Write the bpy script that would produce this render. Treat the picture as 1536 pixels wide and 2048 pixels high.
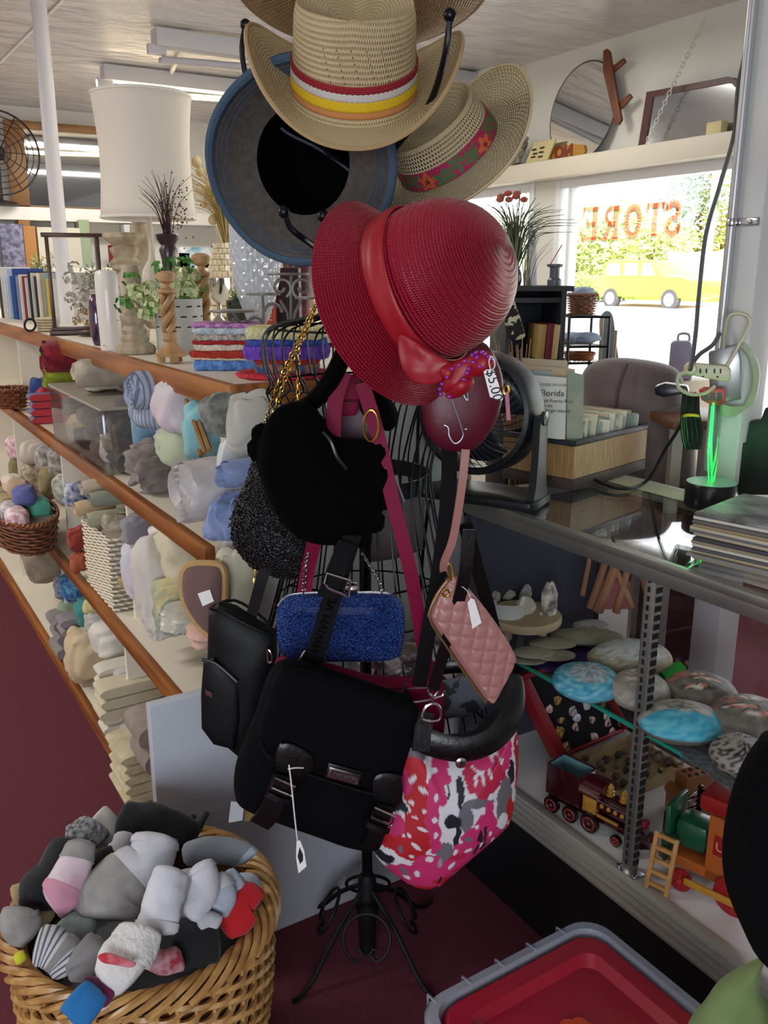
import bpy, bmesh, math, random
from mathutils import Vector as V, Matrix, noise
PI=math.pi
rnd=random.Random(11)
S=bpy.context.scene
for o in list(bpy.data.objects): bpy.data.objects.remove(o)
# ---------------------------------------------------------------- camera
F=1752.; EYE=1.6
PITCH=math.atan((1024-550)/F); YAW=math.atan((768+350)/(F/math.cos(PITCH)))
FW=V((math.sin(YAW)*math.cos(PITCH),math.cos(YAW)*math.cos(PITCH),-math.sin(PITCH)))
RT=V((math.cos(YAW),-math.sin(YAW),0)); UP=RT.cross(FW); C0=V((0,0,EYE))
cd=bpy.data.cameras.new('camera'); cam=bpy.data.objects.new('camera',cd); S.collection.objects.link(cam)
cd.sensor_width=36; cd.sensor_fit='AUTO'; cd.lens=F*36/2048; cd.clip_start=.02; cd.clip_end=400
m=Matrix((RT,UP,-FW)).transposed().to_4x4(); m.translation=C0; cam.matrix_world=m
S.camera=cam
# ---------------------------------------------------------------- world, sun, lights, exposure
w=bpy.data.worlds.new('world'); S.world=w; w.use_nodes=True
bg=w.node_tree.nodes['Background']; bg.inputs[0].default_value=(.90,.95,1,1); bg.inputs[1].default_value=2.6
def lamp(kind,name,loc,energy,col=(1,1,1),rot=(0,0,0),size=(1,1)):
    l=bpy.data.lights.new(name,kind); l.energy=energy; l.color=col
    if kind=='AREA': l.shape='RECTANGLE'; l.size=size[0]; l.size_y=size[1]
    if kind=='SUN': l.angle=.02
    o=bpy.data.objects.new(name,l); o.location=loc; o.rotation_euler=rot; S.collection.objects.link(o); return o
lamp('SUN','sun',(8,0,9),10.5,(1,.95,.85),(math.radians(38),math.radians(-18),0))
for n,(x,y,e) in enumerate([(-1.5,3.0,34),(-1.3,5.6,34),(1.9,6.3,30),(2.6,3.9,14)]):
    lamp('AREA','ceiling_tube_light',(x,y,2.80),e,(1,.96,.9),(0,0,0),(1.3,.3))
lamp('AREA','daylight_side_window',(-1.7,-1.9,1.45),62,(.84,.91,1),(math.radians(88),0,math.radians(-36)),(2.2,1.3))
S.view_settings.view_transform='Standard'; S.view_settings.look='None'; S.view_settings.gamma=1
S.view_settings.use_curve_mapping=False; S.view_settings.exposure=0.5
# ---------------------------------------------------------------- pixel -> place
def ray(px,py): return FW+RT*((px-768)/F)-UP*((py-1024)/F)
def onz(px,py,z): d=ray(px,py); return C0+d*((z-EYE)/d.z)
def onx(px,py,x): d=ray(px,py); return C0+d*(x/d.x)
def ony(px,py,y): d=ray(px,py); return C0+d*(y/d.y)
def dep(px,py,t): return C0+ray(px,py)*t
def tof(P): return (V(P)-C0).dot(FW)
def hgt(P,py):
    k=1024-py; a=UP.x*P[0]+UP.y*P[1]; b=FW.x*P[0]+FW.y*P[1]
    return EYE+(k*b-F*a)/(F*UP.z-k*FW.z)
def pm(P,n): return n*tof(P)/F
def proj(P):
    v=V(P)-C0; t=v.dot(FW); return 768+F*v.dot(RT)/t, 1024-F*v.dot(UP)/t
# ---------------------------------------------------------------- materials
def lin(c):
    if isinstance(c,str): c=tuple(int(c[i:i+2],16)/255 for i in (0,2,4))
    return tuple((x/12.92 if x<=.04045 else ((x+.055)/1.055)**2.4) for x in c[:3])+(1,)
MC={}
def M(name,col=None,rough=.6,metal=0,bump=None,bs=60,bst=.3,var=None,vs=6,coat=0,emit=0,sheen=0,attr=False,spec=.5,stretch=(1,1,1),hard=False):
    if name in MC: return MC[name]
    m=bpy.data.materials.new(name); MC[name]=m; m.use_nodes=True; nt=m.node_tree; N=nt.nodes; L=nt.links
    b=N['Principled BSDF']; b.inputs['Roughness'].default_value=rough; b.inputs['Metallic'].default_value=metal
    b.inputs['Specular IOR Level'].default_value=spec
    c=lin(col) if col else (1,1,1,1); b.inputs['Base Color'].default_value=c; m.diffuse_color=c
    if coat: b.inputs['Coat Weight'].default_value=coat
    if sheen: b.inputs['Sheen Weight'].default_value=sheen
    if emit: b.inputs['Emission Color'].default_value=c; b.inputs['Emission Strength'].default_value=emit
    tc=N.new('ShaderNodeTexCoord'); mp=N.new('ShaderNodeMapping'); mp.inputs['Scale'].default_value=stretch
    L.new(tc.outputs['Object'],mp.inputs[0])
    if attr:
        a=N.new('ShaderNodeVertexColor'); a.layer_name='Col'; L.new(a.outputs[0],b.inputs['Base Color'])
    elif var:
        n=N.new('ShaderNodeTexNoise'); n.inputs['Scale'].default_value=vs; n.inputs['Detail'].default_value=5
        L.new(mp.outputs[0],n.inputs[0]); r=N.new('ShaderNodeValToRGB')
        r.color_ramp.elements[0].position=.38 if not hard else .52; r.color_ramp.elements[1].position=.62 if not hard else .54
        r.color_ramp.elements[0].color=c; r.color_ramp.elements[1].color=lin(var)
        L.new(n.outputs['Fac'],r.inputs[0]); L.new(r.outputs[0],b.inputs['Base Color'])
    if bump:
        bp=N.new('ShaderNodeBump'); bp.inputs['Strength'].default_value=bst; bp.inputs['Distance'].default_value=.003
        if bump in('noise','crinkle'):
            n=N.new('ShaderNodeTexNoise'); n.inputs['Scale'].default_value=bs; n.inputs['Detail'].default_value=6 if bump=='noise' else 2
            L.new(mp.outputs[0],n.inputs[0]); out=n.outputs['Fac']
        elif bump=='voronoi':
            n=N.new('ShaderNodeTexVoronoi'); n.inputs['Scale'].default_value=bs; L.new(mp.outputs[0],n.inputs[0]); out=n.outputs['Distance']
        else: # uv weave / knit: product of two sines over uv
            s=N.new('ShaderNodeSeparateXYZ'); L.new(tc.outputs['UV'],s.inputs[0])
            def sn(sock,f,add=None):
                a=N.new('ShaderNodeMath'); a.operation='MULTIPLY'; a.inputs[1].default_value=f; L.new(sock,a.inputs[0]); o=a.outputs[0]
                if add is not None:
                    d=N.new('ShaderNodeMath'); d.operation='ADD'; L.new(o,d.inputs[0]); L.new(add,d.inputs[1]); o=d.outputs[0]
                q=N.new('ShaderNodeMath'); q.operation='SINE'; L.new(o,q.inputs[0]); return q.outputs[0]
            fl=N.new('ShaderNodeMath'); fl.operation='MULTIPLY'; fl.inputs[1].default_value=bs; L.new(s.outputs[1],fl.inputs[0])
            f2=N.new('ShaderNodeMath'); f2.operation='FLOOR'; L.new(fl.outputs[0],f2.inputs[0])
            f3=N.new('ShaderNodeMath'); f3.operation='MULTIPLY'; f3.inputs[1].default_value=PI; L.new(f2.outputs[0],f3.inputs[0])
            a1=sn(s.outputs[0],stretch[0]*2*PI,f3.outputs[0]); a2=sn(s.outputs[1],bs*2*PI)
            q=N.new('ShaderNodeMath'); q.operation='ADD'; L.new(a1,q.inputs[0]); L.new(a2,q.inputs[1]); out=q.outputs[0]
            if var:
                mx=N.new('ShaderNodeMath'); mx.operation='MULTIPLY_ADD'; mx.inputs[1].default_value=.22; mx.inputs[2].default_value=.45; L.new(out,mx.inputs[0])
                ad=N.new('ShaderNodeMath'); ad.operation='MULTIPLY_ADD'; L.new(n.outputs['Fac'],ad.inputs[0]); ad.inputs[1].default_value=.35; L.new(mx.outputs[0],ad.inputs[2])
                sb=N.new('ShaderNodeMath'); sb.operation='SUBTRACT'; sb.inputs[1].default_value=.17; L.new(ad.outputs[0],sb.inputs[0]); L.new(sb.outputs[0],r.inputs[0])
                r.color_ramp.elements[0].position=.1; r.color_ramp.elements[1].position=.9
        L.new(out,bp.inputs['Height']); L.new(bp.outputs[0],b.inputs['Normal'])
    return m
def wood(name,c1,c2,rough=.45,s=(1,1,1),sc=3):
    if name in MC: return MC[name]
    m=M(name,c1,rough,var=c2,vs=sc,stretch=s,bump='noise',bs=sc*3,bst=.12); return m
def glass(name,col=(1,1,1,1),refl=.06,rough=.02):
    if name in MC: return MC[name]
    m=bpy.data.materials.new(name); MC[name]=m; m.use_nodes=True; nt=m.node_tree; N=nt.nodes; L=nt.links; N.clear()
    o=N.new('ShaderNodeOutputMaterial'); t=N.new('ShaderNodeBsdfTransparent'); t.inputs[0].default_value=col
    g=N.new('ShaderNodeBsdfGlossy'); g.inputs['Roughness'].default_value=rough
    f=N.new('ShaderNodeLayerWeight'); mx=N.new('ShaderNodeMixShader')
    p=N.new('ShaderNodeMath'); p.operation='POWER'; p.inputs[1].default_value=4; L.new(f.outputs['Facing'],p.inputs[0])
    a=N.new('ShaderNodeMath'); a.operation='MULTIPLY_ADD'; a.inputs[1].default_value=.7; a.inputs[2].default_value=refl; a.use_clamp=True; L.new(p.outputs[0],a.inputs[0])
    L.new(a.outputs[0],mx.inputs[0]); L.new(t.outputs[0],mx.inputs[1]); L.new(g.outputs[0],mx.inputs[2]); L.new(mx.outputs[0],o.inputs[0]); return m
def stripes(name,c1,c2,f,axis=0,width=.5,rough=.8,bump=0):
    if name in MC: return MC[name]
    m=M(name,c1,rough); nt=m.node_tree; N=nt.nodes; L=nt.links; tc=N.new('ShaderNodeTexCoord'); s=N.new('ShaderNodeSeparateXYZ'); L.new(tc.outputs['UV'],s.inputs[0])
    a=N.new('ShaderNodeMath'); a.operation='MULTIPLY'; a.inputs[1].default_value=f; L.new(s.outputs[axis],a.inputs[0])
    q=N.new('ShaderNodeMath'); q.operation='FRACT'; L.new(a.outputs[0],q.inputs[0])
    g=N.new('ShaderNodeMath'); g.operation='LESS_THAN'; g.inputs[1].default_value=width; L.new(q.outputs[0],g.inputs[0])
    mx=N.new('ShaderNodeMix'); mx.data_type='RGBA'; mx.inputs[6].default_value=lin(c1); mx.inputs[7].default_value=lin(c2); L.new(g.outputs[0],mx.inputs[0])
    L.new(mx.outputs[2],N['Principled BSDF'].inputs['Base Color']); return m
# ---------------------------------------------------------------- mesh building
WL={}
def tag(o,label=None,cat=None,group=None,kind=None):
    if label: o['label']=label
    if cat: o['category']=cat
    if group: o['group']=group
    if kind: o['kind']=kind
    return o
def empty(name,loc,label=None,cat=None,group=None,kind=None):
    o=bpy.data.objects.new(name,None); o.empty_display_size=.05; o.location=V(loc); S.collection.objects.link(o); WL[o]=V(loc)
    return tag(o,label,cat,group,kind)
def cr(pts,n=6,closed=False):
    pts=[V(p) for p in pts]; N=len(pts); out=[]
    rng=range(N if closed else N-1)
    for i in rng:
        if closed: a,b,c,d=pts[i-1],pts[i],pts[(i+1)%N],pts[(i+2)%N]
        else: a,b,c,d=pts[max(i-1,0)],pts[i],pts[i+1],pts[min(i+2,N-1)]
        for k in range(n):
            t=k/n; out.append(.5*((2*b)+(c-a)*t+(2*a-5*b+4*c-d)*t*t+(3*b-a-3*c+d)*t**3))
    if not closed: out.append(pts[-1])
    return out
class MB:
    def __init__(s): s.v=[];s.f=[];s.m=[];s.uv={};s.cur=0;s.col={}
    def add(s,vs,fs,uvs=None):
        n=len(s.v); s.v+=[V(p) for p in vs]
        for i,f in enumerate(fs):
            s.f.append([n+j for j in f]); s.m.append(s.cur)
            if uvs: s.uv[len(s.f)-1]=uvs[i]
        return s
    def box(s,c,d,R=None):
        c=V(c);h=V(d)/2;vs=[]
        for z in(-1,1):
            for y in(-1,1):
                for x in(-1,1):
                    p=V((x*h.x,y*h.y,z*h.z)); vs.append(c+(R@p if R else p))
        return s.add(vs,[(0,2,3,1),(4,5,7,6),(0,1,5,4),(2,6,7,3),(0,4,6,2),(1,3,7,5)],[[(0,0),(0,1),(1,1),(1,0)]]*6)
    def bb(s,x0,x1,y0,y1,z0,z1): return s.box(((x0+x1)/2,(y0+y1)/2,(z0+z1)/2),(abs(x1-x0),abs(y1-y0),abs(z1-z0)))
    def beam(s,a,b,w,h,upv=(0,0,1)):
        a=V(a);b=V(b);d=(b-a);L=d.length;d.normalize();u=V(upv); x=d.cross(u)
        if x.length<1e-4: x=d.cross(V((1,0,0)))
        x.normalize();u=x.cross(d); return s.box((a+b)/2,(w,L,h),Matrix((x,d,u)).transposed())
    def grid(s,rows,closed=False,cap0=False,cap1=False,flip=False):
        n=len(rows[0]); R=len(rows); vs=[p for r in rows for p in r]; fs=[];uv=[]
        for i in range(R-1):
            for j in range(n if closed else n-1):
                k=(j+1)%n; f=(i*n+j,i*n+k,(i+1)*n+k,(i+1)*n+j); u=(j/n,(j+1)/n) if closed else (j/(n-1),(j+1)/(n-1)); q=(i/(R-1),(i+1)/(R-1))
                w=[(u[0],q[0]),(u[1],q[0]),(u[1],q[1]),(u[0],q[1])]
                if flip: f=f[::-1]; w=w[::-1]
                fs.append(f);uv.append(w)
        if cap0: f=tuple(range(n)); fs.append(f if flip else f[::-1]);uv.append([(0,0)]*n)
        if cap1: f=tuple((R-1)*n+j for j in range(n)); fs.append(f[::-1] if flip else f);uv.append([(0,1)]*n)
        return s.add(vs,fs,uv)
    def lathe(s,prof,c=(0,0,0),seg=24,B=None,wob=None,cap=True):
        c=V(c);rows=[]
        for r,z in prof:
            row=[]
            for j in range(seg):
                a=2*PI*j/seg; rr=r*(wob(a,z) if wob else 1); p=V((rr*math.cos(a),rr*math.sin(a),z)); row.append(c+(B@p if B else p))
            rows.append(row)
        return s.grid(rows,True,cap and prof[0][0]>1e-4,cap and prof[-1][0]>1e-4)
    def tube(s,pts,r,seg=6,closed=False,flat=None,smooth=0):
        pts=cr(pts,smooth,closed) if smooth else [V(p) for p in pts]; n=len(pts); rows=[]; pu=None
        for i,p in enumerate(pts):
            a=pts[i-1] if (i or closed) else p; b=pts[(i+1)%n] if (i<n-1 or closed) else p
            d=(b-a)
            if d.length<1e-7: d=V((0,0,1))
            d.normalize()
            if pu is None: pu=d.orthogonal().normalized() if not flat else (V(flat)-d*V(flat).dot(d)).normalized()
            u=(V(flat) if flat else pu); u=(u-d*u.dot(d))
            if u.length<1e-5: u=d.orthogonal()
            u.normalize(); pu=u; x=d.cross(u); rr=r(i/(n-1)) if callable(r) else r
            if isinstance(rr,tuple): ra,rb=rr
            else: ra=rb=rr
            rows.append([p+x*(ra*math.cos(2*PI*k/seg))+u*(rb*math.sin(2*PI*k/seg)) for k in range(seg)])
        if closed: rows.append(rows[0]); return s.grid(rows,True)
        return s.grid(rows,True,True,True)
    def strap(s,pts,w,t,flat,smooth=5):
        pts=cr(pts,smooth); rows=[];n=len(pts); F0=V(flat).normalized()
        for i,p in enumerate(pts):
            d=(pts[min(i+1,n-1)]-pts[max(i-1,0)]).normalized(); u=(F0-d*F0.dot(d)).normalized(); x=d.cross(u)
            rows.append([p+x*a*w/2+u*b*t/2 for a,b in((-1,-1),(1,-1),(1,1),(-1,1))])
        return s.grid(rows,True,True,True)
    def ball(s,c,r,seg=12,sc=(1,1,1),B=None,f=None):
        rows=[];c=V(c);h=max(4,seg//2)
        for i in range(h+1):
            a=PI*i/h-PI/2; a=max(-PI/2+.02,min(PI/2-.02,a)); row=[]
            for j in range(seg):
                b=2*PI*j/seg; p=V((math.cos(a)*math.cos(b),math.cos(a)*math.sin(b),math.sin(a)))
                k=f(p) if f else 1; p=V((p.x*sc[0],p.y*sc[1],p.z*sc[2]))*r*k; row.append(c+(B@p if B else p))
            rows.append(row)
        return s.grid(rows,True,True,True)
    def prism(s,pts,d):
        pts=[V(p) for p in pts];n=len(pts);d=V(d); b=[p+d for p in pts]
        return s.add(pts+b,[tuple(range(n))[::-1],tuple(range(n,2*n))]+[(i,(i+1)%n,n+(i+1)%n,n+i) for i in range(n)])
    def obj(s,name,mat,parent=None,smooth=None,bevel=0,label=None,cat=None,group=None,kind=None,loc=None,sub=0,fix=True):
        me=bpy.data.meshes.new(name)
        if parent is not None: o0=WL[parent]
        elif loc is not None: o0=V(loc)
        else:
            xs=[p.x for p in s.v];ys=[p.y for p in s.v];zs=[p.z for p in s.v]; o0=V(((min(xs)+max(xs))/2,(min(ys)+max(ys))/2,min(zs)))
        me.from_pydata([tuple(p-o0) for p in s.v],[],s.f)
        for mm in (mat if isinstance(mat,(list,tuple)) else [mat]): me.materials.append(mm)
        if isinstance(mat,(list,tuple)): me.polygons.foreach_set('material_index',s.m)
        if s.uv:
            ul=me.uv_layers.new(name='UVMap'); dat=[0.]*(2*len(me.loops))
            for i,p in enumerate(me.polygons):
                u=s.uv.get(i)
                if u:
                    for k,li in enumerate(p.loop_indices):
                        if k<len(u): dat[2*li],dat[2*li+1]=u[k]
            ul.data.foreach_set('uv',dat)
        if s.col:
            ca=me.color_attributes.new('Col','FLOAT_COLOR','POINT'); dat=[]
            for i in range(len(s.v)): dat+=list(s.col.get(i,(1,1,1,1)))
            ca.data.foreach_set('color',dat)
        if bevel or fix:
            bm=bmesh.new(); bm.from_mesh(me)
            if bevel:
                bmesh.ops.bevel(bm,geom=[e for e in bm.edges if len(e.link_faces)==2 and e.calc_face_angle(0)>.6],offset=bevel,segments=2,affect='EDGES',profile=.5)
            if fix: bmesh.ops.recalc_face_normals(bm,faces=bm.faces)
            bm.to_mesh(me); bm.free()
        if smooth is not False:
            me.shade_smooth(); me.set_sharp_from_angle(angle=math.radians(smooth or 38))
        o=bpy.data.objects.new(name,me); S.collection.objects.link(o); WL[o]=o0
        if parent is not None: o.parent=parent
        else: o.location=o0
        if parent is not None: WL[o]=o0
        if sub:
            mo=o.modifiers.new('s','SUBSURF'); mo.levels=mo.render_levels=sub
        return tag(o,label,cat,group,kind)
def dup(root,loc,rz=0,label=None,sc=None,group=None):
    r=root.copy(); S.collection.objects.link(r); r.location=loc; r.rotation_euler=(0,0,rz); WL[r]=V(loc)
    if sc: r.scale=(sc,)*3 if not isinstance(sc,tuple) else sc
    if label: r['label']=label
    if group: r['group']=group
    for c in list(root.children):
        d=c.copy(); S.collection.objects.link(d); d.parent=r
        for g in list(c.children):
            e=g.copy(); S.collection.objects.link(e); e.parent=d
    return r
# sub-part under a part: part objects sit at the root origin, so WL works for both
class Fr:
    """upright (or tilted) plane through a point, facing the camera azimuth plus an angle"""
    def __init__(s,O,yaw=0,tilt=0):
        s.O=V(O); d=C0-s.O; d.z=0; d.normalize(); c,q=math.cos(math.radians(yaw)),math.sin(math.radians(yaw))
        n=V((d.x*c-d.y*q,d.x*q+d.y*c,0)); s.U=V((0,0,1)).cross(n).normalized()
        t=math.radians(tilt); s.N=(n*math.cos(t)+V((0,0,1))*math.sin(t)).normalized(); s.W=s.N.cross(s.U).normalized()
    def uv(s,px,py):
        d=ray(px,py); t=(s.O-C0).dot(s.N)/d.dot(s.N); p=C0+d*t-s.O; return (p.dot(s.U),p.dot(s.W))
    def w(s,u,v,n=0): return s.O+s.U*u+s.W*v+s.N*n
    def P(s,px,py,n=0):
        u,v=s.uv(px,py); return s.w(u,v,n)
def smooth2(pts,n=5):
    o=cr([V((p[0],p[1],0)) for p in pts],n,True); return [(p.x,p.y) for p in o]
def pillow(mb,fr,outl,T,rings=9,n=4,nz=0,ns=12,sharp=.5,back=1.,dz=None,cen=None,seed=0,px=True,colf=None,off=0,smoothed=True):
    """closed bulging body from an outline; star-shaped fill, thickness T"""
    pts=[fr.uv(*p) for p in outl] if px else outl
    if smoothed: pts=smooth2(pts,n)
    N=len(pts); cu,cv=cen if cen else (sum(p[0] for p in pts)/N,sum(p[1] for p in pts)/N)
    R0=max(max(abs(p[0]-cu),abs(p[1]-cv)) for p in pts); rows=[]; base=len(mb.v)
    fs=[math.sin(PI/2*(i+.001)/rings) for i in range(rings+1)]
    def ring(f,side):
        row=[]
        for u,v in pts:
            a=cu+(u-cu)*f;b=cv+(v-cv)*f; h=T/2*max(0,1-f**2.4)**sharp
            q=noise.noise(V((a*ns+seed,b*ns,side*3.1)))*nz*(1-f**6)
            e=dz(a,b) if dz else 0
            row.append(fr.w(a,b,off+e+side*(h*(back if side<0 else 1))+q))
        return row
    rows=[ring(f,1) for f in fs]+[ring(f,-1) for f in fs[::-1][1:]]
    mb.grid(rows,True,True,True)
    if colf:
        for i,r in enumerate([f for f in fs]+[f for f in fs[::-1][1:]]):
            for j,(u,v) in enumerate(pts):
                a=cu+(u-cu)*r;b=cv+(v-cv)*r; mb.col[base+i*N+j]=lin(colf(a,b,1 if i<=rings else -1))
    return mb
def cap3(x): return max(0,min(1,x))
def lump(c,sz,seed=0,amp=.12,fs=3.0,seg=40,pw=.75,B=None):
    """soft cloth body: superellipsoid with warped parallel folds"""
    mb=MB(); rows=[];c=V(c);h=seg//2; rr=random.Random(seed*7+1); fd=V((rr.uniform(-.4,.4),rr.uniform(-1,1),rr.uniform(-.5,1))).normalized()
    def sp(x): return math.copysign(abs(x)**pw,x)
    for i in range(h+1):
        a=max(-PI/2+.03,min(PI/2-.03,PI*i/h-PI/2)); row=[]
        for j in range(seg):
            b=2*PI*j/seg; p=V((sp(math.cos(a))*sp(math.cos(b)),sp(math.cos(a))*sp(math.sin(b)),sp(math.sin(a))))
            q=V((p.x*.9+seed*3.7,p.y*.9+seed,p.z*.9)); wp=noise.noise(q*1.3); f=math.sin(fs*2.6*p.dot(fd)+5*wp+seed)
            k=1+.9*amp*noise.noise(q)+amp*.42*(abs(f)**.7*math.copysign(1,f)-.2)+.10*amp*noise.noise(q*5)
            p=V((p.x*sz[0]/2,p.y*sz[1]/2,p.z*sz[2]/2))*k; row.append(c+(B@p if B else p))
        rows.append(row)
    return mb.grid(rows,True,True,True)
def text(name,body,mat,O,U,W,size,ext=.001,parent=None,align='CENTER',bold=0,shear=0,mirror=False,label=None,cat=None,sx=1):
    cu=bpy.data.curves.new(name,'FONT'); cu.body=body; cu.size=size; cu.extrude=ext; cu.align_x=align; cu.align_y='CENTER'; cu.offset=bold; cu.shear=shear; cu.resolution_u=3
    t=bpy.data.objects.new('t',cu); S.collection.objects.link(t); dg=bpy.context.evaluated_depsgraph_get(); dg.update()
    me=bpy.data.meshes.new_from_object(t.evaluated_get(dg)); bpy.data.objects.remove(t)
    U=V(U).normalized();W=V(W).normalized();N=U.cross(W); O=V(O); o0=WL[parent] if parent else O
    for v in me.vertices: v.co=O+U*(v.co.x*sx)*(-1 if mirror else 1)+W*v.co.y+N*v.co.z-o0
    me.materials.clear(); me.materials.append(mat); o=bpy.data.objects.new(name,me); S.collection.objects.link(o); WL[o]=o0
    if parent: o.parent=parent
    else: o.location=o0
    return tag(o,label,cat)
def lpx(mb,P,prof,seg=24,wob=None,cap=True):
    """lathe whose profile is given as (radius px, pixel row) above base point P"""
    return mb.lathe([(max(r,0)*tof((P[0],P[1],hgt(P,y)))/F,hgt(P,y)) for r,y in prof],(P[0],P[1],0),seg,wob=wob,cap=cap)
# ================================================================ MATERIAL PALETTE
m_white=M('white_paint','e4e2dd',.5,bump='noise',bs=25,bst=.05)
m_shelf=M('shelf_cream','e8dfcc',.45)
m_oak=wood('oak_trim','a8682f','7a4519',.4,(14,1,14),2.2)
m_blackmetal=M('black_metal','15151a',.35,.6)
m_black=M('black_fabric','07070b',.9,bump='noise',bs=300,bst=.2,spec=.2)
m_leather=M('black_leather','0b0b0d',.32,bump='noise',bs=120,bst=.25)
m_chrome=M('chrome','c9c9cc',.18,1)
m_gold=M('gold_metal','c9a04a',.28,1)
m_alu=M('aluminium','a9a8a4',.38,.85)
m_glass=glass('clear_glass'); m_edge=M('glass_edge','1e9c83',.2,emit=0,coat=.5)
m_paper=M('paper','e9e5da',.8); m_ink=M('ink','15151c',.7)
m_tagc=M('white_card','f0eeea',.7)
m_mirror=M('mirror','d8dadb',.03,1)
# ================================================================ SETTING
CEIL=2.9; XW=4.0; YB=8.0
MB().bb(-3.2,4.1,-2.6,8.1,-.05,0).obj('floor',M('carpet','6e2a37',.95,bump='noise',bs=420,bst=.6,var='4e1b27',vs=260),kind='structure')
def ceil_mat():
    m=M('ceiling_paint','cbc8c8',.2,bump='noise',bs=3.2,bst=.9,stretch=(1,2.2,1),spec=.7); 
    for n in m.node_tree.nodes:
        if n.type=='BUMP': n.inputs['Distance'].default_value=.03
    return m
MB().bb(-3.2,6.0,-2.6,8.1,CEIL,CEIL+.1).obj('ceiling',ceil_mat(),kind='structure')
MB().bb(-3.2,4.1,YB,YB+.12,0,CEIL).obj('wall_back',m_white,kind='structure')
MB().bb(-3.2,4.1,-2.72,-2.6,0,CEIL).obj('wall_front',m_white,kind='structure')
MB().bb(-3.32,-3.2,-2.6,8.1,0,CEIL).obj('wall_left',m_white,kind='structure')
# right (window) wall: windows z .45-2.18, window_1 Y 1.2..4.40, window_2 Y 4.65..5.5
mb=MB(); mb.bb(XW,XW+.14,-2.6,8.1,2.2,CEIL); mb.bb(XW,XW+.14,-2.6,8.1,0,.45); mb.bb(XW,XW+.14,-2.6,.6,.45,2.2)
mb.bb(XW,XW+.14,4.42,4.62,.45,2.2); mb.bb(XW,XW+.14,5.6,8.1,.45,2.2); mb.obj('wall_right',M('wall_cream','dcdcd4',.55),kind='structure')
MB().bb(3.84,XW,4.9,5.35,2.28,CEIL).bb(3.84,XW,5.62,6.0,0,2.2).obj('trim_1',m_white,kind='structure',bevel=.004)
MB().bb(3.86,XW,-2.5,7.9,2.175,2.28).obj('trim_2',M('ledge_cream','dfd8c6',.5),kind='structure',bevel=.004)
for i,(a,b) in enumerate([(.6,4.42),(4.62,5.6)]):
    r=empty('window_%d'%(i+1),(XW,(a+b)/2,.45),kind='structure')
    f=MB(); f.bb(XW-.01,XW+.06,a,a+.05,.45,2.18).bb(XW-.01,XW+.06,b-.05,b,.45,2.18).bb(XW-.01,XW+.06,a+.051,b-.051,2.12,2.18).bb(XW-.01,XW+.06,a+.051,b-.051,.45,.52)
    f.bb(XW-.02,XW+.05,b-.16,b-.13,.52,2.12)
    f.obj('window_frame',M('frame_white','e8ebee',.35),r,bevel=.004)
    MB().bb(XW+.02,XW+.028,a+.04,b-.04,.5,2.14).obj('pane',glass('window_glass',(1,1,1,1),.0),r)
MB().bb(-3.2,-.4,YB-.03,YB,0,.1).bb(-.4,XW,YB-.03,YB,0,.1).obj('baseboard_back',m_white,kind='structure')
# steel column rising from the shelves
cP=dep(119,464,4.35)
MB().lathe([(.036,0),(.036,CEIL)],(cP.x,cP.y,0),20).obj('column',M('column_white','e3dfe0',.4),kind='structure')
# pillar on the right with conduit
pl=onz(1432,900,.975); 
_p=dep(1427,800,2.2); plx,ply=_p.x,_p.y
pr=empty('pillar',(plx,ply,0),kind='structure')
MB().bb(plx,plx+.085,ply-.085,ply,0,CEIL).obj('post',M('pillar_white','d5d5d2',.4),pr,bevel=.006)
MB().tube([(plx-.013,ply-.012,1.12),(plx-.013,ply-.012,CEIL)],.011,10).obj('conduit',M('conduit_grey','b9b9bb',.35,.5),pr)
for z in (1.72,2.45):
    k=MB(); k.box((plx-.004,ply-.045,z),(.007,.07,.018)); k.lathe([(.0135,z-.009),(.0135,z+.009)],(plx-.013,ply-.012,0),12); k.tube([(plx-.014,ply-.06,z),(plx-.004,ply-.06,z)],.006,10); k.obj('conduit_clamp',m_chrome,pr,bevel=.002)
# far wall ledge and low wall shelf behind
MB().bb(-1.,3.95,YB-.3,YB,2.02,2.12).obj('trim_3',m_white,kind='structure',bevel=.004)
MB().bb(-1.,3.95,YB-.36,YB,1.62,1.66).bb(-1.,3.95,YB-.36,YB,1.18,1.22).obj('trim_4',m_shelf,kind='structure')
# surface wiring rods on ceiling
MB().tube([onz(0,125,CEIL-.006),onz(125,0,CEIL-.006)],.008,6).obj('trim_5',m_white,kind='structure')
# ---------------------------------------------------------------- ceiling lights
def fixture(p0,p1,lit,label):
    p0=V(p0);p1=V(p1); d=(p1-p0).normalized(); c=(p0+p1)/2; r=empty('ceiling_light',(c.x,c.y,CEIL-.02),label,'light fixture','strip lights on the ceiling')
    z=CEIL-.012
    MB().beam((p0.x,p0.y,z-.045),(p1.x,p1.y,z-.045),.11,.09).obj('housing',M('fixture_white','cfcdd0',.4),r,bevel=.006)
    side=d.cross(V((0,0,1)))
    k=M('tube_lit','fff3d6',.4,emit=7) if lit else M('tube_unlit','b4b2ba',.3)
    for s in((-1,1)):
        a=V((p0.x,p0.y,z-.112))+side*s*.035+d*.05; b=V((p1.x,p1.y,z-.112))+side*s*.035-d*.05
        q=MB().tube([a,b],.014,10); q.obj('tube',k if not(lit and s>0) else M('tube_warm','f5d48b',.4,emit=2.2),r)
    for e in (p0+d*.02,p1-d*.02): MB().box((e.x,e.y,z-.105),(.10,.04,.05)).obj('socket',M('fixture_white'),r,bevel=.004)
    return r
a=onz(205,160,CEIL-.1); fixture(a,(a.x+2.3,a.y-.02,0),True,'lit fluorescent strip light above the white lampshade')
b=onz(308,92,CEIL-.1); fixture(b,(b.x+2.3,b.y-.02,0),False,'unlit fluorescent strip light nearer the straw hats')
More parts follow.
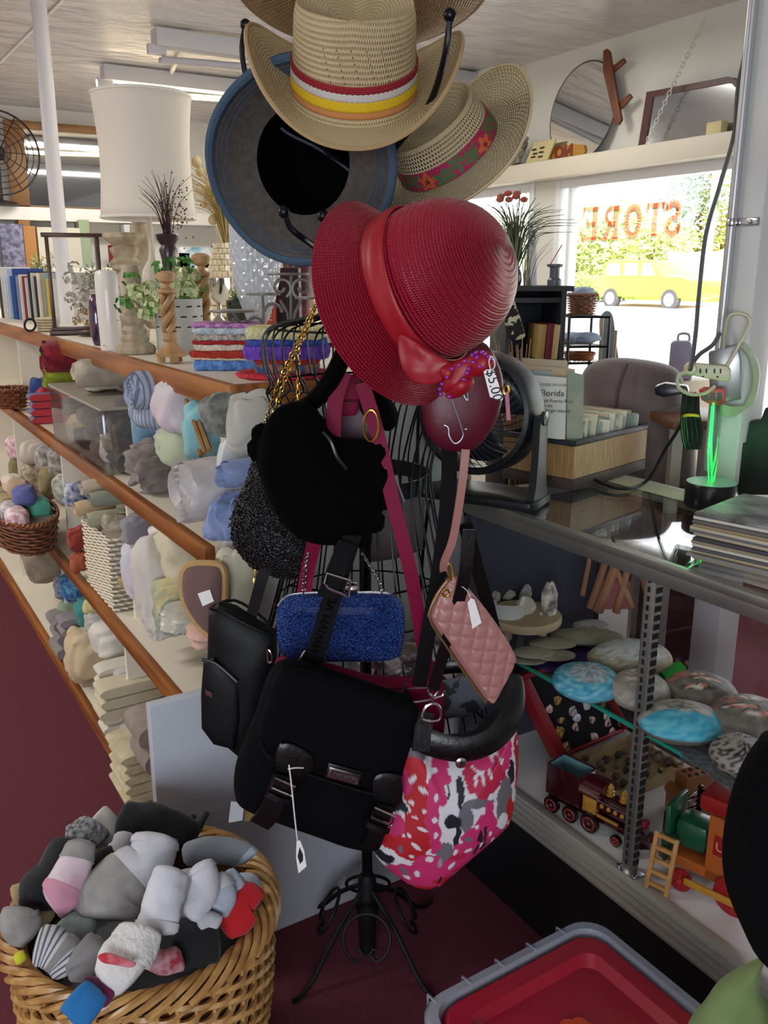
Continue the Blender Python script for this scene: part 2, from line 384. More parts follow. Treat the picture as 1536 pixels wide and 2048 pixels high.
q=MB().tube([(a.x+.45,a.y,CEIL-.02),(b.x+.2,b.y,CEIL-.02)],.014,8); q.obj('ceiling_conduit',m_white,label='thin conduit joining the two ceiling strip lights',cat='conduit')
# ---------------------------------------------------------------- gondola shelving
GX=[(.72,1.364),(.66,.99),(.62,.55),(.58,.11)]; Y0=1.86; YM=3.55; Y1=7.3
g=empty('shelving_unit',(1.0,3.,0),'long white shelving unit with oak edged boards packed with linens','shelving')
for k,(x,z) in enumerate(GX):
    for s,(ya,yb) in enumerate([(Y0-.02*(k==0),YM),(YM,Y1)]):
        MB().bb(x+.025,1.42,ya,yb,z-.03,z).obj('shelf_board',m_shelf,g)
        t=.055 if k<1 else .045
        MB().bb(x,x+.025,ya,yb,z-t,z+.002).obj('edge_trim',m_oak,g,bevel=.003)
MB().bb(.72,1.42,Y0-.045,Y0-.02,1.364-.055,1.366).obj('edge_trim',m_oak,g,bevel=.003)
MB().bb(1.40,1.425,Y0,Y1,0,1.33).obj('back_panel',m_shelf,g)
MB().bb(1.43,2.3,3.2,Y1,1.334,1.364).obj('shelf_board',m_shelf,g)
MB().bb(2.26,2.28,3.2,Y1,0,1.334).obj('back_panel',m_shelf,g)
for y in (2.62,3.53,4.6,5.7,6.6):
    mb=MB()
    for k in range(3): mb.bb(GX[k][0]+.03,1.41,y,y+.02,GX[k+1][1],GX[k][1]-.03)
    mb.obj('divider',m_shelf,g)
MB().bb(.62,1.4,Y0,Y1,0,.08).obj('plinth',m_shelf,g)
# arched end board
def arch():
    fr=Fr((1.,1.80,1),0); fr.N=V((0,-1,0)); fr.U=V((1,0,0)); fr.W=V((0,0,1)); fr.O=V((1.,1.80,0))
    x0,x1,zt=-.315,.36,1.315; r=.13; pts=[(x0,0)]
    pts+= [(x0+r-r*math.cos(a),zt-r+r*math.sin(a)) for a in [i*PI/16 for i in range(9)]]+[(x1-r+r*math.sin(a),zt-r+r*math.cos(a)) for a in [i*PI/16 for i in range(9)]]+[(x1,0)]
    return MB().prism([fr.w(u,v,0) for u,v in pts],(0,.03,0))
arch().obj('end_board',M('end_board_white','cfd3cf',.4),g,bevel=.004,label='white end board with rounded top corners')
pnl=MB(); pnl.prism([(.468,1.725,0),(.468,1.725,.70),(1.285,1.725,.70),(1.285,1.725,0)],(0,.03,0)).obj('grey_board',M('panel_bluewhite','b9bdc6',.35),bevel=.003,label='plain pale grey board standing on the carpet behind the rack',cat='panel')
# ================================================================ DISPLAY CASE
XF,XB,XT,ZR,ZT,ZS,ZD,YE,YN=1.30,1.63,1.82,1.02,1.065,.685,.34,1.72,.25
case=empty('display_case',(1.5,1.,0),'aluminium framed glass display case with stones and wooden toys inside','display case')
MB().bb(XF+.0,XB+.15,YN,YE-.02,0,.262).obj('kick_base',M('kick_black','08080a',.6),case)
k=MB(); k.bb(XF-.004,XF+.02,YN,YE,.262,.345)
for z in (.275,.295,.315,.333): k.bb(XF-.009,XF-.003,YN,YE,z-.004,z+.004)
k.obj('sill',M('sill_alu','b3b0a6',.5,.35),case,bevel=.0015)
MB().bb(XF+.02,XB+.15,YN,YE-.02,.3,ZD).obj('deck',M('deck_white','e6e5e2',.35),case)
k=MB(); k.bb(XF-.006,XF+.03,YN,YE+.01,ZR,ZT-.012).bb(XF-.012,XF+.012,YN,YE+.01,ZT-.016,ZT+.002); k.obj('top_rim',m_alu,case,bevel=.002)
MB().bb(XF,XT,YE-.01,YE+.012,ZR+.01,ZT).bb(XT-.02,XT,YN,YE,ZR,ZT).obj('top_rail',M('rail_white','d9d7cf',.5),case,bevel=.002)
MB().bb(XF+.012,XT-.1,YN,YE-.005,ZT-.007,ZT-.001).obj('top_glass',glass('top_glass',(.93,.96,.96,1),.12,.03),case)
MB().bb(XT-.1,XT-.02,YN,YE-.005,ZT-.02,ZT-.002).obj('rear_board',M('rear_board','d9d0b8',.5),case)
MB().bb(XF+.004,XB+.15,YE-.02,YE,.1,ZR+.01).obj('end_panel',M('case_end_navy','3a3d4c',.55),case)
MB().bb(XF+.02,XB,YN,YE-.03,ZS-.006,ZS).obj('glass_shelf',glass('shelf_glass',(.86,.93,.93,1),.06),case)
MB().bb(XF+.015,XF+.021,YN,YE-.03,ZS-.007,ZS+.001).obj('shelf_edge',m_edge,case)
MB().bb(XB-.002,XB+.004,YN,YE-.03,ZS-.012,ZS-.001).obj('shelf_rail',m_alu,case)
MB().bb(XB+.13,XB+.134,YN,YE-.02,ZD,ZR).obj('rear_glass',glass('rear_glass',(.92,.9,.92,1),.04),case)
up=onz(1240,1755,ZD); 
k=MB(); k.bb(XF+.004,XF+.028,up.y-.014,up.y+.014,ZD-.002,ZR); k.obj('slotted_upright',m_alu,case,bevel=.003)
k=MB()
for i in range(34): k.bb(XF+.001,XF+.0035,up.y-.002,up.y+.002,ZD+.03+i*.0195,ZD+.041+i*.0195)
for i in range(34): k.bb(XF+.008,XF+.024,up.y-.0165,up.y-.0142,ZD+.03+i*.0195,ZD+.041+i*.0195)
k.obj('slots',M('slot_dark','101012',.8),case)
k=MB(); k.bb(XF+.0,XF+.034,up.y-.028,up.y+.028,ZD+.001,ZD+.007)
for s in(-1,1): k.lathe([(.007,ZD+.007),(.006,ZD+.012)],(XF+.006,up.y+s*.022,0),10)
k.obj('upright_foot',m_chrome,case,bevel=.001)
# ---- painted stones on the glass shelf
def stone(px,py,wpx,dpth,hpx,rot,colf,label,seg=44,z=ZS,name='painted_stone',pw=1,cat='stone',rough=.55):
    """px,py: base-centre pixel"""
    P=onz(px,py,z); mpp=tof(P)/F; a=wpx*mpp/2; h=hpx*mpp/2; mb=MB(); B=Matrix.Rotation(-YAW+math.radians(rot),3,'Z'); n0=len(mb.v)
    mb.ball((P.x,P.y,P.z+h+.001),1,seg,(a,dpth/2,h),B,f=lambda p:1+.05*noise.noise(p*1.7+V((px*.01,0,0))))
    hh=max(4,seg//2); k=0
    for i in range(hh+1):
        t=PI*i/hh-PI/2
        for j in range(seg):
            b=2*PI*j/seg; mb.col[n0+k]=lin(colf(math.cos(t)*math.cos(b),math.cos(t)*math.sin(b),math.sin(t))); k+=1
    return mb.obj(name,M('stone_paint_%d'%round(rough*10),rough=rough,attr=True,bump='noise',bs=180,bst=.35),label=label,cat=cat)
def nz(x,y,z,s,sd=0): return noise.noise(V((x*s+sd,y*s,z*s)))
def mixc(a,b,t):
    if isinstance(a,str): a=tuple(int(a[i:i+2],16)/255 for i in (0,2,4))
    if isinstance(b,str): b=tuple(int(b[i:i+2],16)/255 for i in (0,2,4))
    t=cap3(t); return tuple(x+(y-x)*t for x,y in zip(a,b))
def g0(x,y,z): return mixc('8f8a80','b8b2a6',.5+nz(x,y,z,5))
def s_turq(x,y,z):
    c=mixc('2f93b8','8ccbd8',.5+1.6*nz(x,y,z,7)); 
    if z>.45 and x*x/.3+(y+.1)**2/.35<1: c=mixc('7f8f99','c9d2d3',.5+1.8*nz(x,y,z,13))
    return c if z>-.5 else g0(x,y,z)
def s_frost(x,y,z): return mixc(mixc('8c8064','a79a78',.5+nz(x,y,z,6)),'cdd3d3',(z-.25)*1.6+1.1*nz(x,y,z,16))
def s_grey(x,y,z):
    c=g0(x,y,z)
    if z>.3 and x*x/.25+y*y/.3<1: c=mixc('a8887c','d9d6d0',.5+2.2*nz(x,y,z,9))
    return c
def s_fish(sd,q=.5):
    def f(x,y,z):
        c=mixc('5f5b55','8b857a',.5+nz(x,y,z,5))
        if z>.2:
            for k in range(3):
                cy=.3-.35*k; cx=-.1+.25*math.sin(k*2+sd); d=((x-cx)/.45)**2+((y-cy+.25*(x-cx))/.11)**2
                if d<1: c=mixc('e8dfd6','d0714f',.5+2.5*nz(x,y,z,7,sd)) if d<.62 else '33302d'
            if x<-.2 and y>.1 and z>.3: c=mixc(c if not isinstance(c,str) else '33302d','c07a66',.5+1.5*nz(x,y,z,5,sd))
        return c
    return f
def s_mice(x,y,z):
    c=mixc('cfc9c0','8f8a82',.5+nz(x,y,z,3)) if y>-.05 else mixc('2f9fc0','6cc3d2',.5+1.5*nz(x,y,z,6))
    if z<-.1: return '6f6a60'
    for cx,cy,r in((-.45,.1,.2),(-.15,.25,.2),(.15,.05,.2),(.4,-.15,.22),(.0,-.12,.16)):
        d=math.hypot((x-cx),(y-cy)*1.1)
        if d<r: c='bdb6ab' if d<r*.8 else '6d675f'
        for e in(-1,1):
            if math.hypot(x-cx-e*.1,(y-cy-.14))<.06: c='8d867c'
    if x>.8: c='c9d36a'
    return c
stone(1172,1392,138,.16,60,0,s_turq,'bright turquoise painted stone with a grey animal face')
stone(1258,1345,170,.15,62,8,s_frost,'long brown stone with frosty white painting on top')
stone(1276,1412,122,.15,66,-6,s_grey,'rounded grey stone beside the metal upright with a faint painted bird')
stone(1398,1412,140,.16,62,4,s_fish(0),'dark grey stone painted with orange and white fish',cat='stone')
stone(1362,1475,178,.15,66,2,s_mice,'large oval stone painted with grey mice on blue')
stone(1500,1480,170,.18,80,-4,s_fish(3),'rust and white painted stone at the right edge of the case')
stone(1478,1545,120,.12,74,10,lambda x,y,z:'1d1c1c' if nz(x,y,z,14)+.2*nz(x,y,z,30)>.08 else '9d968c','black speckled granite lump at the near end of the glass shelf',name='granite_lump')
def s_fl(x,y,z): return mixc('8f8b7a','a9a48f',.5+nz(x,y,z,4))
for i,(x,y,wd,h,lb) in enumerate([(1058,1322,75,8,'flat sand dollar disc lowest of the pile at the left'),(1068,1312,85,14,'flat sand dollar disc overlapping beside the purple cloth'),(1108,1316,85,12,'flat sand dollar disc on the purple cloth towards the turquoise stone'),
   (1105,1293,95,12,'narrow flat grey disc behind the pile of round discs'),(1170,1284,150,22,'long low grey slab behind the flat discs'),(1182,1262,76,20,'pale ridged oval stone at the back of the glass shelf')]):
    stone(x,y,wd,.07+.03*(i==4),h,0,s_fl if i<5 else lambda x,y,z:mixc('8a8a86','c7c7c3',.5+.5*math.sin(y*40)),lb,26,z=ZS+(.004,.014,.01,.02,.004,.004)[i],name='flat_stone')
MB().prism([onz(x,y,ZS+.0005) for x,y in((1062,1290),(1110,1275),(1220,1310),(1190,1345),(1120,1350),(1062,1330))],(0,0,.002)).obj('purple_cloth',M('purple_cloth','35185f',.9),label='small dark purple cloth under the flat grey discs',cat='cloth')
MB().prism([onz(x,y,ZS+.0005) for x,y in((1310,1340),(1360,1332),(1372,1345),(1330,1362))],(0,0,.012)).obj('green_paper',M('green_paper','1fbd35',.6),label='bright green paper scrap between the painted stones',cat='paper')
MB().prism([onz(x,y,ZS+.0004) for x,y in((1300,1452),(1400,1475),(1536,1580),(1536,1640),(1470,1590),(1375,1520))],(0,0,.0014)).obj('grey_mat',M('grey_mat','77797c',.9,bump='voronoi',bs=90,var='53565b',vs=70),label='grey woven mat under the speckled granite lump',cat='mat')
stone(1011,1282,26,.05,24,0,lambda x,y,z:mixc('6f9cb5','a5c6d4',.5+nz(x,y,z,5)),'small pale blue egg shaped stone left of the round board',20,name='blue_egg')
# round wooden board on feet with minerals
P=ony(1048,1226,1.60); zb=P.z; P.z=ZS; q=empty('round_wooden_board',P,'round wooden riser board on short feet holding minerals','riser'); rB=.096
MB().lathe([(rB*.97,zb-.022),(rB,zb-.018),(rB,zb-.004),(rB*.97,zb)],(P.x,P.y,0),40).obj('board',wood('pale_wood','b19a78','c9b592',.6,(1,1,1),9),q)
for a in(1.,3.1,5.2): MB().lathe([(.008,ZS),(.012,zb-.02)],(P.x+rB*.55*math.cos(a),P.y+rB*.55*math.sin(a),0),10).obj('foot',MC['pale_wood'],q)
def crystal(px,py,wpx,hpx,col,seed,label,n=7,mat=None):
    p=onz(px,py,zb); mb=MB(); a=pm(p,wpx)/2;h=pm(p,hpx); R=random.Random(seed)
    rows=[[V((p.x+a*k*(1+.3*R.uniform(-1,1))*math.cos(2*PI*j/n+R.uniform(-.2,.2)),p.y+a*.6*k*math.sin(2*PI*j/n),zb+.0005+h*t+(R.uniform(-.1,.1)*h if t else 0))) for j in range(n)] for k,t in((.9,0),(1.,.25),(.8,.6),(.35,.95))]
    return mb.grid(rows,True,True,True).obj('mineral',mat or M('mineral_'+col,col,.6,bump='noise',bs=90,bst=.8,var='d9d4c8',vs=40),smooth=20,label=label,cat='mineral')
crystal(1098,1228,44,70,'6d6257',1,'tall pointed brown rock standing on the round board')
crystal(1050,1225,50,36,'b5b196',2,'greenish white crystal cluster at the middle of the round board')
crystal(985,1202,38,32,'a29b8d',3,'pale rough mineral at the left rim of the round board')
crystal(1050,1195,34,26,'b4b6c2',5,'clear pale quartz chunk behind the crystal cluster')
crystal(1015,1196,36,20,'aba596',8,'flat rough mineral between the two crystal clusters',9)
p=onz(1013,1224,zb); rr=pm(p,44); MB().tube([(p.x+rr*.7*math.cos(a),p.y+rr*.7*math.sin(a),zb+.013) for a in [PI*.6+i*PI*1.35/14 for i in range(15)]],lambda t:(.018*math.sin(PI*min(max(t,.12),.88))+.004,.012),8).obj('crescent_dish',M('plaster_white','cfd2cf',.7,bump='voronoi',bs=80),label='white carved crescent shaped dish on the round board',cat='dish')
# ---- on the deck: red tray of pins
Z=ZD
def deckq(pts,z): return [onz(x,y,z) for x,y in pts]
class PF:
    def __init__(s,a,b,c):
        s.O=V(a); s.U=(V(b)-s.O).normalized(); s.N=s.U.cross(V(c)-s.O).normalized(); s.N=s.N if s.N.dot(FW)<0 else -s.N; s.W=s.N.cross(s.U).normalized()
    uv=Fr.uv; w=Fr.w; P=Fr.P
tf=PF((1.50,1.53,.352),(1.75,1.545,.352),ony(1040,1352,1.615))
a=tf.uv(1122,1510); b=tf.uv(1045,1356); u0,v0=a; Lt=math.hypot(b[0]-a[0],b[1]-a[1]); u1=u0+.24; sk=(b[0]-a[0])/(b[1]-a[1])
v1=b[1]
q=empty('pin_tray',tf.w((u0+u1)/2,v0,-.01),'red framed tray lined with black velvet and enamel pins','tray')
rm=M('tray_red','8e1220',.35)
def tp(u,v,n): return tf.w(u0+(u)*(u1-u0)+sk*v*(v1-v0),v0+v*(v1-v0),n)
def tq(nm,U0,U1,V0,V1,n0,n1,m,bev=.002): return MB().prism([tp(U0,V0,n0),tp(U1,V0,n0),tp(U1,V1,n0),tp(U0,V1,n0)],tf.N*(n1-n0)).obj(nm,m,q,bevel=bev)
tq('velvet_base',0,1,0,1,-.008,0,M('velvet_black','0a0a12',.95),0)
tq('tray_side',-.13,0,0,1.0,-.01,.03,rm);tq('tray_side',1,1.06,0,1.0,-.01,.02,rm);tq('tray_side',0,1,-.03,.02,-.008,.012,rm);tq('tray_side',-.13,1.06,1.0,1.06,-.01,.03,rm)
cols=['c9a357','c98d8a','d8d8d5','c9c4ea','bfa66a','8a2430','d7cfa8','9db7a0','d8b03c','b98da0']
cnm={'c9a357':'gold','c98d8a':'pink','d8d8d5':'silver white','c9c4ea':'lilac','bfa66a':'bronze','8a2430':'dark red','d7cfa8':'cream','9db7a0':'sage','d8b03c':'yellow','b98da0':'mauve'}
R=random.Random(4); pts=[(1112,1400),(1096,1418),(1145,1422),(1172,1408),(1120,1440),(1150,1455),(1182,1440),(1212,1432),(1118,1465),(1186,1474),(1132,1495),(1222,1462),(1240,1445),(1152,1436),(1205,1408),(1214,1446)]
for i,(x,y) in enumerate(pts):
    n=R.choice((6,7,8,5)); a0=R.uniform(0,6); s_=.0155*R.uniform(.8,1.2); cu,cv=tf.uv(x,y)
    mb=MB().prism([tf.w(cu+s_*R.uniform(.6,1.15)*math.cos(a0+2*PI*k/n),cv+s_*R.uniform(.6,1.15)*math.sin(a0+2*PI*k/n),.0006) for k in range(n)],tf.N*.004)
    c=cols[i%10]; mb.obj('enamel_pin',M('pin_'+c,c,.3,.4,var='f0e8d8' if i%2 else '5a2d2a',vs=120),label='small %s enamel pin on black velvet, %s'%(cnm[c],('upper left','far left edge','upper middle','upper right of centre','left of centre','middle','right of centre','right','low left','low middle','bottom left corner','low right','right edge','just above the middle','top right','inner right')[i]),cat='pin',group='enamel pins in the red tray',bevel=.0006)
# ---- cardboard tray of rough rocks
a=onz(1110,1490,Z+.03); 
x0,x1,y0,y1=1.47,1.72,1.315,1.49
c1=onz(1218,1590,Z+.0); 
q=empty('rock_tray',((x0+x1)/2,(y0+y1)/2,Z),'shallow cardboard tray with wavy sides full of small rocks','tray')
cb=M('cardboard','b59f74',.8,bump='noise',bs=60,bst=.1)
MB().bb(x0,x1,y0,y1,Z+.001,Z+.02).obj('tray_floor',cb,q)
for (ax,ay),(bx,by) in(((x0,y0),(x1,y0)),((x0,y0),(x0,y1)),((x1,y0),(x1,y1)),((x0,y1),(x1,y1))):
    mb=MB(); n=24; d=V((bx-ax,by-ay,0)); nn=V((-d.y,d.x,0)).normalized()*.006; rows=[]
    for k in range(n+1):
        p=V((ax,ay,0))+d*k/n; h=.036+.006*math.cos(k*1.3); rows.append([p+nn*e+V((0,0,Z+zz)) for e,zz in((-.5,.001),(.5,.001),(.5,h),(-.5,h))])
    mb.grid(rows,True,True,True).obj('tray_wall',cb,q)
R=random.Random(9)
for i in range(26):
    gx,gy=i%6,i//6; p=V((x0+.03+gx*.04+R.uniform(-.008,.008),y0+.025+gy*.034+R.uniform(-.008,.008),Z+.0205)); r=R.uniform(.007,.012)
    mb=MB().ball((p.x,p.y,p.z+r*.9),r,8,(1.2,.9,1),f=lambda v,sd=i:1+.3*noise.noise(v*2+V((sd,0,0))))
    c=R.choice(['6b5a50','857a6b','4c4b45','3d463f','8a7a70','5f4a45'])
    mb.obj('rock',M('rock_'+c,c,.7,bump='noise',bs=150),smooth=15,label='%s rock in the cardboard tray, row %s from the front, %s from the left'%({'6b5a50':'brown','857a6b':'tan','4c4b45':'dark grey','3d463f':'greenish black','8a7a70':'pinkish','5f4a45':'red brown'}[c],('first','second','third','fourth','fifth')[gy],('first','second','third','fourth','fifth','sixth')[gx]),cat='rock',group='rough rocks in the cardboard tray')
# ---- toy train engine with tender
wR=M('varnished_maroon','3a1016',.15,coat=.7); wY=wood('varnished_yellow','a9792f','c29244',.25,(1,1,1),20)
a=onz(1064,1640,Z+.0); b=onz(1268,1712,Z); a.x=max(a.x,XF+.026); d=V((b.x-a.x,b.y-a.y,0)).normalized()
U=d; Nn=V((d.y,-d.x,0)); Nn=-Nn if Nn.x<0 else Nn; Bt=Matrix((U,Nn,V((0,0,1)))).transposed(); O=V((a.x,a.y,Z)); L=.225
q=empty('toy_train',O+U*L*.5+Nn*.03,'varnished dark maroon wooden toy train with brass coloured domes','toy')
def L3(u,n,z): return O+U*u*L+Nn*n+V((0,0,z))
def bx(mb,u0,u1,n0,n1,z0,z1): return mb.box(L3((u0+u1)/2,(n0+n1)/2,(z0+z1)/2),((u1-u0)*L,n1-n0,z1-z0),Bt)
t=MB(); bx(t,-.1,.33,0,.004,.045,.125);bx(t,-.1,.33,.066,.07,.045,.125);bx(t,-.1,-.085,.004,.066,.045,.125);bx(t,.315,.33,.004,.066,.045,.125);bx(t,-.1,.33,.004,.066,.045,.052); t.obj('tender',wR,q,bevel=.0015)
t=MB(); bx(t,-.083,.313,.0045,.0655,.053,.056); bx(t,-.083,.313,.0042,.006,.053,.122);bx(t,-.083,.313,.064,.0656,.053,.122);bx(t,-.0845,-.078,.006,.064,.056,.122); bx(t,.308,.3145,.006,.064,.056,.122);t.obj('tender_lining',M('lining_blue','6f9aa0',.5),q)
t=MB(); bx(t,-.1,1.02,.012,.058,.028,.044); t.obj('chassis',wR,q,bevel=.002)
t=MB(); bx(t,.36,.52,.004,.066,.046,.092); t.obj('cab',wY,q,bevel=.0015)
t=MB(); t.grid([[L3(u,.035+.042*math.cos(x),.094+.03*math.sin(x)) for x in [PI*k/8 for k in range(9)]] for u in(.33,.57)],False,True,True); t.obj('cab_roof',M('roof_gloss','51161f',.12,coat=.8),q)
t=MB().lathe([(.0,0),(.026,0),(.026,.40*L),(.018,.41*L),(0,.42*L)],L3(.52,.035,.072),20,Matrix((Nn,V((0,0,1)),U)).transposed()); t.obj('boiler',wR,q)
for u,h,n in((.60,.125,'dome'),(.76,.125,'dome'),(.9,.10,'chimney')):
    t=MB().lathe([(.009,.09),(.011,.097),(.007,.1),(.01,.106),(.006,.11),(.008,.115),(.004,.122),(.0,.126)],L3(u,.035,0),12); t.obj(n,MC['varnished_yellow'],q)
for u in(.58,.66,.74,.82): MB().ball(L3(u,.01,.075),.006,10).obj('rivet',wY,q)
MB().lathe([(0,0),(.012,0),(.012,.012),(0,.014)],L3(.99,.035,.066),14,Matrix((Nn,V((0,0,1)),U)).transposed()).obj('headlamp',M('lamp_red','8d2430',.2),q)
t=MB(); t.prism([L3(1.0,.005,.012),L3(1.09,.035,.008),L3(1.0,.065,.012),L3(1.0,.065,.035),L3(1.0,.005,.035)],(0,0,.002)); t.prism([L3(1.0,.005,.03),L3(1.06,.035,.024),L3(1.0,.065,.03)],(0,0,.02)); t.obj('cow_catcher',wR,q)
t=MB();bx(t,.55,.8,-.001,.004,.05,.057);t.obj('side_rod',wY,q,bevel=.001)
for u,r in((.0,.021),(.24,.021),(.48,.024),(.80,.014),(1.0,.012)):
    for s in(0,1):
        Bw=Matrix((U,V((0,0,1)),Nn)).transposed(); c=L3(u,-.006 if not s else .066,r+.001)
        wh=MB().lathe([(.004,0),(r,.0),(r,.009),(.004,.009)],c,20,Bw).obj('wheel',M('wheel_dark','1a0d0e',.3,coat=.5),q)
        MB().tube([c+Bw@V((r*.62*math.cos(x),r*.62*math.sin(x),-.0005)) for x in [k*PI/8 for k in range(16)]],.0022,5,True).ball(c,.0045,8).obj('wheel_ring',M('wheel_red','8d2a24',.4),wh)
# ---- wooden building toy
def at_box(px,py,z): return onz(px,py,z)
p=onz(1388,1612,Z); p.x=min(p.x,1.70); mp=tof(p)/F*1.0
q=empty('wooden_block_toy',p,'plain brick scored wooden block toy with round holes on top','toy')
w2=wood('toy_wood','a8693a','b97a48',.5,(1,1,1),14); B=Matrix.Rotation(-YAW+.35,3,'Z')
MB().box((p.x,p.y,Z+.0265),(mp*112,.05,.052),B).obj('body',w2,q,bevel=.003)
MB().box((p.x,p.y,Z+.075),(mp*78,.045,.045),B).obj('upper_block',w2,q,bevel=.003)
for i in range(7):
    MB().lathe([(.006,Z+.0972),(.006,Z+.0984)],tuple((V((p.x,p.y,0))+B@V(((-.032+.02*(i%4))*1.,-.012+.022*(i//4),0))))[:2]+(0,),12).obj('hole',M('hole_dark','2a160c',.9),q)
for s in(-1,1): MB().lathe([(0,0),(.016,0),(.016,.05),(0,.05)],V((p.x,p.y,Z+.052))+B@V((s*mp*47,.025,0)),14,B@Matrix(((1,0,0),(0,0,-1),(0,1,0)))).obj('corner_scroll',w2,q)
# ---- slatted crate wagon
p=onz(1400,1712,Z); q=empty('crate_wagon',p,'small slatted maroon wooden crate wagon with planks inside','toy'); mp=tof(p)/F; B=Matrix.Rotation(-YAW+.75,3,'Z')
W2,D2=.15,.10
def Bx(n,u,v,z,du,dv,dz,m=wR): return MB().box(V((p.x,p.y,Z+z))+B@V((u,v,0)),(du,dv,dz),B).obj(n,m,q,bevel=.0015)
for k in range(4):
    z=.036+k*.025
    for s in(-1,1): Bx('slat',0,s*D2/2,z,W2,.005,.013); Bx('slat',s*W2/2,0,z,.005,D2,.013)
for s in(-1,1):
    for r in(-1,1): Bx('corner_post',s*W2/2,r*D2/2,.072,.01,.01,.105)
Bx('crate_floor',0,0,.022,W2,D2,.006)
for s in(-1,1):
    for r in(-1,1): MB().lathe([(.003,0),(.012,0),(.012,.008),(.003,.008)],V((p.x,p.y,Z+.0125))+B@V((s*.05,r*.05,0)),14,B@Matrix(((1,0,0),(0,0,-1),(0,1,0)))).obj('wheel',MC['wheel_red'],q)
MB().beam(V((p.x,p.y,Z+.09))+B@V((-.05,-.02,0)),V((p.x,p.y,Z+.165))+B@V((.085,.01,0)),.03,.008).obj('wooden_plank',wood('plank_tan','8f7552','a88b62',.6,(1,1,1),12),label='tan wooden plank leaning out of the crate wagon',cat='plank')
# ---- red green and orange wooden engine
p=V((1.385,.975,Z)); K=1.25; q=empty('toy_engine',p,'red green and orange wooden toy engine with ladder','toy'); mp=tof(p)/F; B=Matrix.Rotation(-1.30,3,'Z')
mO=M('toy_orange','b4602a',.4); mG=M('toy_green','16533a',.3,coat=.4); mRd=M('toy_red','9c1e20',.4)
def E(n,u,v,z,du,dv,dz,m,par=q,bev=.003):
    u,v,z,du,dv,dz=[t*K for t in(u,v,z,du,dv,dz)]
    return MB().box(V((p.x,p.y,Z+z))+B@V((u,v,0)),(du,dv,dz),B).obj(n,m,par,bevel=bev)
E('cab_wall',.045,.03,.10,.10,.06,.12,mO); E('cab_roof',.045,.03,.185,.13,.09,.03,mRd,bev=.01)
E('boiler_block',-.035,.03,.10,.06,.055,.055,mG,bev=.02); E('front_plate',-.072,.03,.095,.012,.075,.11,mG,bev=.01)
E('footplate',.0,.03,.05,.17,.06,.02,mO); E('sign_panel',.05,-.0015,.11,.085,.003,.035,mRd,bev=.001)
text('lettering','UTILITY',M('toy_letter','e0a070',.5),V((p.x,p.y,Z+.11*K))+B@V((.05*K,-.0035*K-.001,0)),B@V((1,0,0)),(0,0,1),.028,.0006,q)
Bw=B@Matrix(((1,0,0),(0,0,-1),(0,1,0)))
for u,r in((.05*K,.034*K),(-.04*K,.02*K)):
    c=V((p.x,p.y,Z+r+.001))+B@V((u,-.002,0)); wh=MB().lathe([(.0,-.002),(r*.5,-.002),(r*.8,.001),(r,.001),(r,.009),(0,.009)],c,24,Bw).obj('wheel',mRd,q)
    t=MB()
    for k in range(8): t.beam(c+Bw@V((0,0,.009)),c+Bw@V((r*.7*math.cos(k*PI/4),r*.7*math.sin(k*PI/4),.0095)),.004,.002)
    t.ball(c+Bw@V((0,0,.01)),.006,8).obj('spokes',M('toy_redbright','b5332a',.4),wh)
E('side_rod',.02,-.016,.03,.10,.006,.013,M('toy_yellow','c28a2e',.5))
t=MB()
for s in(-1,1): t.beam(V((p.x,p.y,Z+.004))+B@V((-.065*K+s*.022,-.05,0)),V((p.x,p.y,Z+.125))+B@V((-.065*K+s*.022,-.02,0)),.009,.008)
for k in range(5): f=k/4*.85+.1; t.beam(V((p.x,p.y,Z+.004+.121*f))+B@V((-.065*K-.022,-.05+.03*f,0)),V((p.x,p.y,Z+.004+.121*f))+B@V((-.065*K+.022,-.05+.03*f,0)),.008,.008)
t.obj('ladder',wood('ladder_wood','b48346','c9995a',.5,(1,1,1),20),q,bevel=.001)
# ================================================================ ON THE CASE TOP
# fan
P0=onz(1098,1008,ZT); mp=tof(P0)/F
fc=dep(956,826,tof(P0)+.0); fr=Fr(fc,yaw=-24,tilt=4)
q=empty('desk_fan',(fc.x,fc.y,ZT),'black round table fan tilted on a U shaped stand','fan'); fb=M('fan_black','1b1d22',.38)
r=123*mp; Bf=Matrix((fr.U,fr.W,fr.N)).transposed()
MB().lathe([(r,-.055),(r,.02),(r*.96,.035),(r*.90,.04),(r*.87,.03),(r*.88,.01),(r*.9,-.055),(r,-.055)],fc,56,Bf,cap=False).obj('housing',fb,q)
for i in range(44):
    a=2*PI*i/44; a2=a+.55
    t=MB().tube([fc+Bf@V((r*.28*math.cos(a),r*.28*math.sin(a),.043)),fc+Bf@V((r*.6*math.cos((a+a2)/2+.05),r*.6*math.sin((a+a2)/2+.05),.045)),fc+Bf@V((r*.89*math.cos(a2),r*.89*math.sin(a2),.03))],.0013,5,smooth=4); t.obj('grille_wire',fb,q)
MB().lathe([(0,.052),(r*.24,.05),(r*.3,.042),(r*.3,.036),(0,.034)],fc,24,Bf).obj('grille_cap',fb,q)
for k in range(3):
    t=MB(); rows=[]
    for i in range(9):
        a=k*2*PI/3+i*.16; rows.append([fc+Bf@V((rr*math.cos(a),rr*math.sin(a),-.02+.045*(i/8-.5)*(1-.3*rr/r))) for rr in(r*.2,r*.4,r*.6,r*.8)])
    t.grid(rows); o=t.obj('blade',M('fan_blade','24262b',.35),q); mo=o.modifiers.new('s','SOLIDIFY'); mo.thickness=.002
MB().lathe([(0,-.05),(r*.2,-.05),(r*.22,.01),(0,.02)],fc,24,Bf).obj('motor_hub',fb,q)
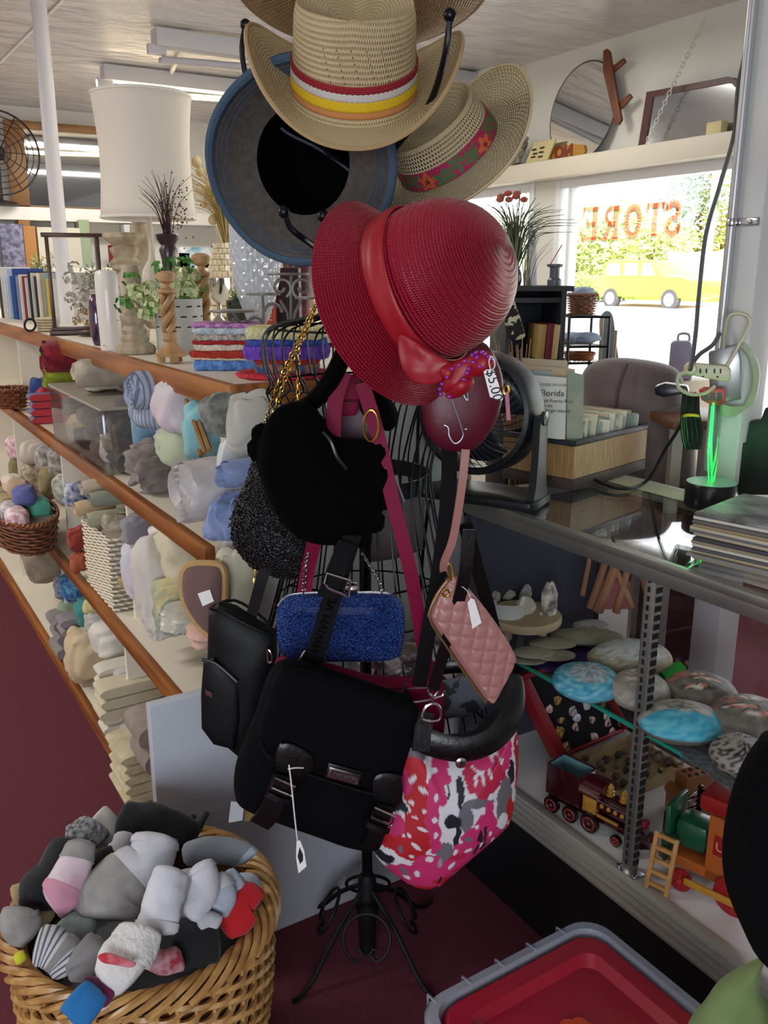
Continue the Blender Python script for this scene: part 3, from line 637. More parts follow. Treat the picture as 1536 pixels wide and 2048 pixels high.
for s in(1,-1):
    c=fc+fr.U*s*(r+.011)
    t=MB(); rows=[]
    for z,wd in((ZT+.012,.05),(ZT+.06,.034),(ZT+.12,.028),(c.z-.02,.026),(c.z+.005,.022)):
        b=V((c.x,c.y,z)); f=fr.N.copy(); f.z=0; f.normalize(); rows.append([b+fr.U*a*.009+f*e*wd for a,e in((-1,-1),(1,-1),(1.3,0),(1,1),(-1,1))])
    t.grid(rows,True,True,True); t.obj('stand_arm',fb,q)
    MB().lathe([(0,0),(.017,0),(.017,.01),(.0,.013)],c+fr.U*s*.004,18,Matrix((fr.W,fr.N,fr.U*s)).transposed()).obj('tilt_knob',M('knob_gloss','34373d',.2),q)
t=MB(); f=fr.N.copy(); f.z=0; f.normalize(); u=fr.U; b=V((fc.x,fc.y,ZT+.001)); pts=[b+u*x+f*y for x,y in((-r-.02,.07),(r+.02,.07),(r+.03,.045),(r+.025,-.06),(r*.5,-.09),(-r*.5,-.09),(-r-.025,-.06))]
t.prism(pts,(0,0,.022)); t.obj('base',fb,q,bevel=.006)
# bamboo box
c=onz(1143,982,ZT); d=onz(1287,938,ZT); c0=(c+d)/2; u=(d-c); wd=u.length; u.normalize(); n=V((-u.y,u.x,0)); n=n if n.dot(FW)>0 else -n
q=empty('bamboo_box',c,'woven bamboo box with dark bound edges holding old booklets','box'); H1=hgt(c,882)-ZT; LN=.20
Bm=Matrix((u,n,V((0,0,1)))).transposed(); bam=M('bamboo','b89363',.5,var='9a7548',vs=30,stretch=(14,14,.6)); dk=M('box_binding','4a3b38',.6)
ux=.19 # side going left from the near corner
lft=onz(1098,965,ZT)-c; lft.z=0; lft=lft.normalized(); LN=.22
def wall(nm,z0,z1,m,th,n0=0):
    for (A,B_) in((c,c+u*wd),(c+n*LN,c+n*LN+u*wd),(c,c+n*LN),(c+u*wd,c+u*wd+n*LN)):
        MB().beam(V((A.x,A.y,ZT+(z0+z1)/2)),V((B_.x,B_.y,ZT+(z0+z1)/2)),th,z1-z0).obj(nm,m,q,bevel=.001)
wall('binding',.001,.03,dk,.009); wall('binding',H1-.014,H1,M('box_rim','33343a',.4),.010)
for k in range(30):
    p=c+u*(k+.5)*wd/30; MB().box((p.x,p.y,ZT+(.03+H1-.014)/2),(wd/30*.93,.005,H1-.046),Bm).obj('bamboo_slat',bam,q)
for k in range(26):
    p=c+n*(k+.5)*LN/26; MB().box((p.x,p.y,ZT+(.03+H1-.014)/2),(.005,LN/26*.93,H1-.046),Bm).obj('bamboo_slat',bam,q)
for A,B_ in((c+u*wd,c+u*wd+n*LN),(c+n*LN,c+n*LN+u*wd)): MB().beam(V((A.x,A.y,ZT+H1/2)),V((B_.x,B_.y,ZT+H1/2)),.005,H1-.03).obj('box_side',bam,q)
MB().box(c+u*wd/2+n*LN/2+V((0,0,.005)),(wd-.01,LN-.01,.006),Bm).obj('box_floor',dk,q)
# booklets standing in the box: thin slabs square to u, topmost edges at varying height
R=random.Random(3); bc=['cfc9b4','d8d2bd','8fa5a4','b8b79c','d5cdb2','7f8c86','c2b58f','9fb3a8','e0dac6','6f7f86','b9a98a','d4d6c8','c8cba9']
for i in range(22):
    x=.075+i*(wd-.09)/22; hh=H1+R.uniform(.02,.05)-.02*(i/22); cc=c+u*x+n*(LN*.5+R.uniform(-.01,.01))+V((0,0,.009+hh/2)); c_=bc[i%13]
    MB().box(cc,(.0045,LN*.82,hh),Bm@Matrix.Rotation(.10+R.uniform(-.03,.03),3,'Y')).obj('booklet',M('booklet_'+c_,c_,.7,var='8d8f86' if i%3==0 else None,vs=50),label='%s booklet standing in the bamboo box, %s from the left'%({'cfc9b4':'cream','d8d2bd':'pale','8fa5a4':'blue grey','b8b79c':'olive grey','d5cdb2':'ivory','7f8c86':'dark sage','c2b58f':'straw','9fb3a8':'sage','e0dac6':'white','6f7f86':'slate','b9a98a':'tan','d4d6c8':'off white','c8cba9':'pale green'}[c_],'first second third fourth fifth sixth seventh eighth ninth tenth eleventh twelfth thirteenth fourteenth fifteenth sixteenth seventeenth eighteenth nineteenth twentieth twenty-first twenty-second'.split()[i]),cat='booklet',group='booklets standing in the bamboo box',bevel=.0008)
for i,(dx,dy,wp,tpx,botp,col,lb) in enumerate([(1070,0,100,720,900,'cdbf9f','tan folder standing tallest behind the Florida booklet'),(1060,.0,95,740,900,'b9c2bd','grey blue folder sheet behind the Florida booklet')]):
    pass
frb=Fr(c+n*.012+V((0,0,.05)),yaw=0); frb.N=-n; frb.U=u; frb.W=V((0,0,1)) ; frb.O=c+n*.02
def sheet(nm,pxs,off,col,label,cat,th=.004,m=None):
    frb.O=c+n*off; return MB().prism([frb.P(x,y) for x,y in pxs],n*th).obj(nm,m or M('sheet_'+col,col,.75),label=label,cat=cat)
def leftsheet(nm,pxs,off,col,label,th=.006):
    # sheets facing the camera, standing in the near left part of the box
    f=Fr(c+n*off+V((0,0,.1)),yaw=0); o=MB().prism([f.P(x,y) for x,y in pxs],-f.N*th).obj(nm,M('sheet_'+col,col,.75,var='b8b19c' if col!='dcdad2' else None,vs=8),label=label,cat='booklet'); return f
leftsheet('folder',[(1045,716),(1135,722),(1140,905),(1045,905)],.15,'b7a685','tan card folder standing highest at the left of the bamboo box')
leftsheet('folder',[(1050,730),(1150,738),(1150,905),(1050,905)],.12,'c6ad80','orange buff file folder just behind the grey blue sheet')
leftsheet('booklet',[(1050,740),(1105,742),(1106,905),(1050,905)],.09,'8aa0a3','grey blue sheet peeping above the Florida booklet')
leftsheet('booklet',[(1135,742),(1168,750),(1164,905),(1133,905)],.075,'8f9c8c','greenish booklet right of the Florida booklet')
f=leftsheet('booklet',[(1062,750),(1133,756),(1130,880),(1064,872)],.035,'dcdad2','pale booklet with Florida printed on its cover')
bk=bpy.data.objects[-1] if False else None
def ftxt(s,px,py,size,nm='cover_lettering'): 
    return text(nm,s,m_ink,f.P(px,py,.0015),f.U,f.W,size,.0003,align='LEFT')
flor=[o for o in S.collection.objects if o.get('label')=='pale booklet with Florida printed on its cover'][0]
for s,px,py,sz in(('Florida',1079,786,.026),('CLOSE-UP: U.S.A.',1080,769,.0105),('with Puerto Rico',1080,801,.014),('and the',1080,811,.012),('Virgin Islands',1090,821,.014)):
    t=ftxt(s,px,py,sz*mp/.0012*.75 if False else sz*.85); t.parent=flor; t.location=WL[t]-WL[flor]
# magazine pile
R=random.Random(6); P=onz(1372,1120,ZT); zt=hgt(P,1015); n_=14; th=(zt-ZT-.012)/n_; U=(onz(1536,1160,ZT)-P); U.z=0; U.normalize(); Nn=V((-U.y,U.x,0)); Nn=Nn if Nn.dot(FW)>0 else -Nn; Bm=Matrix((U,Nn,V((0,0,1)))).transposed()
mc=['b5a98f','8e8c88','c7b28a','5c5b60','d2cdbd','9c8f78','4a4a50','bdae93','77787c','c9bfa6','a08c6c','6c6a68','d8d3c6','9a9a9a']
for i in range(n_):
    z=ZT+.001+i*th; dx=R.uniform(-.008,.008); cc=P+U*(.15+dx)+Nn*(.12+R.uniform(-.006,.006)); c_=mc[i]
    o=MB().box((cc.x,cc.y,z+th/2),(.30,.22,th*.9),Bm@Matrix.Rotation(R.uniform(-.03,.03),3,'Z')).obj('magazine',M('mag_'+c_,c_,.5,var='3d3d40' if i==n_-1 else None,vs=14),bevel=.001,label='%s magazine, %s in the pile on the glass case'%(('tan','grey','buff','dark grey','cream','brown','charcoal','sand','mid grey','straw','tan brown','dark taupe','off white','')[i],('lowest','second from the bottom','third from the bottom','fourth from the bottom','fifth from the bottom','sixth from the bottom','just below the middle','just above the middle','sixth from the top','fifth from the top','fourth from the top','third from the top','next to the top','')[i]) if i<n_-1 else 'glossy grey pictured magazine on top of the pile',cat='magazine',group='magazines piled on the glass case')
    if i==n_-1: del o['group']
# clear acrylic box under
# LED lamp base
P=onz(1419,1012,ZT); rr=pm(P,50); zb2=hgt(P,964)
q=empty('led_lamp',P,'round black lamp base with a glowing green acrylic sheet','lamp')
MB().lathe([(rr*.97,ZT+.001),(rr,ZT+.004),(rr,zb2-.003),(rr*.97,zb2)],(P.x,P.y,0),40).obj('lamp_base',M('lamp_base','17171b',.3),q,)
MB().lathe([(rr*.96,zb2),(rr*.96,zb2+.001)],(P.x,P.y,0),40).obj('base_top',M('lamp_top','8f9ba0',.4),q)
zt=hgt(P,800); MB().box((P.x,P.y,(zb2+zt)/2),(.0035,.05,zt-zb2),Matrix.Rotation(-YAW-.12,3,'Z')).obj('acrylic_sheet',glass('acrylic',(.9,1,.93,1),.0),q)
fa=Fr((P.x,P.y,zb2+.01),0); e=MB().tube([fa.P(1424,966,.0),fa.P(1422,880,0),fa.P(1427,806,0)],.0022,6).tube([fa.P(1418,975,0),fa.P(1416,900,0),fa.P(1424,812,0)],.0012,6); e.obj('glowing_edge',M('glow_green','00ff3c',.4,emit=3),q)
lamp('POINT','led_glow',fa.P(1421,880,.02),.18,(.1,1,.3)).data.shadow_soft_size=.03
# black stepped display
pts=[(1370,1010),(1392,886),(1425,886),(1440,843),(1472,843),(1488,826),(1536,826),(1600,826),(1600,1040)]
f=Fr(onz(1400,985,ZT)+V((0,0,0)),yaw=-15); f.O=onz(1445,1000,ZT)+RT*.0+V((.05,.05,0))
o=MB().prism([f.w(u,max(v,.002)) for u,v in [f.uv(x,y) for x,y in [(1474,990),(1474,886),(1492,886),(1500,843),(1520,843),(1530,816),(1600,816),(1600,990)]]],-f.N*.05); o.obj('stepped_box',M('stepped_black','101317',.5),bevel=.002,label='black stepped cardboard display beside the green lamp',cat='box')
# ================================================================ OUTSIDE
ASPH=M('asphalt_sunny','c9c8c6',.9,bump='noise',bs=30,bst=.2)
MB().prism([(XW+.14,-30,-.12),(6.4,-30,-.12),(30,-30,.62),(90,-30,.7),(90,-30,-.5),(XW+.14,-30,-.5)],(0,150,0)).obj('ground',ASPH,kind='structure')
MB().bb(XW+.14,6.4,-20,60,-.06,0).obj('sidewalk',M('concrete_pale','d5d2cb',.9),kind='structure')
def Dp(px,py,z=-.06): return onz(px,py,z)
# far grass bank
c=ray(1250,590); 
# road runs along Y; far kerb at distance X ~ 27
MB().bb(29,60,-30,95,.3,.75).obj('grass_verge',M('grass','8fae45',.95,var='c9c75a',vs=1.2),kind='structure')
MB().bb(46,47,-40,120,.6,3.0).obj('wall_far',M('pale_building','d9d5cf',.8),kind='structure')
def leafmass(name,P,rx,rz,n,cols,label,cat,trunk=0,seed=0,ls=.35,grp=None):
    R=random.Random(seed); q=empty(name,P,label,cat,grp)
    if trunk: MB().tube([(P[0],P[1],P[2]),(P[0],P[1],P[2]+trunk+rz*.6)],.16,8).obj('trunk',M('bark','6b5a45',.9),q)
    for ci,c in enumerate(cols):
        mb=MB(); m_=n//len(cols)
        for i in range(m_):
            a=R.uniform(0,2*PI);t=R.uniform(-1,1);r=(R.random()**.35)*(1+.25*math.sin(3*a+seed)); s=math.sqrt(1-t*t)
            c0=V((P[0]+rx*r*s*math.cos(a),P[1]+rx*r*s*math.sin(a),P[2]+trunk+rz*(1+t*r))); u=V((R.uniform(-1,1),R.uniform(-1,1),R.uniform(-1,1))).normalized(); v=u.orthogonal().normalized(); k=ls*R.uniform(.6,1.3)
            mb.add([c0-u*k,c0-v*k*.5,c0+u*k,c0+v*k*.5],[(0,1,2,3)])
        mb.obj('foliage',M('leaf_'+c,c,.8),q,smooth=False,fix=False,kind='stuff')
def tp_(px,X): d=ray(px,560); k=X/d.x; return (X,d.y*k,.02+.6*min(1,(X-6.4)/23.6))
T=[(1150,36,2.6,1.7,2600,['a9ba78','bcc682','cfd08c'],.6,'pale green tree at the left edge of the window view'),
   (1225,35,2.4,1.9,2800,['b3c076','cccb78','a0b27a'],.8,'green and yellow tree behind the painted T'),
   (1300,33,2.4,1.7,2800,['dcd070','c3ca7c','aab97c'],.2,'yellow leaved bushy tree behind the passing yellow vehicle'),
   (1388,36,2.2,3.4,2800,['b3c4b8','c1cdc0','a5b8a8'],1.8,'tall grey green tree at the upper right of the window'),
   (1440,38,1.8,2.6,2200,['e6d672','ddcf6c','c6c87c'],1.0,'golden autumn tree by the pillar'),
   (965,36,3.0,2.2,1800,['a8bd7e','c5c884','95a97a'],.6,'green tree seen through the far small window')]
for i,(px,X,rx,rz,n,cs,tr,lb) in enumerate(T): leafmass('tree',tp_(px,X),rx,rz,n,cs,lb,'tree',tr,i,.17)
for i,(px,X,r,lb) in enumerate([(1152,27.5,1.1,'round clipped green bush left of the wicker basket view'),(1222,27.5,1.0,'round green bush just left of the yellow vehicle')]): leafmass('bush',tp_(px,X),r*1.1,r*.5,1400,['86a24a','a2b85c'],lb,'bush',0,20+i,.11)
for px,X,h,lb in((1250,36,9,'thin white pole behind the letter T'),(1412,28,12,'tall white lamp post near the pillar')):
    P=tp_(px,X); MB().lathe([(.14,.16),(.11,h)],(P[0],P[1],P[2]),10).lathe([(.2,.16),(.2,.5)],(P[0],P[1],P[2]),10).obj('lamp_post',M('pole_white','dfe0e2',.5),label=lb,cat='pole')
# vehicles: side profile extruded, wheels
def vehicle(name,px,X,prof,L,col,label,flip=1):
    P=V(tp_(px,X)); P.z-=.12; q=empty(name,P,label,'vehicle'); W=1.9
    def pt(u,z,w): return V((P.x+w,P.y+flip*u,P.z+z))
    body=[(u*L,z) for u,z in prof]
    MB().prism([pt(u,z,-W/2) for u,z in body],(W,0,0)).obj('body',M('veh_'+col,col,.35,coat=.5),q,bevel=.05)
    return q,pt,W
vy='dba92c'
q,pt,W=vehicle('yellow_suv',1318,26.,[(-.5,.42),(-.5,1.0),(-.44,1.12),(-.22,1.18),(-.08,1.72),(.38,1.76),(.46,1.15),(.5,1.1),(.5,.42)],4.3,vy,'yellow sport utility vehicle passing outside the shop window')
for u0,u1 in((-.16,.0),(.03,.2),(.23,.4)): MB().prism([pt(u*4.3,z,-W/2-.01) for u,z in((u0+.0,1.18),(u1,1.18),(u1-.015,1.62),(u0+(.06 if u0<-.1 else .015),1.62))],(-.012,0,0)).obj('side_window',M('car_glass','a9ab9c',.2),q)
for u in(-.32,.33):
    w_=MB().lathe([(.0,0),(.36,0),(.36,.22),(0,.22)],pt(u*4.3,.36,-W/2-.04),22,Matrix(((0,0,1),(1,0,0),(0,1,0)))).obj('wheel',M('tyre','4b4b4d',.8),q)
    MB().lathe([(0,-.0),(.2,-.01),(.23,0),(.23,.01)],pt(u*4.3,.36,-W/2-.045),18,Matrix(((0,0,1),(1,0,0),(0,1,0)))).obj('hubcap',m_chrome,w_)
MB().bb(P.x,P.x,0,0,0,0) if False else None
q,pt,W=vehicle('pale_van',1452,31.,[(-.5,.4),(-.5,1.3),(-.42,1.6),(-.3,2.0),(.5,2.0),(.5,.4)],4.6,'e3d9b0','pale cream van behind the yellow vehicle')
for u in(-.3,.3): MB().lathe([(.0,0),(.36,0),(.36,.22),(0,.22)],pt(u*4.6,.36,-W/2-.04),22,Matrix(((0,0,1),(1,0,0),(0,1,0)))).obj('wheel',MC['tyre'],q)
MB().prism([pt(u*4.6,z,-W/2-.01) for u,z in((-.4,1.3),(-.15,1.3),(-.15,1.8),(-.3,1.8))],(-.012,0,0)).obj('side_window',MC['car_glass'],q)
# STORE lettering on the pane (seen reversed)
for ch,px,sz in zip('EROTS',(1180,1222,1266,1310,1345),(1,1,1,1,1)):
    k=onx(px,443,XW+.016); 
    for nm,mm,bo,dx,of in(('letter','orange',.010,0,0),('letter_shadow','shade',.014,.004,.004)):
        pass
def translucent(name,col):
    m=M(name,col,.6); nt=m.node_tree; N=nt.nodes; L=nt.links; t=N.new('ShaderNodeBsdfTranslucent'); t.inputs[0].default_value=lin(col); mx=N.new('ShaderNodeMixShader'); mx.inputs[0].default_value=.5
    L.new(N['Principled BSDF'].outputs[0],mx.inputs[1]); L.new(t.outputs[0],mx.inputs[2]); L.new(mx.outputs[0],N['Material Output'].inputs[0]); return m
def tint(name,col,fac):
    m=glass(name,lin(col),.0); nt=m.node_tree; N=nt.nodes; L=nt.links; t=N.new('ShaderNodeBsdfTranslucent'); t.inputs[0].default_value=lin(col); mx=N.new('ShaderNodeMixShader'); mx.inputs[0].default_value=fac
    tr=[n for n in N if n.type=='BSDF_TRANSPARENT'][0]; o=[n for n in N if n.type=='OUTPUT_MATERIAL'][0]; L.new(tr.outputs[0],mx.inputs[1]); L.new(t.outputs[0],mx.inputs[2]); L.new(mx.outputs[0],o.inputs[0]); return m
lo=tint('sign_orange','dc9378',.6); ls=tint('sign_shadow','8a9c8f',.5)
# glyph strokes in a unit box, already in reading order; mirrored below because the word faces the street
def arcp(cx,cy,rx,ry,a0,a1,n=14): return [(cx+rx*math.cos(math.radians(a0+(a1-a0)*i/n)),cy+ry*math.sin(math.radians(a0+(a1-a0)*i/n))) for i in range(n+1)]
G={'E':[([(.25,.04),(.25,.96)],.2),([(.12,.93),(.82,.93)],.11),([(.12,.07),(.85,.07)],.11),([(.25,.5),(.62,.5)],.1),([(.82,.98),(.86,.72)],.08),([(.85,.02),(.9,.3)],.08),([(.62,.64),(.62,.36)],.07)],
 'R':[([(.25,.04),(.25,.96)],.2),([(.12,.93),(.5,.93)]+arcp(.5,.71,.27,.22,90,-90)+[(.3,.49)],.13),([(.5,.48),(.68,.2),(.76,.06)],.17),([(.1,.05),(.42,.05)],.09),([(.66,.05),(.95,.05)],.09)],
 'O':[(arcp(.5,.5,.33,.42,0,360,28),.19)],
 'T':[([(.5,.04),(.5,.96)],.2),([(.1,.91),(.9,.91)],.14),([(.1,.98),(.08,.7)],.09),([(.9,.98),(.92,.7)],.09),([(.33,.05),(.67,.05)],.09)],
 'S':[([(.8,.74)]+arcp(.5,.72,.28,.22,30,180,8)+[(.3,.58),(.5,.5),(.72,.4)]+arcp(.5,.27,.3,.22,0,-160,10)+[(.18,.3)],.18),([(.82,.95),(.84,.7)],.08),([(.17,.05),(.16,.33)],.08)]}
for i,(ch,px,py) in enumerate((('E',1180,448),('R',1222,446),('O',1266,443),('T',1310,439),('S',1346,437))):
    c=onx(px,py,XW+.015); hh=onx(px,py-35,XW).z-onx(px,py+35,XW).z; ww=abs(onx(px-20,py,XW).y-onx(px+20,py,XW).y)
    q=empty('window_letter',c-V((0,0,hh/2)),'orange painted letter %s of the reversed word on the window'%ch,'letter')
    for nm,mm in(('letter_face',lo),('letter_shadow',ls)):
        mb=MB(); k=0
        for st,w_ in G[ch]:
            for a_,b_ in zip(st[:-1],st[1:]):
                A=V((a_[0]-.5,a_[1]-.5,0)); B_=V((b_[0]-.5,b_[1]-.5,0)); d_=(B_-A); L_=d_.length
                if L_<1e-5: continue
                d_/=L_; nn=V((-d_.y,d_.x,0)); k+=1
                if nm=='letter_face': q4=[A-nn*w_/2-d_*.012,B_-nn*w_/2+d_*.012,B_+nn*w_/2+d_*.012,A+nn*w_/2-d_*.012]
                else:
                    sd=1 if nn.x*.8-nn.y>0 else -1; q4=[A+nn*sd*w_/2,B_+nn*sd*w_/2,B_+nn*sd*(w_/2+.045),A+nn*sd*(w_/2+.045)]
                mb.add([c+V((.00002*k,p.x*ww,p.y*hh)) for p in q4],[(0,1,2,3)])
        mb.obj(nm,mm,q,smooth=False,fix=False)
# ================================================================ UPPER WALL, LEDGE
def xq(nm,pts,X,th,mat,par=None,**k): return MB().prism([onx(x,y,X) for x,y in pts],(th,0,0)).obj(nm,mat,par,**k)
# round mirror leaning on the ledge
LX=3.93
c=onx(1157,225,LX); rz=(onx(1157,122,LX).z-onx(1157,325,LX).z)/2
q=empty('round_mirror',(c.x,c.y,c.z-rz),'large round frameless mirror leaning on the ledge above the window','mirror')
ell=[V((LX+.03,c.y+rz*.96*math.cos(a),c.z+rz*math.sin(a))) for a in [i*2*PI/56 for i in range(56)]]
ell=[p+V((.03*(p.z-c.z)/rz,0,0)) for p in ell]
MB().prism(ell,(-.006,0,0)).obj('mirror_glass',m_mirror,q); MB().tube([p-V((.003,0,0)) for p in ell],.005,6,True).obj('mirror_edge',M('edge_dark','3a3c3c',.4),q)
# slatted wooden rack
wdk=wood('rack_wood','6b3a24','7f4a30',.5,(1,1,1),8)
q=empty('wooden_rack',onx(1240,250,LX-.03),'small dark wooden rack with two cross bars hung beside the round mirror','rack')
xq('rail',[(1206,102),(1212,97),(1218,103),(1242,240),(1236,250),(1230,248),(1205,140)],LX-.03,.018,wdk,q,bevel=.002)
for pts in([(1222,134),(1246,116),(1250,124),(1226,145)],[(1236,205),(1258,187),(1263,194),(1240,219)]): xq('cross_bar',pts,LX-.012,.016,wdk,q,bevel=.002)
# framed mirror
q=empty('framed_mirror',onx(1380,280,LX),'dark wood framed mirror leaning on the ledge by the pillar','mirror')
fo=[(1276,293),(1293,184),(1455,153),(1467,155),(1487,178),(1495,262)]; fi=[(1290,289),(1305,194),(1455,166),(1464,168),(1482,186),(1488,262)]
O_=[onx(x,y,LX) for x,y in fo]; I_=[onx(x,y,LX) for x,y in fi]
mb=MB(); mb.grid([[a+V((0,0,0)) for a in O_],[b for b in I_],[b+V((.02,0,0)) for b in I_],[a+V((.02,0,0)) for a in O_],[a for a in O_]]); mb.obj('mirror_frame',M('frame_mahogany','4f2320',.4),q)
MB().prism([p+V((.008,0,0)) for p in I_],(.006,0,0)).obj('mirror_glass',M('mirror_dull','b9babd',.12,1),q)
mb=MB(); a=onx(1500,10,3.2); 
# hanging chain in front of the mirror
def chain(name,pts,lk,wr,mat,label=None,cat=None,parent=None,smooth=6,kind=None,loc=None):
    P_=cr(pts,smooth); seg=[0]
    for i in range(1,len(P_)): seg.append(seg[-1]+(P_[i]-P_[i-1]).length)
    n=max(2,int(seg[-1]/(lk*.78))); mb=MB(); j=0
    for k in range(n):
        s_=(k+.5)*seg[-1]/n
        while j<len(seg)-2 and seg[j+1]<s_: j+=1
        d=(P_[j+1]-P_[j]); c=P_[j]+d*((s_-seg[j])/max(1e-6,seg[j+1]-seg[j])); d.normalize(); u=d.orthogonal().normalized(); v=d.cross(u)
        if k%2: u=v
        mb.tube([c+d*lk*.5*math.cos(a)+u*lk*.3*math.sin(a) for a in [i*PI/4 for i in range(8)]],wr,4,True)
    return mb.obj(name,mat,parent,label=label,cat=cat,kind=kind,loc=loc)
chain('hanging_chain',[onx(1411,35,LX-.05),onx(1344,175,LX-.05),onx(1291,290,LX-.05)],.03,.003,M('chain_white','d7d5cd',.4),'thin pale chain hanging in front of the framed mirror','chain')
p=onx(1433,262,LX-.04); MB().box((p.x,p.y,p.z+.012),(.05,.09,.06)).obj('paper_note',M('note_cream','dccf9c',.8),label='small cream paper card on the ledge by the framed mirror',cat='card',bevel=.004)
# ledge: driftwood sculpture, two signs
p=onx(1036,325,LX-.03); R=random.Random(8); mb=MB()
for k in range(9):
    a=onx(1010+R.uniform(0,30),332-R.uniform(0,6),LX-.03+R.uniform(-.03,.03)); b=onx(1035+R.uniform(-10,22),300-R.uniform(0,30),LX-.03+R.uniform(-.03,.03)); a.z=max(a.z,2.29)
    mb.tube([a,(a+b)/2+V((0,R.uniform(-.03,.03),R.uniform(-.02,.02))),b],lambda t:.016*(1-.6*t)+.003,7,smooth=3)
mb.obj('driftwood_piece',wood('driftwood','6a6257','9b9183',.8,(1,1,1),20),label='grey driftwood sculpture at the left end of the ledge',cat='ornament')
q=empty('cream_sign',onx(1080,322,LX-.06),'cream card sign with small drawings propped on the ledge','sign')
xq('sign_board',[(1050,328),(1068,286),(1112,277),(1095,319)],LX-.04,.01,M('sign_cream','cfc18f',.7),q)
mb=MB()
for k,(x,y) in enumerate([(1068,300),(1070,308),(1066,315),(1084,296),(1082,305),(1080,314)]): mb.prism([onx(x+dx,y+dy,LX-.042) for dx,dy in((-4,-1.5),(5,-3),(5,0),(-4,2))],(-.001,0,0))
mb.obj('drawing',m_ink,q)
q=empty('orange_sign',onx(1130,316,LX),'orange rounded sign board lettered NO propped on the ledge','sign')
xq('sign_board',[(1098,318),(1107,294),(1150,288),(1166,290),(1170,300),(1168,308)],LX-.01,.01,M('sign_amber','b5832f',.5),q)
a=onx(1127,305,LX-.012); text('lettering','NO',M('sign_brown','7a2f1a',.5),a,(0,1,0),(0,0,1),.10,.001,q,bold=.006,sx=1.0)
# cords hanging beside pillar
pc=dep(1480,0,2.15)
def wire(name,pts,r,mat,label,cat='cable',seg=6): return MB().tube(pts,r,seg,smooth=8).obj(name,mat,label=label,cat=cat)
wire('ceiling_cable',[V((dep(1502,20,2.10).x,dep(1502,20,2.10).y,CEIL-.005)),dep(1502,20,2.10),dep(1477,170,2.1),dep(1468,270,2.1),dep(1440,370,2.12),dep(1412,470,2.12),dep(1398,590,2.12),dep(1392,660,2.1),dep(1385,715,2.08),dep(1380,740,2.06)],.0055,M('cord_grey','56595a',.5),'grey electric cord hanging from the ceiling in front of the window')
# ================================================================ OUTLET BOX, CORDS (on the pillar)
pX=plx; f=Fr(V((plx-.03,ply-.1,1.2)),yaw=0); f.O=dep(1425,760,2.12)
mw=M('plastic_ivory','cfc9a9',.4)
q=empty('power_strip',f.P(1410,775),'ivory plastic outlet strip plugged beside the pillar','outlet')
t=MB().prism([f.P(x,y,0) for x,y in((1388,724),(1455,730),(1462,738),(1462,756),(1455,762),(1388,750))],f.N*.03); t.obj('strip_body',mw,q,bevel=.004)
t=MB()
for x in(1402,1414,1430,1442): t.prism([f.P(x+dx,740+dy,.0305) for dx,dy in((-1.5,-5),(1.5,-5),(1.5,4),(-1.5,4))],f.N*.0006)
for x in(1407,1436): t.ball(f.P(x,751,.0305),.0022,6)
t.obj('socket_slots',m_ink,q)
t=MB(); t.lathe([(0,.03),(.016,.03),(.018,.045),(.012,.055),(0,.057)],f.P(1383,736,-.02),14,Matrix((f.U,f.W,f.N)).transposed()); t.obj('white_plug',mw,label='rounded ivory plug at the left of the outlet strip',cat='plug')
t=MB().prism([f.P(x,y,-.07) for x,y in((1416,705),(1475,690),(1482,720),(1484,800),(1420,812))],f.N*.055); t.obj('metal_junction_box',M('box_steel','9a9c9a',.3,.8),label='grey steel junction box behind the ivory outlet strip',cat='box',bevel=.004)
q=empty('red_adapter',f.P(1440,790),'flat red power adapter with green sockets under the outlet strip','adapter')
MB().prism([f.P(x,y,.0) for x,y in((1398,778),(1408,772),(1452,776),(1452,806),(1428,810),(1404,798))],f.N*.022).obj('adapter_body',M('adapter_red','b5402c',.4),q,bevel=.003)
t=MB()
for x in(1412,1426,1440): t.prism([f.P(x+dx,791+dy,.0225) for dx,dy in((-5,-8),(5,-8),(5,8),(-5,8))],f.N*.001)
t.obj('adapter_socket',M('adapter_dark','22382c',.4),q)
q=MB().prism([f.P(x,y,.02) for x,y in((1310,772),(1330,766),(1375,772),(1378,784),(1330,793),(1312,788))],-f.N*.05).obj('black_power_brick',M('brick_black','14161a',.3),label='black power brick lying left of the red adapter',cat='adapter',bevel=.004)
iv=M('cord_ivory','bdb89a',.4); ig=M('cord_clear','9fa88a',.35)
wire('ivory_cable',[f.P(1378,742,.03),f.P(1360,748,.03),f.P(1358,770,.03),f.P(1380,785,.03),f.P(1410,783,.04),f.P(1432,768,.04)],.0045,iv,'ivory cord looping below the outlet strip')
wire('ivory_cable',[f.P(1452,735,.01),f.P(1478,690,.0),f.P(1500,645,0),f.P(1485,628,0),f.P(1460,632,0),f.P(1450,665,-.01),f.P(1446,700,-.02)],.0045,iv,'ivory cord making the tall loop above the outlet strip')
wire('grey_cable',[f.P(1385,726,.02),f.P(1400,708,.0),f.P(1425,690,0),f.P(1440,665,0)],.006,M('cord_grey'),'short grey cord rising left of the junction box')
for k in range(5):
    wire('coiled_cable',[f.P(1478+k*3,690,-.01),f.P(1500+k*3,715+k*2,-.01),f.P(1508+k*2,760,-.012),f.P(1495+k*2,806,-.01),f.P(1465,832-k*4,-.01),f.P(1440,824-k*4,-.01)],.0042,ig,'pale green coiled cord strand, %s of the hanks by the pillar'%('innermost','second from inside','middle','second from outside','outermost')[k])
bk=M('cord_black','101114',.4)
wire('fan_cable',[P0+V((-.02,.02,.03)),onz(1135,930,ZT+.02),onz(1200,965,ZT+.012),onz(1250,978,ZT+.008),onz(1295,960,ZT+.012),f.P(1330,900,0),f.P(1355,860,.02),f.P(1385,800,.02)],.0045,bk,'black fan cord drooping over the glass top up to the outlets')
mb=MB()
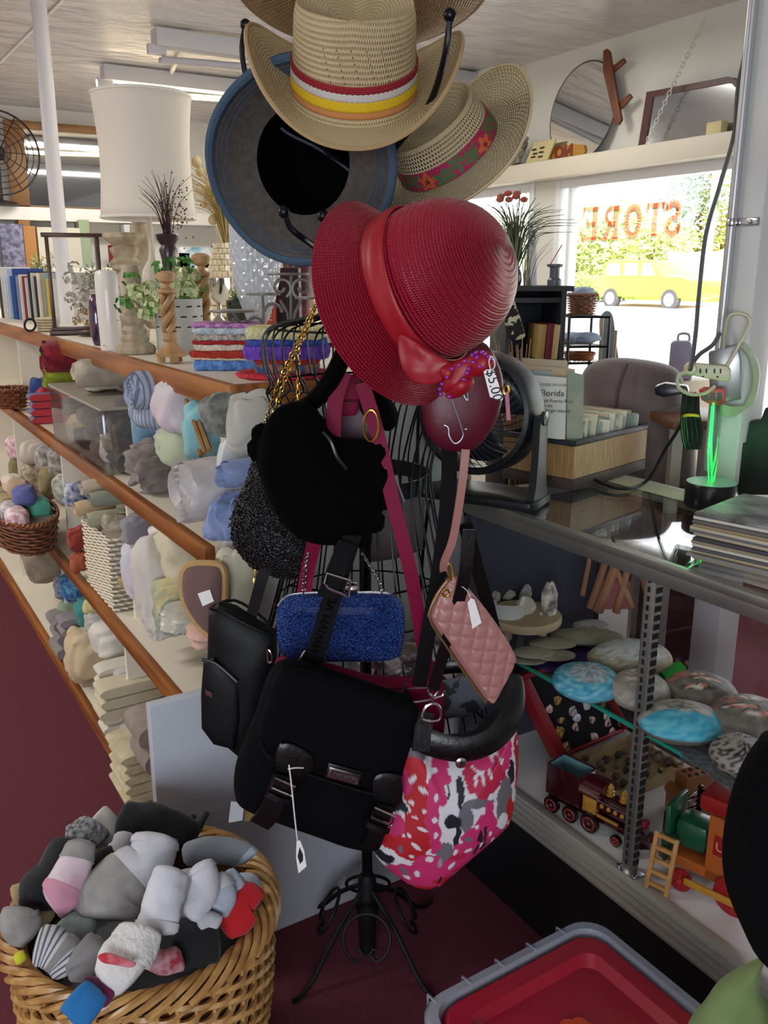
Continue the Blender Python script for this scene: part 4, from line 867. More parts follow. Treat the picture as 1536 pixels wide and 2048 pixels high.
for k in range(7):
    x=1368+k*4; mb.tube([f.P(x,782,.02+.004*(k%3)),f.P(x-3,820,.03),f.P(x-2+k,868,.03-.004*(k%2)),f.P(x+7,894,.03),f.P(x+13,860,.03),f.P(x+7,820,.03),f.P(x+6,785,.02)],.0026,5,smooth=5)
mb.obj('bundled_cable',bk,label='bundle of thin black cord tied with a yellow band',cat='cable')
MB().tube([f.P(1384+15*math.cos(a),829+4*math.sin(a),.03+.014*math.sin(-a)) for a in [i*PI/6 for i in range(12)]],.004,6,True).obj('yellow_band',M('band_yellow','c9a92a',.5),label='yellow band round the bundled black cord',cat='band')
# ================================================================ RECLINER, SIDE TABLE
rcol=M('recliner_fabric','6d5f5d',.75,bump='noise',bs=90,bst=.3,var='5e5251',vs=10,sheen=.3)
fc2=dep(1240,830,2.75); fr2=Fr(fc2,yaw=0,tilt=0)
q=empty('recliner',(fc2.x,fc2.y,0),'brown grey upholstered recliner with its back to the window','armchair')
mb=MB(); pillow(mb,fr2,[(1165,800),(1166,745),(1195,722),(1250,716),(1330,728),(1362,750),(1370,800),(1372,960),(1362,1130),(1168,1130)],.26,rings=12,sharp=.35); mb.obj('backrest',rcol,q)
mb=MB(); fr3=Fr(fc2+FW*.02,yaw=0); 
pillow(mb,Fr(fc2-V((FW.x,FW.y,0))*.10,yaw=0),[(1290,860),(1305,826),(1345,815),(1385,830),(1392,1000),(1390,1160),(1292,1160)],.16,rings=8,sharp=.35); mb.obj('armrest',rcol,q)
mb=MB(); mb.box((fc2.x,fc2.y,.22),(.62,.6,.42),Matrix.Rotation(-YAW,3,'Z')); mb.obj('seat_base',rcol,q,bevel=.06)
mb=MB().tube([fr2.P(1255,722,.10),fr2.P(1238,770,.145),fr2.P(1232,850,.15)],.004,6,smooth=6); mb.obj('seam',M('seam_dark','4b4140',.8),q)
P=dep(1372,1000,2.62); B=Matrix.Rotation(-YAW+.05,3,'Z'); q=empty('side_table',(P.x,P.y,0),'small brown side table with white framed doors behind the case','table')
zt=hgt(P,828); MB().box((P.x,P.y,zt-.012),(.22,.26,.025),B).obj('table_top',wood('table_brown','5b3a28','7a5036',.4),q,bevel=.003)
for a in(-1,1):
    for b_ in(-1,1): MB().box(V((P.x,P.y,(zt-.025)/2))+B@V((a*.09,b_*.11,0)),(.03,.03,zt-.025),B).obj('leg',M('leg_grey','a39c92',.5),q)
MB().box(V((P.x,P.y,zt*.45)),(.17,.2,zt*.75),B).obj('cabinet_body',M('cab_red','3f1a1d',.5),q)
# wood stump bundle behind the case, seen through it
P=dep(1225,1200,2.42); q=empty('stick_bundle',(P.x,P.y,0),'bundle of pale bare sticks standing behind the glass case','sticks'); fb2=Fr(P,0)
sw=wood('stick_wood','8d6247','a97a58',.7,(1,1,.3),8)
for a,b_,w_ in (((1215,1110),(1180,1215),13),((1235,1120),(1195,1222),18),((1180,1110),(1165,1190),9),((1225,1120),(1265,1215),10),((1260,1120),(1232,1225),12),((1275,1120),(1300,1215),8)):
    A=fb2.P(*a); Bq=fb2.P(*b_); mpp=tof(P)/F; MB().tube([A+V((0,0,.05)),A,Bq],lambda t,w_=w_:w_*mpp*.5*(.8+.5*t),9,smooth=2).obj('stick',sw,q)
st=MB().lathe([(.09,0),(.1,.02),(.09,.5),(.0,.5)],(P.x+.12,P.y+.12,0),16).obj('stand_block',M('stand_dark','2b1b1c',.7),q)
# ================================================================ BY THE WINDOW
# dark bookcase with books
Pb=dep(1085,700,3.45); B=Matrix.Rotation(-YAW+.1,3,'Z'); q=empty('dark_bookcase',(Pb.x,Pb.y,0),'dark grey bookcase by the window left of the black wire cart','bookcase'); dkm=M('bookcase_dark','2a2b31',.5)
zt=hgt(Pb,577); mpb=tof(Pb)/F
def Q(nm,u,v,z,du,dv,dz,m,par=q,bev=.002): return MB().box(V((Pb.x,Pb.y,z))+B@V((u,v,0)),(du,dv,dz),B).obj(nm,m,par,bevel=bev)
Q('top_board',-.03,.1,zt,.26,.3,.02,dkm); 
for u in(-.15,.065): Q('side_board',u,.1,zt/2,.02,.28,zt,dkm)
Q('back_board',-.04,.24,zt/2,.2,.01,zt,dkm)
for py in(600,720,850): Q('shelf',-.04,.1,hgt(Pb,py),.2,.26,.02,dkm)
zb=hgt(Pb,720)+.011
for i,(px,w_,hpx,col,nm) in enumerate([(1072,16,66,'b5985f','tan'),(1088,14,68,'6e2128','dark red'),(1100,12,66,'c2a77a','buff')]):
    p=fbk=Fr(Pb,0).P(px,690); p=V((p.x,p.y,0)); z0=zb; h=hpx*mpb
    bk_=MB().box((p.x,p.y,z0+h/2),(w_*mpb*.95,.16,h),B@Matrix.Rotation(.06,3,'Y')).obj('book',M('bk_'+col,col,.6),label='%s hardback book leaning in the dark bookcase'%nm,cat='book',bevel=.002)
# vase with tall grasses on bookcase
def grass(name,P,n,h,spread,cols,r,label,seed=1,cat='plant',droop=.3):
    R=random.Random(seed); q=empty(name,P,label,cat)
    for c in cols:
        mb=MB()
        for i in range(n//len(cols)):
            a=R.uniform(0,2*PI); s_=R.uniform(.1,1)*spread; hh=h*R.uniform(.6,1); p0=V(P)+V((R.uniform(-1,1),R.uniform(-1,1),0))*.012
            p1=p0+V((math.cos(a)*s_*.35,math.sin(a)*s_*.35,hh*.6)); p2=p0+V((math.cos(a)*s_,math.sin(a)*s_,hh*(1-droop*s_/spread)))
            mb.tube([p0,p1,p2],lambda t:r*(1-.75*t)+.0002,4,smooth=4)
        mb.obj('stem',M('stem_'+c,c,.8),q)
    return q
def vase(name,P,prof,mat,label,cat='vase',seg=28,**k):
    mb=MB(); lpx(mb,P,prof,seg,**k); return mb.obj(name,mat,label=label,cat=cat)
pv=V((Pb.x,Pb.y,zt+.011))+B@V((-.12,.02,0))
v=vase('dark_blue_vase',pv,[(4,577),(12,575),(16,560),(14,545),(8,530),(10,522),(6,522)],M('vase_navy','1b2438',.2,coat=.5),'dark blue and white vase holding tall green grasses on the bookcase')
g1=grass('green_grass_bunch',(pv.x,pv.y,hgt(pv,545)),110,.34,.22,['33452f','55654a','7d8464'],.0022,'tall dark green grass spray with small orange flowers',3,droop=.35)
for k in range(7):
    p=fr_=Fr(pv,0).P(1000+k*8-(k%2)*6,400-(k%3)*6,.02); MB().ball(p,.016,8,(1,1,.7)).obj('flower',M('flower_coral','c96b55',.8),g1)
pv2=V((Pb.x,Pb.y,zt+.011))+B@V((.04,.02,0))
vase('grey_stand',pv2,[(14,577),(14,560),(10,556),(10,535),(16,533),(16,528),(0,528)],M('stand_grey','5c5e66',.4),'small dark grey holder on the bookcase beside the bare twigs',cat='holder')
MB().tube([Fr(pv2,0).P(1100,530,0),Fr(pv2,0).P(1124,490,0)],.002,5).obj('red_stick',M('red_stick','b5283a',.5),label='thin red stick rising from the grey holder',cat='stick')
grass('bare_twigs',V((pv.x,pv.y,zt))+V((.05,-.02,.0)),26,.26,.1,['8d8474','b5aa94'],.0013,'bare pale twigs rising from the bookcase top',5,droop=.1)
P=dep(1042,735,2.45); zq=1.0
q=grass('tan_reed_bunch',(P.x,P.y,.72),60,.74,.10,['8e6f55','a5876b'],.004,'tall tan dried reeds standing in front of the dark bookcase',7,droop=.02)
MB().lathe([(.07,.001),(.085,.02),(.09,.72),(.08,.72),(.075,.03),(0,.02)],(P.x,P.y,0),20).obj('reed_basket',M('reed_basket','4a3a30',.8),label='tall dark floor basket holding the tan reeds',cat='basket')
# white wooden arrow card JOY like, cut out
P=Fr(dep(1065,500,4.2),0); q=empty('joy_sign',P.P(1066,575,0),'narrow white post sign with hand lettered word by the window','sign')
xs=[(1058,600),(1057,470),(1064,448),(1072,470),(1074,600)]
MB().prism([P.P(x,y,0) for x,y in xs],-P.N*.012).obj('sign_board',M('sign_pale','cfd6e2',.6),q)
for k,ch in enumerate('JOY'): text('lettering',ch,m_ink,P.P(1066,466+k*12,.0015),P.U,P.W,.034,.0005,q)
b0=P.P(1066,600,0); MB().bb(b0.x-.04,b0.x+.04,b0.y-.04,b0.y+.04,0,b0.z).obj('sign_post',M('sign_pale'),q)
# leopard print fabric hanging
f4=Fr(dep(1035,660,2.35),0)
mb=MB(); pillow(mb,f4,[(1025,595),(1032,612),(1042,640),(1050,668),(1046,676),(1032,680),(1016,678),(1010,640)],.02,rings=4)
mb.obj('patterned_scarf',M('leopard_print','191715',.8,var='cfc4a5',vs=38,hard=True),label='black and cream patterned scarf hanging beside the red hat',cat='scarf')
# wire cart with baskets
Pc=dep(1160,690,3.75); Bc=Matrix.Rotation(-YAW+.15,3,'Z'); q=empty('wire_cart',(Pc.x,Pc.y,0),'black metal tiered cart by the window carrying small baskets','cart')
zt=hgt(Pc,632); bm=m_blackmetal
for u in(-.09,.085):
    for v_ in(-.1,.1): MB().tube([V((Pc.x,Pc.y,0))+Bc@V((u,v_,0)),V((Pc.x,Pc.y,zt))+Bc@V((u,v_,0))],.006,6).obj('post',bm,q)
for py in(632,690,722):
    z=hgt(Pc,py); t=MB(); 
    for v_ in(-.1,.1): t.tube([V((Pc.x,Pc.y,z))+Bc@V((-.09,v_,0)),V((Pc.x,Pc.y,z))+Bc@V((.085,v_,0))],.005,6)
    for u in [-.09+.0175*k for k in range(11)]: t.tube([V((Pc.x,Pc.y,z))+Bc@V((u,-.1,0)),V((Pc.x,Pc.y,z))+Bc@V((u,.1,0))],.002,4)
    t.obj('wire_shelf',bm,q)
def basket(name,c,r0,r1,h,mat,label,rows=9,seg=60,cat='basket',sq=1,wr=None,B=None,stakes=20,handle=False,thick=.5):
    """woven basket: stakes, weavers, rim"""
    c=V(c); q=empty(name,c,label,cat); wr=wr or h/rows*.55
    def pt(a,t,off=0):
        r=(r0+(r1-r0)*t)+off; p=V((r*math.cos(a)*sq,r*math.sin(a),h*t)); return c+(B@p if B else p)
    t=MB().lathe([(0,.002),(r0*.97,.002),(r1*.96,h*.98),(r1*.93,h*.98),(r0*.93,.01),(0,.01)],c,32,B) if sq==1 else None
    if t: t.obj('basket_wall',mat,q)
    mb=MB()
    for k in range(rows):
        mb.tube([pt(2*PI*i/seg,(k+.5)/rows,wr*.9*math.cos(stakes/2*2*PI*i/seg+PI*k)) for i in range(seg)],wr*.6,5,True)
    mb.obj('weave',mat,q)
    mb=MB()
    for s_ in range(2): mb.tube([pt(2*PI*i/seg,1,wr*.7*math.cos(12*2*PI*i/seg+s_*PI))+V((0,0,wr*.7*math.sin(12*2*PI*i/seg+s_*PI))) for i in range(seg*2)],wr*.9,6,True) if False else mb.tube([pt(2*PI*i/(seg*2),1,wr*.7*math.cos(24*2*PI*i/(seg*2)+s_*PI))+V((0,0,wr*.7*math.sin(24*2*PI*i/(seg*2)+s_*PI))) for i in range(seg*2)],wr*.8,6,True)
    mb.obj('rim',mat,q); return q
wk=M('wicker_brown','7a5038',.55,var='96694c',vs=60); mpc=tof(Pc)/F
basket('wicker_basket',(Pc.x,Pc.y,zt+.006),22*mpc,28*mpc,38*mpc,wk,'small brown wicker basket on top of the wire cart',8,48)
lump((Pc.x,Pc.y,zt+.006+42*mpc),(.09,.09,.05),3).obj('blue_cloth',M('cloth_paleblue','a5b6cf',.8),label='pale blue cloth heaped in the cart-top wicker basket',cat='cloth')
lump((Pc.x,Pc.y,hgt(Pc,690)+.03),(.15,.16,.05),5).obj('blue_cloth',M('cloth_paleblue'),label='pale blue cloth on the middle tier of the wire cart',cat='cloth')
basket('wicker_basket',(Pc.x,Pc.y,hgt(Pc,722)+.004),26*mpc,30*mpc,14*mpc,M('wicker_orange','a8683a',.5),'shallow orange brown basket on the lower tier of the wire cart',4,48)
# grey folding board leaning + lavender suitcase
f5=Fr(dep(1225,690,3.95),0); q=empty('ironing_board',f5.P(1225,720),'grey ironing board standing upright by the window','board')
MB().prism([f5.P(x,y,0) for x,y in smooth2([(1203,720),(1198,650),(1204,628),(1216,622),(1226,634),(1232,680),(1245,800),(1215,800)],3)],-f5.N*.03).obj('board',M('board_grey','8f9fa6',.6),q)
for a,b_ in((1232,660),(1205,635)): MB().tube([f5.P(a,b_,.02),V((f5.P(a,b_,.05).x,f5.P(a,b_,.05).y,0))],.008,6).obj('board_leg',M('leg_cream','b9a88c',.5),q)
f6=Fr(dep(1360,720,3.9),0); q=empty('lavender_case',f6.P(1360,760),'small lavender hard suitcase with handle at the window','suitcase')
MB().prism([f6.P(x,y,0) for x,y in((1337,730),(1341,686),(1350,682),(1381,682),(1384,690),(1384,760),(1337,760))],-f6.N*.12).obj('shell',M('lavender','a9a2bd',.4),q,bevel=.01)
MB().tube([f6.P(1356,684,-.05),f6.P(1358,670,-.05),f6.P(1377,670,-.05),f6.P(1379,684,-.05)],.006,6,smooth=3).obj('handle',M('lavender'),q)
b0=f6.P(1360,760,-.06); MB().bb(b0.x-.12,b0.x+.12,b0.y-.1,b0.y+.1,0,b0.z-.001).obj('low_table',M('leg_cream'),label='low pale table under the lavender case',cat='table',bevel=.005)
# ================================================================ HAT AND BAG RACK
RP=onz(735,1900,0); RX,RY=RP.x,RP.y
rack=empty('wire_rack',(RX,RY,0),'black wire dress form rack with curved hat hooks, scroll base and pole','rack')
MB().lathe([(.0,.10),(.013,.10),(.013,hgt(RP,215)),(.0,hgt(RP,215)+.004)],(RX,RY,0),16).obj('pole',M('pole_dark','1a1a20',.3,.7),rack)
prof=[(560,12),(612,40),(636,120),(650,180),(680,203),(735,198),(762,186),(785,194),(830,170),(890,144),(945,132),(1000,138),(1080,152),(1200,182),(1330,218),(1440,245),(1470,250)]
pr=[(pm((RX,RY,hgt(RP,y)),r),hgt(RP,y)) for r,y in [(b_,a_) for a_,b_ in prof]]
NW=34
base=None
for i in range(NW):
    a=2*PI*(i+.5)/NW; sw_=lambda k:.25*math.sin(k*.55)
    mb=MB().tube([(RX+r*math.cos(a+(.12 if k<7 else 0)),RY+r*math.sin(a+(.12 if k<7 else 0)),z) for k,(r,z) in enumerate(pr)],.0021,5,smooth=3); mb.obj('wire',m_blackmetal,rack)
for y,wd in((655,.0025),(765,.0025),(1470,.003),(1200,.0022)):
    z=hgt(RP,y); r=min([(abs(q[1]-z),q[0]) for q in pr])[1]
    MB().tube([(RX+r*math.cos(a),RY+r*math.sin(a),z) for a in [i*PI/20 for i in range(40)]],wd,5,True).obj('hoop',m_blackmetal,rack)
z=hgt(RP,958); r=pm((RX,RY,z),130); MB().lathe([(r-.003,z-.017),(r,z-.017),(r,z+.017),(r-.003,z+.017),(r-.003,z-.017)],(RX,RY,0),48,cap=False).obj('waist_band',M('band_metal','1c1f27',.4,.5),rack)
for y,rr in((1470,250),(1200,180)):
    z=hgt(RP,y); r=pm((RX,RY,z),rr); mb=MB()
    for k in range(3):
        a=k*PI*2/3; mb.tube([(RX,RY,z),(RX+r*math.cos(a),RY+r*math.sin(a),z)],.003,5)
    mb.obj('spoke_brace',m_blackmetal,rack)
# base: legs and scrolls
bmm=M('base_metal','0f0f10',.6,.4)
for k in range(4):
    a=-YAW+PI*.25+k*PI/2; d=V((math.cos(a),math.sin(a),0)); c=V((RX,RY,0))
    MB().tube([c+V((0,0,.19)),c+d*.03+V((0,0,.17)),c+d*.10+V((0,0,.11)),c+d*.17+V((0,0,.03)),c+d*.21+V((0,0,.006)),c+d*.235+V((0,0,.008))],.006,7,smooth=5).obj('leg',bmm,rack)
for k in range(4):
    a=-YAW+PI*.0+k*PI/2-PI/2; d=V((math.cos(a),math.sin(a),0)); s_=V((-d.y,d.x,0)); c=V((RX,RY,0))+d*.095+V((0,0,.115)); R_=.055; tl=V((0,0,1))*.86+d*-.5
    ptz=[c+s_*R_*math.sin(t)+tl*R_*math.cos(t) for t in [math.radians(x) for x in range(-150,151,15)]]
    e1=[ptz[0]+s_*.010+tl*.004,ptz[0]+s_*.020+tl*.014,ptz[0]+s_*.012+tl*.026,ptz[0]+s_*.002+tl*.022][::-1]; e2=[ptz[-1]-s_*.010+tl*.004,ptz[-1]-s_*.020+tl*.014,ptz[-1]-s_*.012+tl*.026,ptz[-1]-s_*.002+tl*.022]
    MB().tube(e1+ptz+e2,.0042,7).obj('scroll',bmm,rack)
MB().lathe([(.0,.0),(.02,.0),(.022,.10),(.03,.13),(.022,.16),(.022,.20),(.015,.22),(0,.22)],(RX,RY,0),16).obj('pole_socket',bmm,rack)
def hook(pts,label=None,r=.0055):
    P_=[dep(*p) for p in pts]; o=MB().tube(P_,lambda t:r*(1.15-.25*t),8,smooth=6).obj('hook',M('hook_metal','15151f',.3,.5),rack); MB().ball(P_[-1],.0105,12).obj('ball_tip',M('hook_metal'),o)
hook([(742,400,1.70),(748,355,1.67),(795,290,1.58),(855,215,1.46),(888,120,1.36),(900,30,1.33)])
hook([(724,400,1.70),(712,355,1.68),(640,300,1.66),(560,255,1.64),(500,170,1.60),(484,105,1.58),(491,50,1.58)])
hook([(738,400,1.72),(745,350,1.72),(790,310,1.73),(825,250,1.74),(832,190,1.74)])
hook([(728,400,1.69),(720,345,1.64),(680,320,1.6),(650,300,1.6),(640,240,1.6)],r=.004)
hook([(720,520,1.66),(660,512,1.56),(610,480,1.44),(580,455,1.42),(568,424,1.41)])
hook([(728,520,1.66),(690,505,1.54),(660,470,1.47),(646,432,1.46)])
hook([(745,480,1.66),(800,500,1.55),(870,520,1.42),(900,500,1.38)])
mb=MB()
for k in range(10):
    a=2*PI*k/10; c=V((RX,RY,hgt(RP,400))); d=V((math.cos(a),math.sin(a),0)); mb.tube([c+d*.012+V((0,0,.05)),c+d*.024+V((0,0,.03)),c+d*.028,c+d*.02-V((0,0,.03)),c+d*.014-V((0,0,.05))],.003,5,smooth=3)
mb.obj('hook_collar',m_blackmetal,rack)
# ---------------------------------------------------------------- HATS
def axes(right,up,toward,side_px=(1,0)):
    Z=(RT*right+UP*up-FW*toward).normalized(); X=(RT*side_px[0]+UP*side_px[1]); X=(X-Z*X.dot(Z)).normalized(); Y=Z.cross(X); return Matrix((X,Y,Z)).transposed()
def surf(mb,c,B,fn,n=60,seg=96,s0=0,s1=1):
    """fn(s,a)->(x,y,z) local"""
    return mb.grid([[c+B@V(fn(s0+(s1-s0)*i/n,2*PI*j/seg)) for j in range(seg)] for i in range(n+1)],True,fix_cap0(fn,s0),False)
def fix_cap0(fn,s0): return False
def solid(o,t,off=0):
    m=o.modifiers.new('s','SOLIDIFY'); m.thickness=t; m.offset=off; return o
straw=M('straw_pale','b39a6c',.6,bump='uvweave',bs=60,bst=.5,var='dcc9a0',vs=30,stretch=(150,1,1))
strawB=M('straw_brown','8e6a3c',.65,bump='uvweave',bs=40,bst=.8,var='b08a55',vs=20,stretch=(110,1,1))
strawD=M('straw_light','c4b083',.6,bump='uvweave',bs=46,bst=.8,var='ecdcb4',vs=20,stretch=(100,1,1))
redm=M('straw_red','c20f2e',.3,bump='uvweave',bs=84,bst=1.0,var='f03056',vs=40,stretch=(190,1,1),spec=.8)
# A: cowboy hat with tri-colour band
tA=1.50; cA=dep(708,190,tA); BA=Matrix(((0,0,0),)*3); 
_f=V((FW.x,FW.y,0)).normalized(); zA=(V((0,0,1))*math.cos(math.radians(33))-_f*math.sin(math.radians(33))+RT*.04).normalized(); xA=(RT-zA*RT.dot(zA)).normalized(); yA=zA.cross(xA); BA=Matrix((xA,yA,zA)).transposed()
u_=tA/F; rcA=124*u_
def fA(s,a):
    ca,sa=math.cos(a),math.sin(a)
    if s<.32:
        q=s/.32; r=rcA*(.90)*q; z=.145-.022*(1-q**2)*abs(1) -.030*max(0,1-(abs(ca)*q)*2.2)*(1-q**3)+ .012*q*(abs(sa)); return (r*ca,r*1.18*sa,z)
    if s<.62:
        q=(s-.32)/.30; r=rcA*(.90+.10*q); z=(.157-.012*abs(ca))*(1-q); 
        if q<.12: r-=rcA*.03*(1-q/.12)
        return (r*ca,r*1.18*sa,z)
    q=(s-.62)/.38; rx=rcA+(228*u_-rcA)*q; ry=rcA*1.18+(.172-rcA*1.18)*q
    lift=.098*(abs(ca)**2.2)*q**1.7 - .012*(abs(sa)**2)*q**1.3
    rx*=1-.10*q*abs(ca)**3
    return (rx*ca,ry*sa,lift+.004*math.sin(q*30)*0)
q=empty('cowboy_straw_hat',cA,'pale straw cowboy hat with red white and yellow stitched band','hat')
solid(surf(MB(),cA,BA,fA,74,112).obj('hat_body',straw,q,smooth=60),.003)
def band(nm,z0,z1,mat,k=1.012,fill=6,rag=0):
    mb=MB(); rows=[]
    for i in range(fill+1):
        z=z0+(z1-z0)*i/fill; row=[]
        for j in range(160):
            a=2*PI*j/160; zz=z+(rag*(1 if j%2 else -1) if i==0 else 0); qq=1-z/.17; r=rcA*(.90+.10*qq)*k; row.append(cA+BA@V((r*math.cos(a),r*1.18*math.sin(a),zz)))
        rows.append(row)
    mb.grid(rows,True); return solid(mb.obj(nm,mat,q),.002,1)
band('red_stripe',.052,.063,M('yarn_red','a3202a',.8,bump='uvweave',bs=3,bst=.5,stretch=(120,1,1)),1.016,4,.0007)
band('white_stripe',.040,.053,M('yarn_white','cfc8c0',.8),1.014,4,.0012); band('yellow_stripe',.024,.041,M('yarn_yellow','e0b91a',.8),1.012,4,.0016); band('orange_stripe',.013,.024,M('yarn_orange','c8854c',.8),1.004,3)
mb=MB(); edge=[cA+BA@V(fA(1,2*PI*j/120)) for j in range(120)]; mb.tube(edge,.0038,6,True).obj('brim_edge',M('straw_edge','b3966a',.6,bump='noise',bs=200,bst=.5),q)
mb=MB()
R=random.Random(2)
for a0 in (-118,-105,-92,-78,-64):
    for k in range(7): 
        a=math.radians(a0+k*1.6); p=fA(.40+k*.018,a); c=cA+BA@V((p[0]*1.004,p[1]*1.004,p[2])); mb.ball(c,.0017,5,(1,1,1.4))
mb.obj('vent_hole',M('vent_dark','6e4e2c',.9),q)
# B: wide brown straw hat over it
cB=dep(724,-8,1.66); zB=(V((0,0,1))*math.cos(.30)+_f*math.sin(.30)).normalized(); xB=(RT-zB*RT.dot(zB)).normalized(); BB=Matrix((xB,zB.cross(xB),zB)).transposed(); uB=1.66/F
def fB(s,a):
    ca,sa=math.cos(a),math.sin(a)
    if s<.4: q=s/.4; r=.095*math.sin(q*PI/2); return (r*ca,r*1.15*sa,.12*math.cos(q*PI/2)**.5)
    q=(s-.4)/.6; rx=.095+(262*uB-.095)*q; ry=.109+(.225-.109)*q; return (rx*ca,ry*sa,-.05*q+.075*q*q+.012*abs(ca)*q)
q=empty('wide_straw_hat',cB,'wide brown straw hat seen from below at the very top of the rack','hat')
solid(surf(MB(),cB,BB,fB,60,96).obj('hat_body',strawB,q,smooth=60),.004)
MB().tube([cB+BB@V(fB(1,2*PI*j/90)) for j in range(90)],.005,6,True).obj('brim_edge',M('straw_brown_edge','9d7a48',.6,bump='noise',bs=200,bst=.6),q)
# C: denim bucket hat, open side to the viewer
tC=1.60; cC=dep(607,322,tC); BC=axes(.36,.36,-.86,(1,.1)); uC=tC/F
def fC(s,a):
    ca,sa=math.cos(a),math.sin(a)
    if s<.25: q=s/.25; r=84*uC*q; return (r*ca,r*sa,.125-.006*q*q)
    if s<.55: q=(s-.25)/.3; r=(84+20*q)*uC; return (r*ca,r*sa,.119*(1-q))
    q=(s-.55)/.45; r=(104+88*q)*uC; w=max(0,math.cos(a-3.9)); w2=max(0,math.cos(a-.6)); return (r*ca*(1-.16*q*w**2),r*sa*(1-.16*q*w**2),(-.030*q-.05*w**2*q**2+.004*math.sin(3*a+1)*q+.03*w2**2*q))
q=empty('denim_bucket_hat',cC,'blue denim bucket hat hung open side out showing its grey lining','hat')
mb=surf(MB(),cC,BC,lambda s,a:tuple(x*1.0 for x in fC(s,a)),44,80); o=mb.obj('denim_outside',M('denim','71899a',.85,bump='noise',bs=260,bst=.5,var='5b7286',vs=9),q,smooth=50)
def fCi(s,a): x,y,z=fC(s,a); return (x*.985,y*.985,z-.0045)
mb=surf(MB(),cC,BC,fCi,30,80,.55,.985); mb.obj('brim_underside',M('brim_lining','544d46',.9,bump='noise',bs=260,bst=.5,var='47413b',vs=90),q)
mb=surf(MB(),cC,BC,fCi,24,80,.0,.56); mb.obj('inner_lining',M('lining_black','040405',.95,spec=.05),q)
MB().tube([cC+BC@V(fC(1,2*PI*j/90)) for j in range(90)],.0085,8,True).obj('brim_piping',M('denim_dark','3d5468',.8,bump='noise',bs=200,bst=.6),q)
for s_ in(.93,.89,.85): MB().tube([cC+BC@(V(fCi(s_,2*PI*j/80))-V((0,0,.0008))) for j in range(80)],.0011,4,True).obj('stitching',M('stitch_blue','3f566b',.8),q)
# D: straw hat with floral band
tD=1.70; cD=dep(897,308,tD); BD=axes(-.54,.52,.62,(1,.9)); uD=tD/F
def fD(s,a):
    ca,sa=math.cos(a),math.sin(a)
    if s<.3: q=s/.3; r=.088*q; return (r*ca,r*1.1*sa,.082-.020*(1-q**3)+.004*q**6)
    if s<.38: q=(s-.3)/.08; r=.088+.006*math.sin(q*PI/2); return (r*ca,r*1.1*sa,.086-.007*q)
    if s<.6: q=(s-.38)/.22; r=.094+.008*q; return (r*ca,r*1.1*sa,.079*(1-q))
    q=(s-.6)/.4; R_=.102+(.178-.102)*q; return (R_*ca*(1+.10*q*abs(ca)),R_*1.0*sa,.010*math.cos(2*a)*q*q+.028*q*q*max(0,ca)**2)
q=empty('floral_band_straw_hat',cD,'light straw hat with a pink and green floral band','hat')
solid(surf(MB(),cD,BD,fD,70,96).obj('hat_body',strawD,q,smooth=60),.003)
MB().tube([cD+BD@V(fD(1,2*PI*j/90)) for j in range(90)],.0032,6,True).obj('brim_edge',M('straw_light_edge','cbb78c',.6,bump='noise',bs=200,bst=.6),q)
MB().tube([cD+BD@V(fD(.34,2*PI*j/90)) for j in range(90)],.004,6,True).obj('crown_edge',MC['straw_light_edge'],q)
mb=MB(); rows=[];n0=0
def flc(a,z):
    c='a01f4c'
    for k in range(20):
        ac=k*2*PI/20; d=math.atan2(math.sin(a-ac),math.cos(a-ac)); x=d*.1; y=z-.022+.009*math.sin(k*2.1); r=math.hypot(x,y); th=math.atan2(y,x); R_=.015*(1+.3*math.cos(5*th+k))
        if k%4==0:
            if r<R_: c='c95f34' if r>.005 else '7d1c22'
            if r<R_*.8 and abs(math.sin(2.5*th))<.15: c='7d1c22'
        else:
            if r<R_*1.1: c='3f6a3a' if abs(math.cos(2.5*th))>.35 else 'a01f4c'
    return c
for i in range(19):
    z=.006+.036*i/18; row=[]
    for j in range(260):
        a=2*PI*j/260; qq=1-z/.079; r=(.094+.008*qq)*1.015; row.append(cD+BD@V((r*math.cos(a),r*1.1*math.sin(a),z))); mb.col[len(rows)*260+j]=lin(flc(a,z))
    rows.append(row)
mb.grid(rows,True); solid(mb.obj('floral_band',M('floral_band',rough=.7,attr=True),q),.002,1)
# E: red straw cloche
tE=1.33; uE=tE/F; cE=dep(822,586,tE); BE=axes(.76,.24,.60,(-.3,1)); rE=153*uE
def fE(s,a):
    ca,sa=math.cos(a),math.sin(a)
    if s<.5:
        q=s/.5; ph=q*PI/2; r=rE*math.sin(ph)**.88; return (r*ca,r*.97*sa,.020+.148*math.cos(ph)**.85)
    if s<.6: q=(s-.5)/.1; return (rE*ca*(1+.01*q),rE*.97*sa*(1+.01*q),.020*(1-q))
    q=(s-.6)/.4; r=rE*1.01+(212*uE-rE)*q; 
    z=-.050*q**1.15+.010*math.sin(2*a+1.2)*q
    return (r*ca*(1+.02*q),r*.97*sa,z)
q=empty('red_cloche_hat',cE,'bright red woven straw cloche hat with satin band and beaded bow','hat')
def ridged(fn,n,dp): 
    def g(s,a):
        x,y,z=fn(s,a); k=1+dp*math.sin(s*n*2*PI+a); return (x*k,y*k,z*(1+dp*.6*math.sin(s*n*2*PI+a)))
    return g
solid(surf(MB(),cE,BE,ridged(fE,42,.003),210,132).obj('hat_body',redm,q,smooth=70),.003,-1)
sat=M('satin_red','9c1020',.45,bump='noise',bs=14,bst=.3)
mb=MB(); rows=[]
for i in range(9):
    t=i/8; row=[]
    for j in range(100):
        a=2*PI*j/100; r=rE*1.018+.003*math.sin(t*PI)+.0012*math.sin(t*9+3*a); z=.0015+.036*t+.006*math.sin(a+.6)*t; row.append(cE+BE@V((r*math.cos(a),r*.97*math.sin(a),z)))
    rows.append(row)
solid(mb.grid(rows,True).obj('satin_band',sat,q),.002,1)
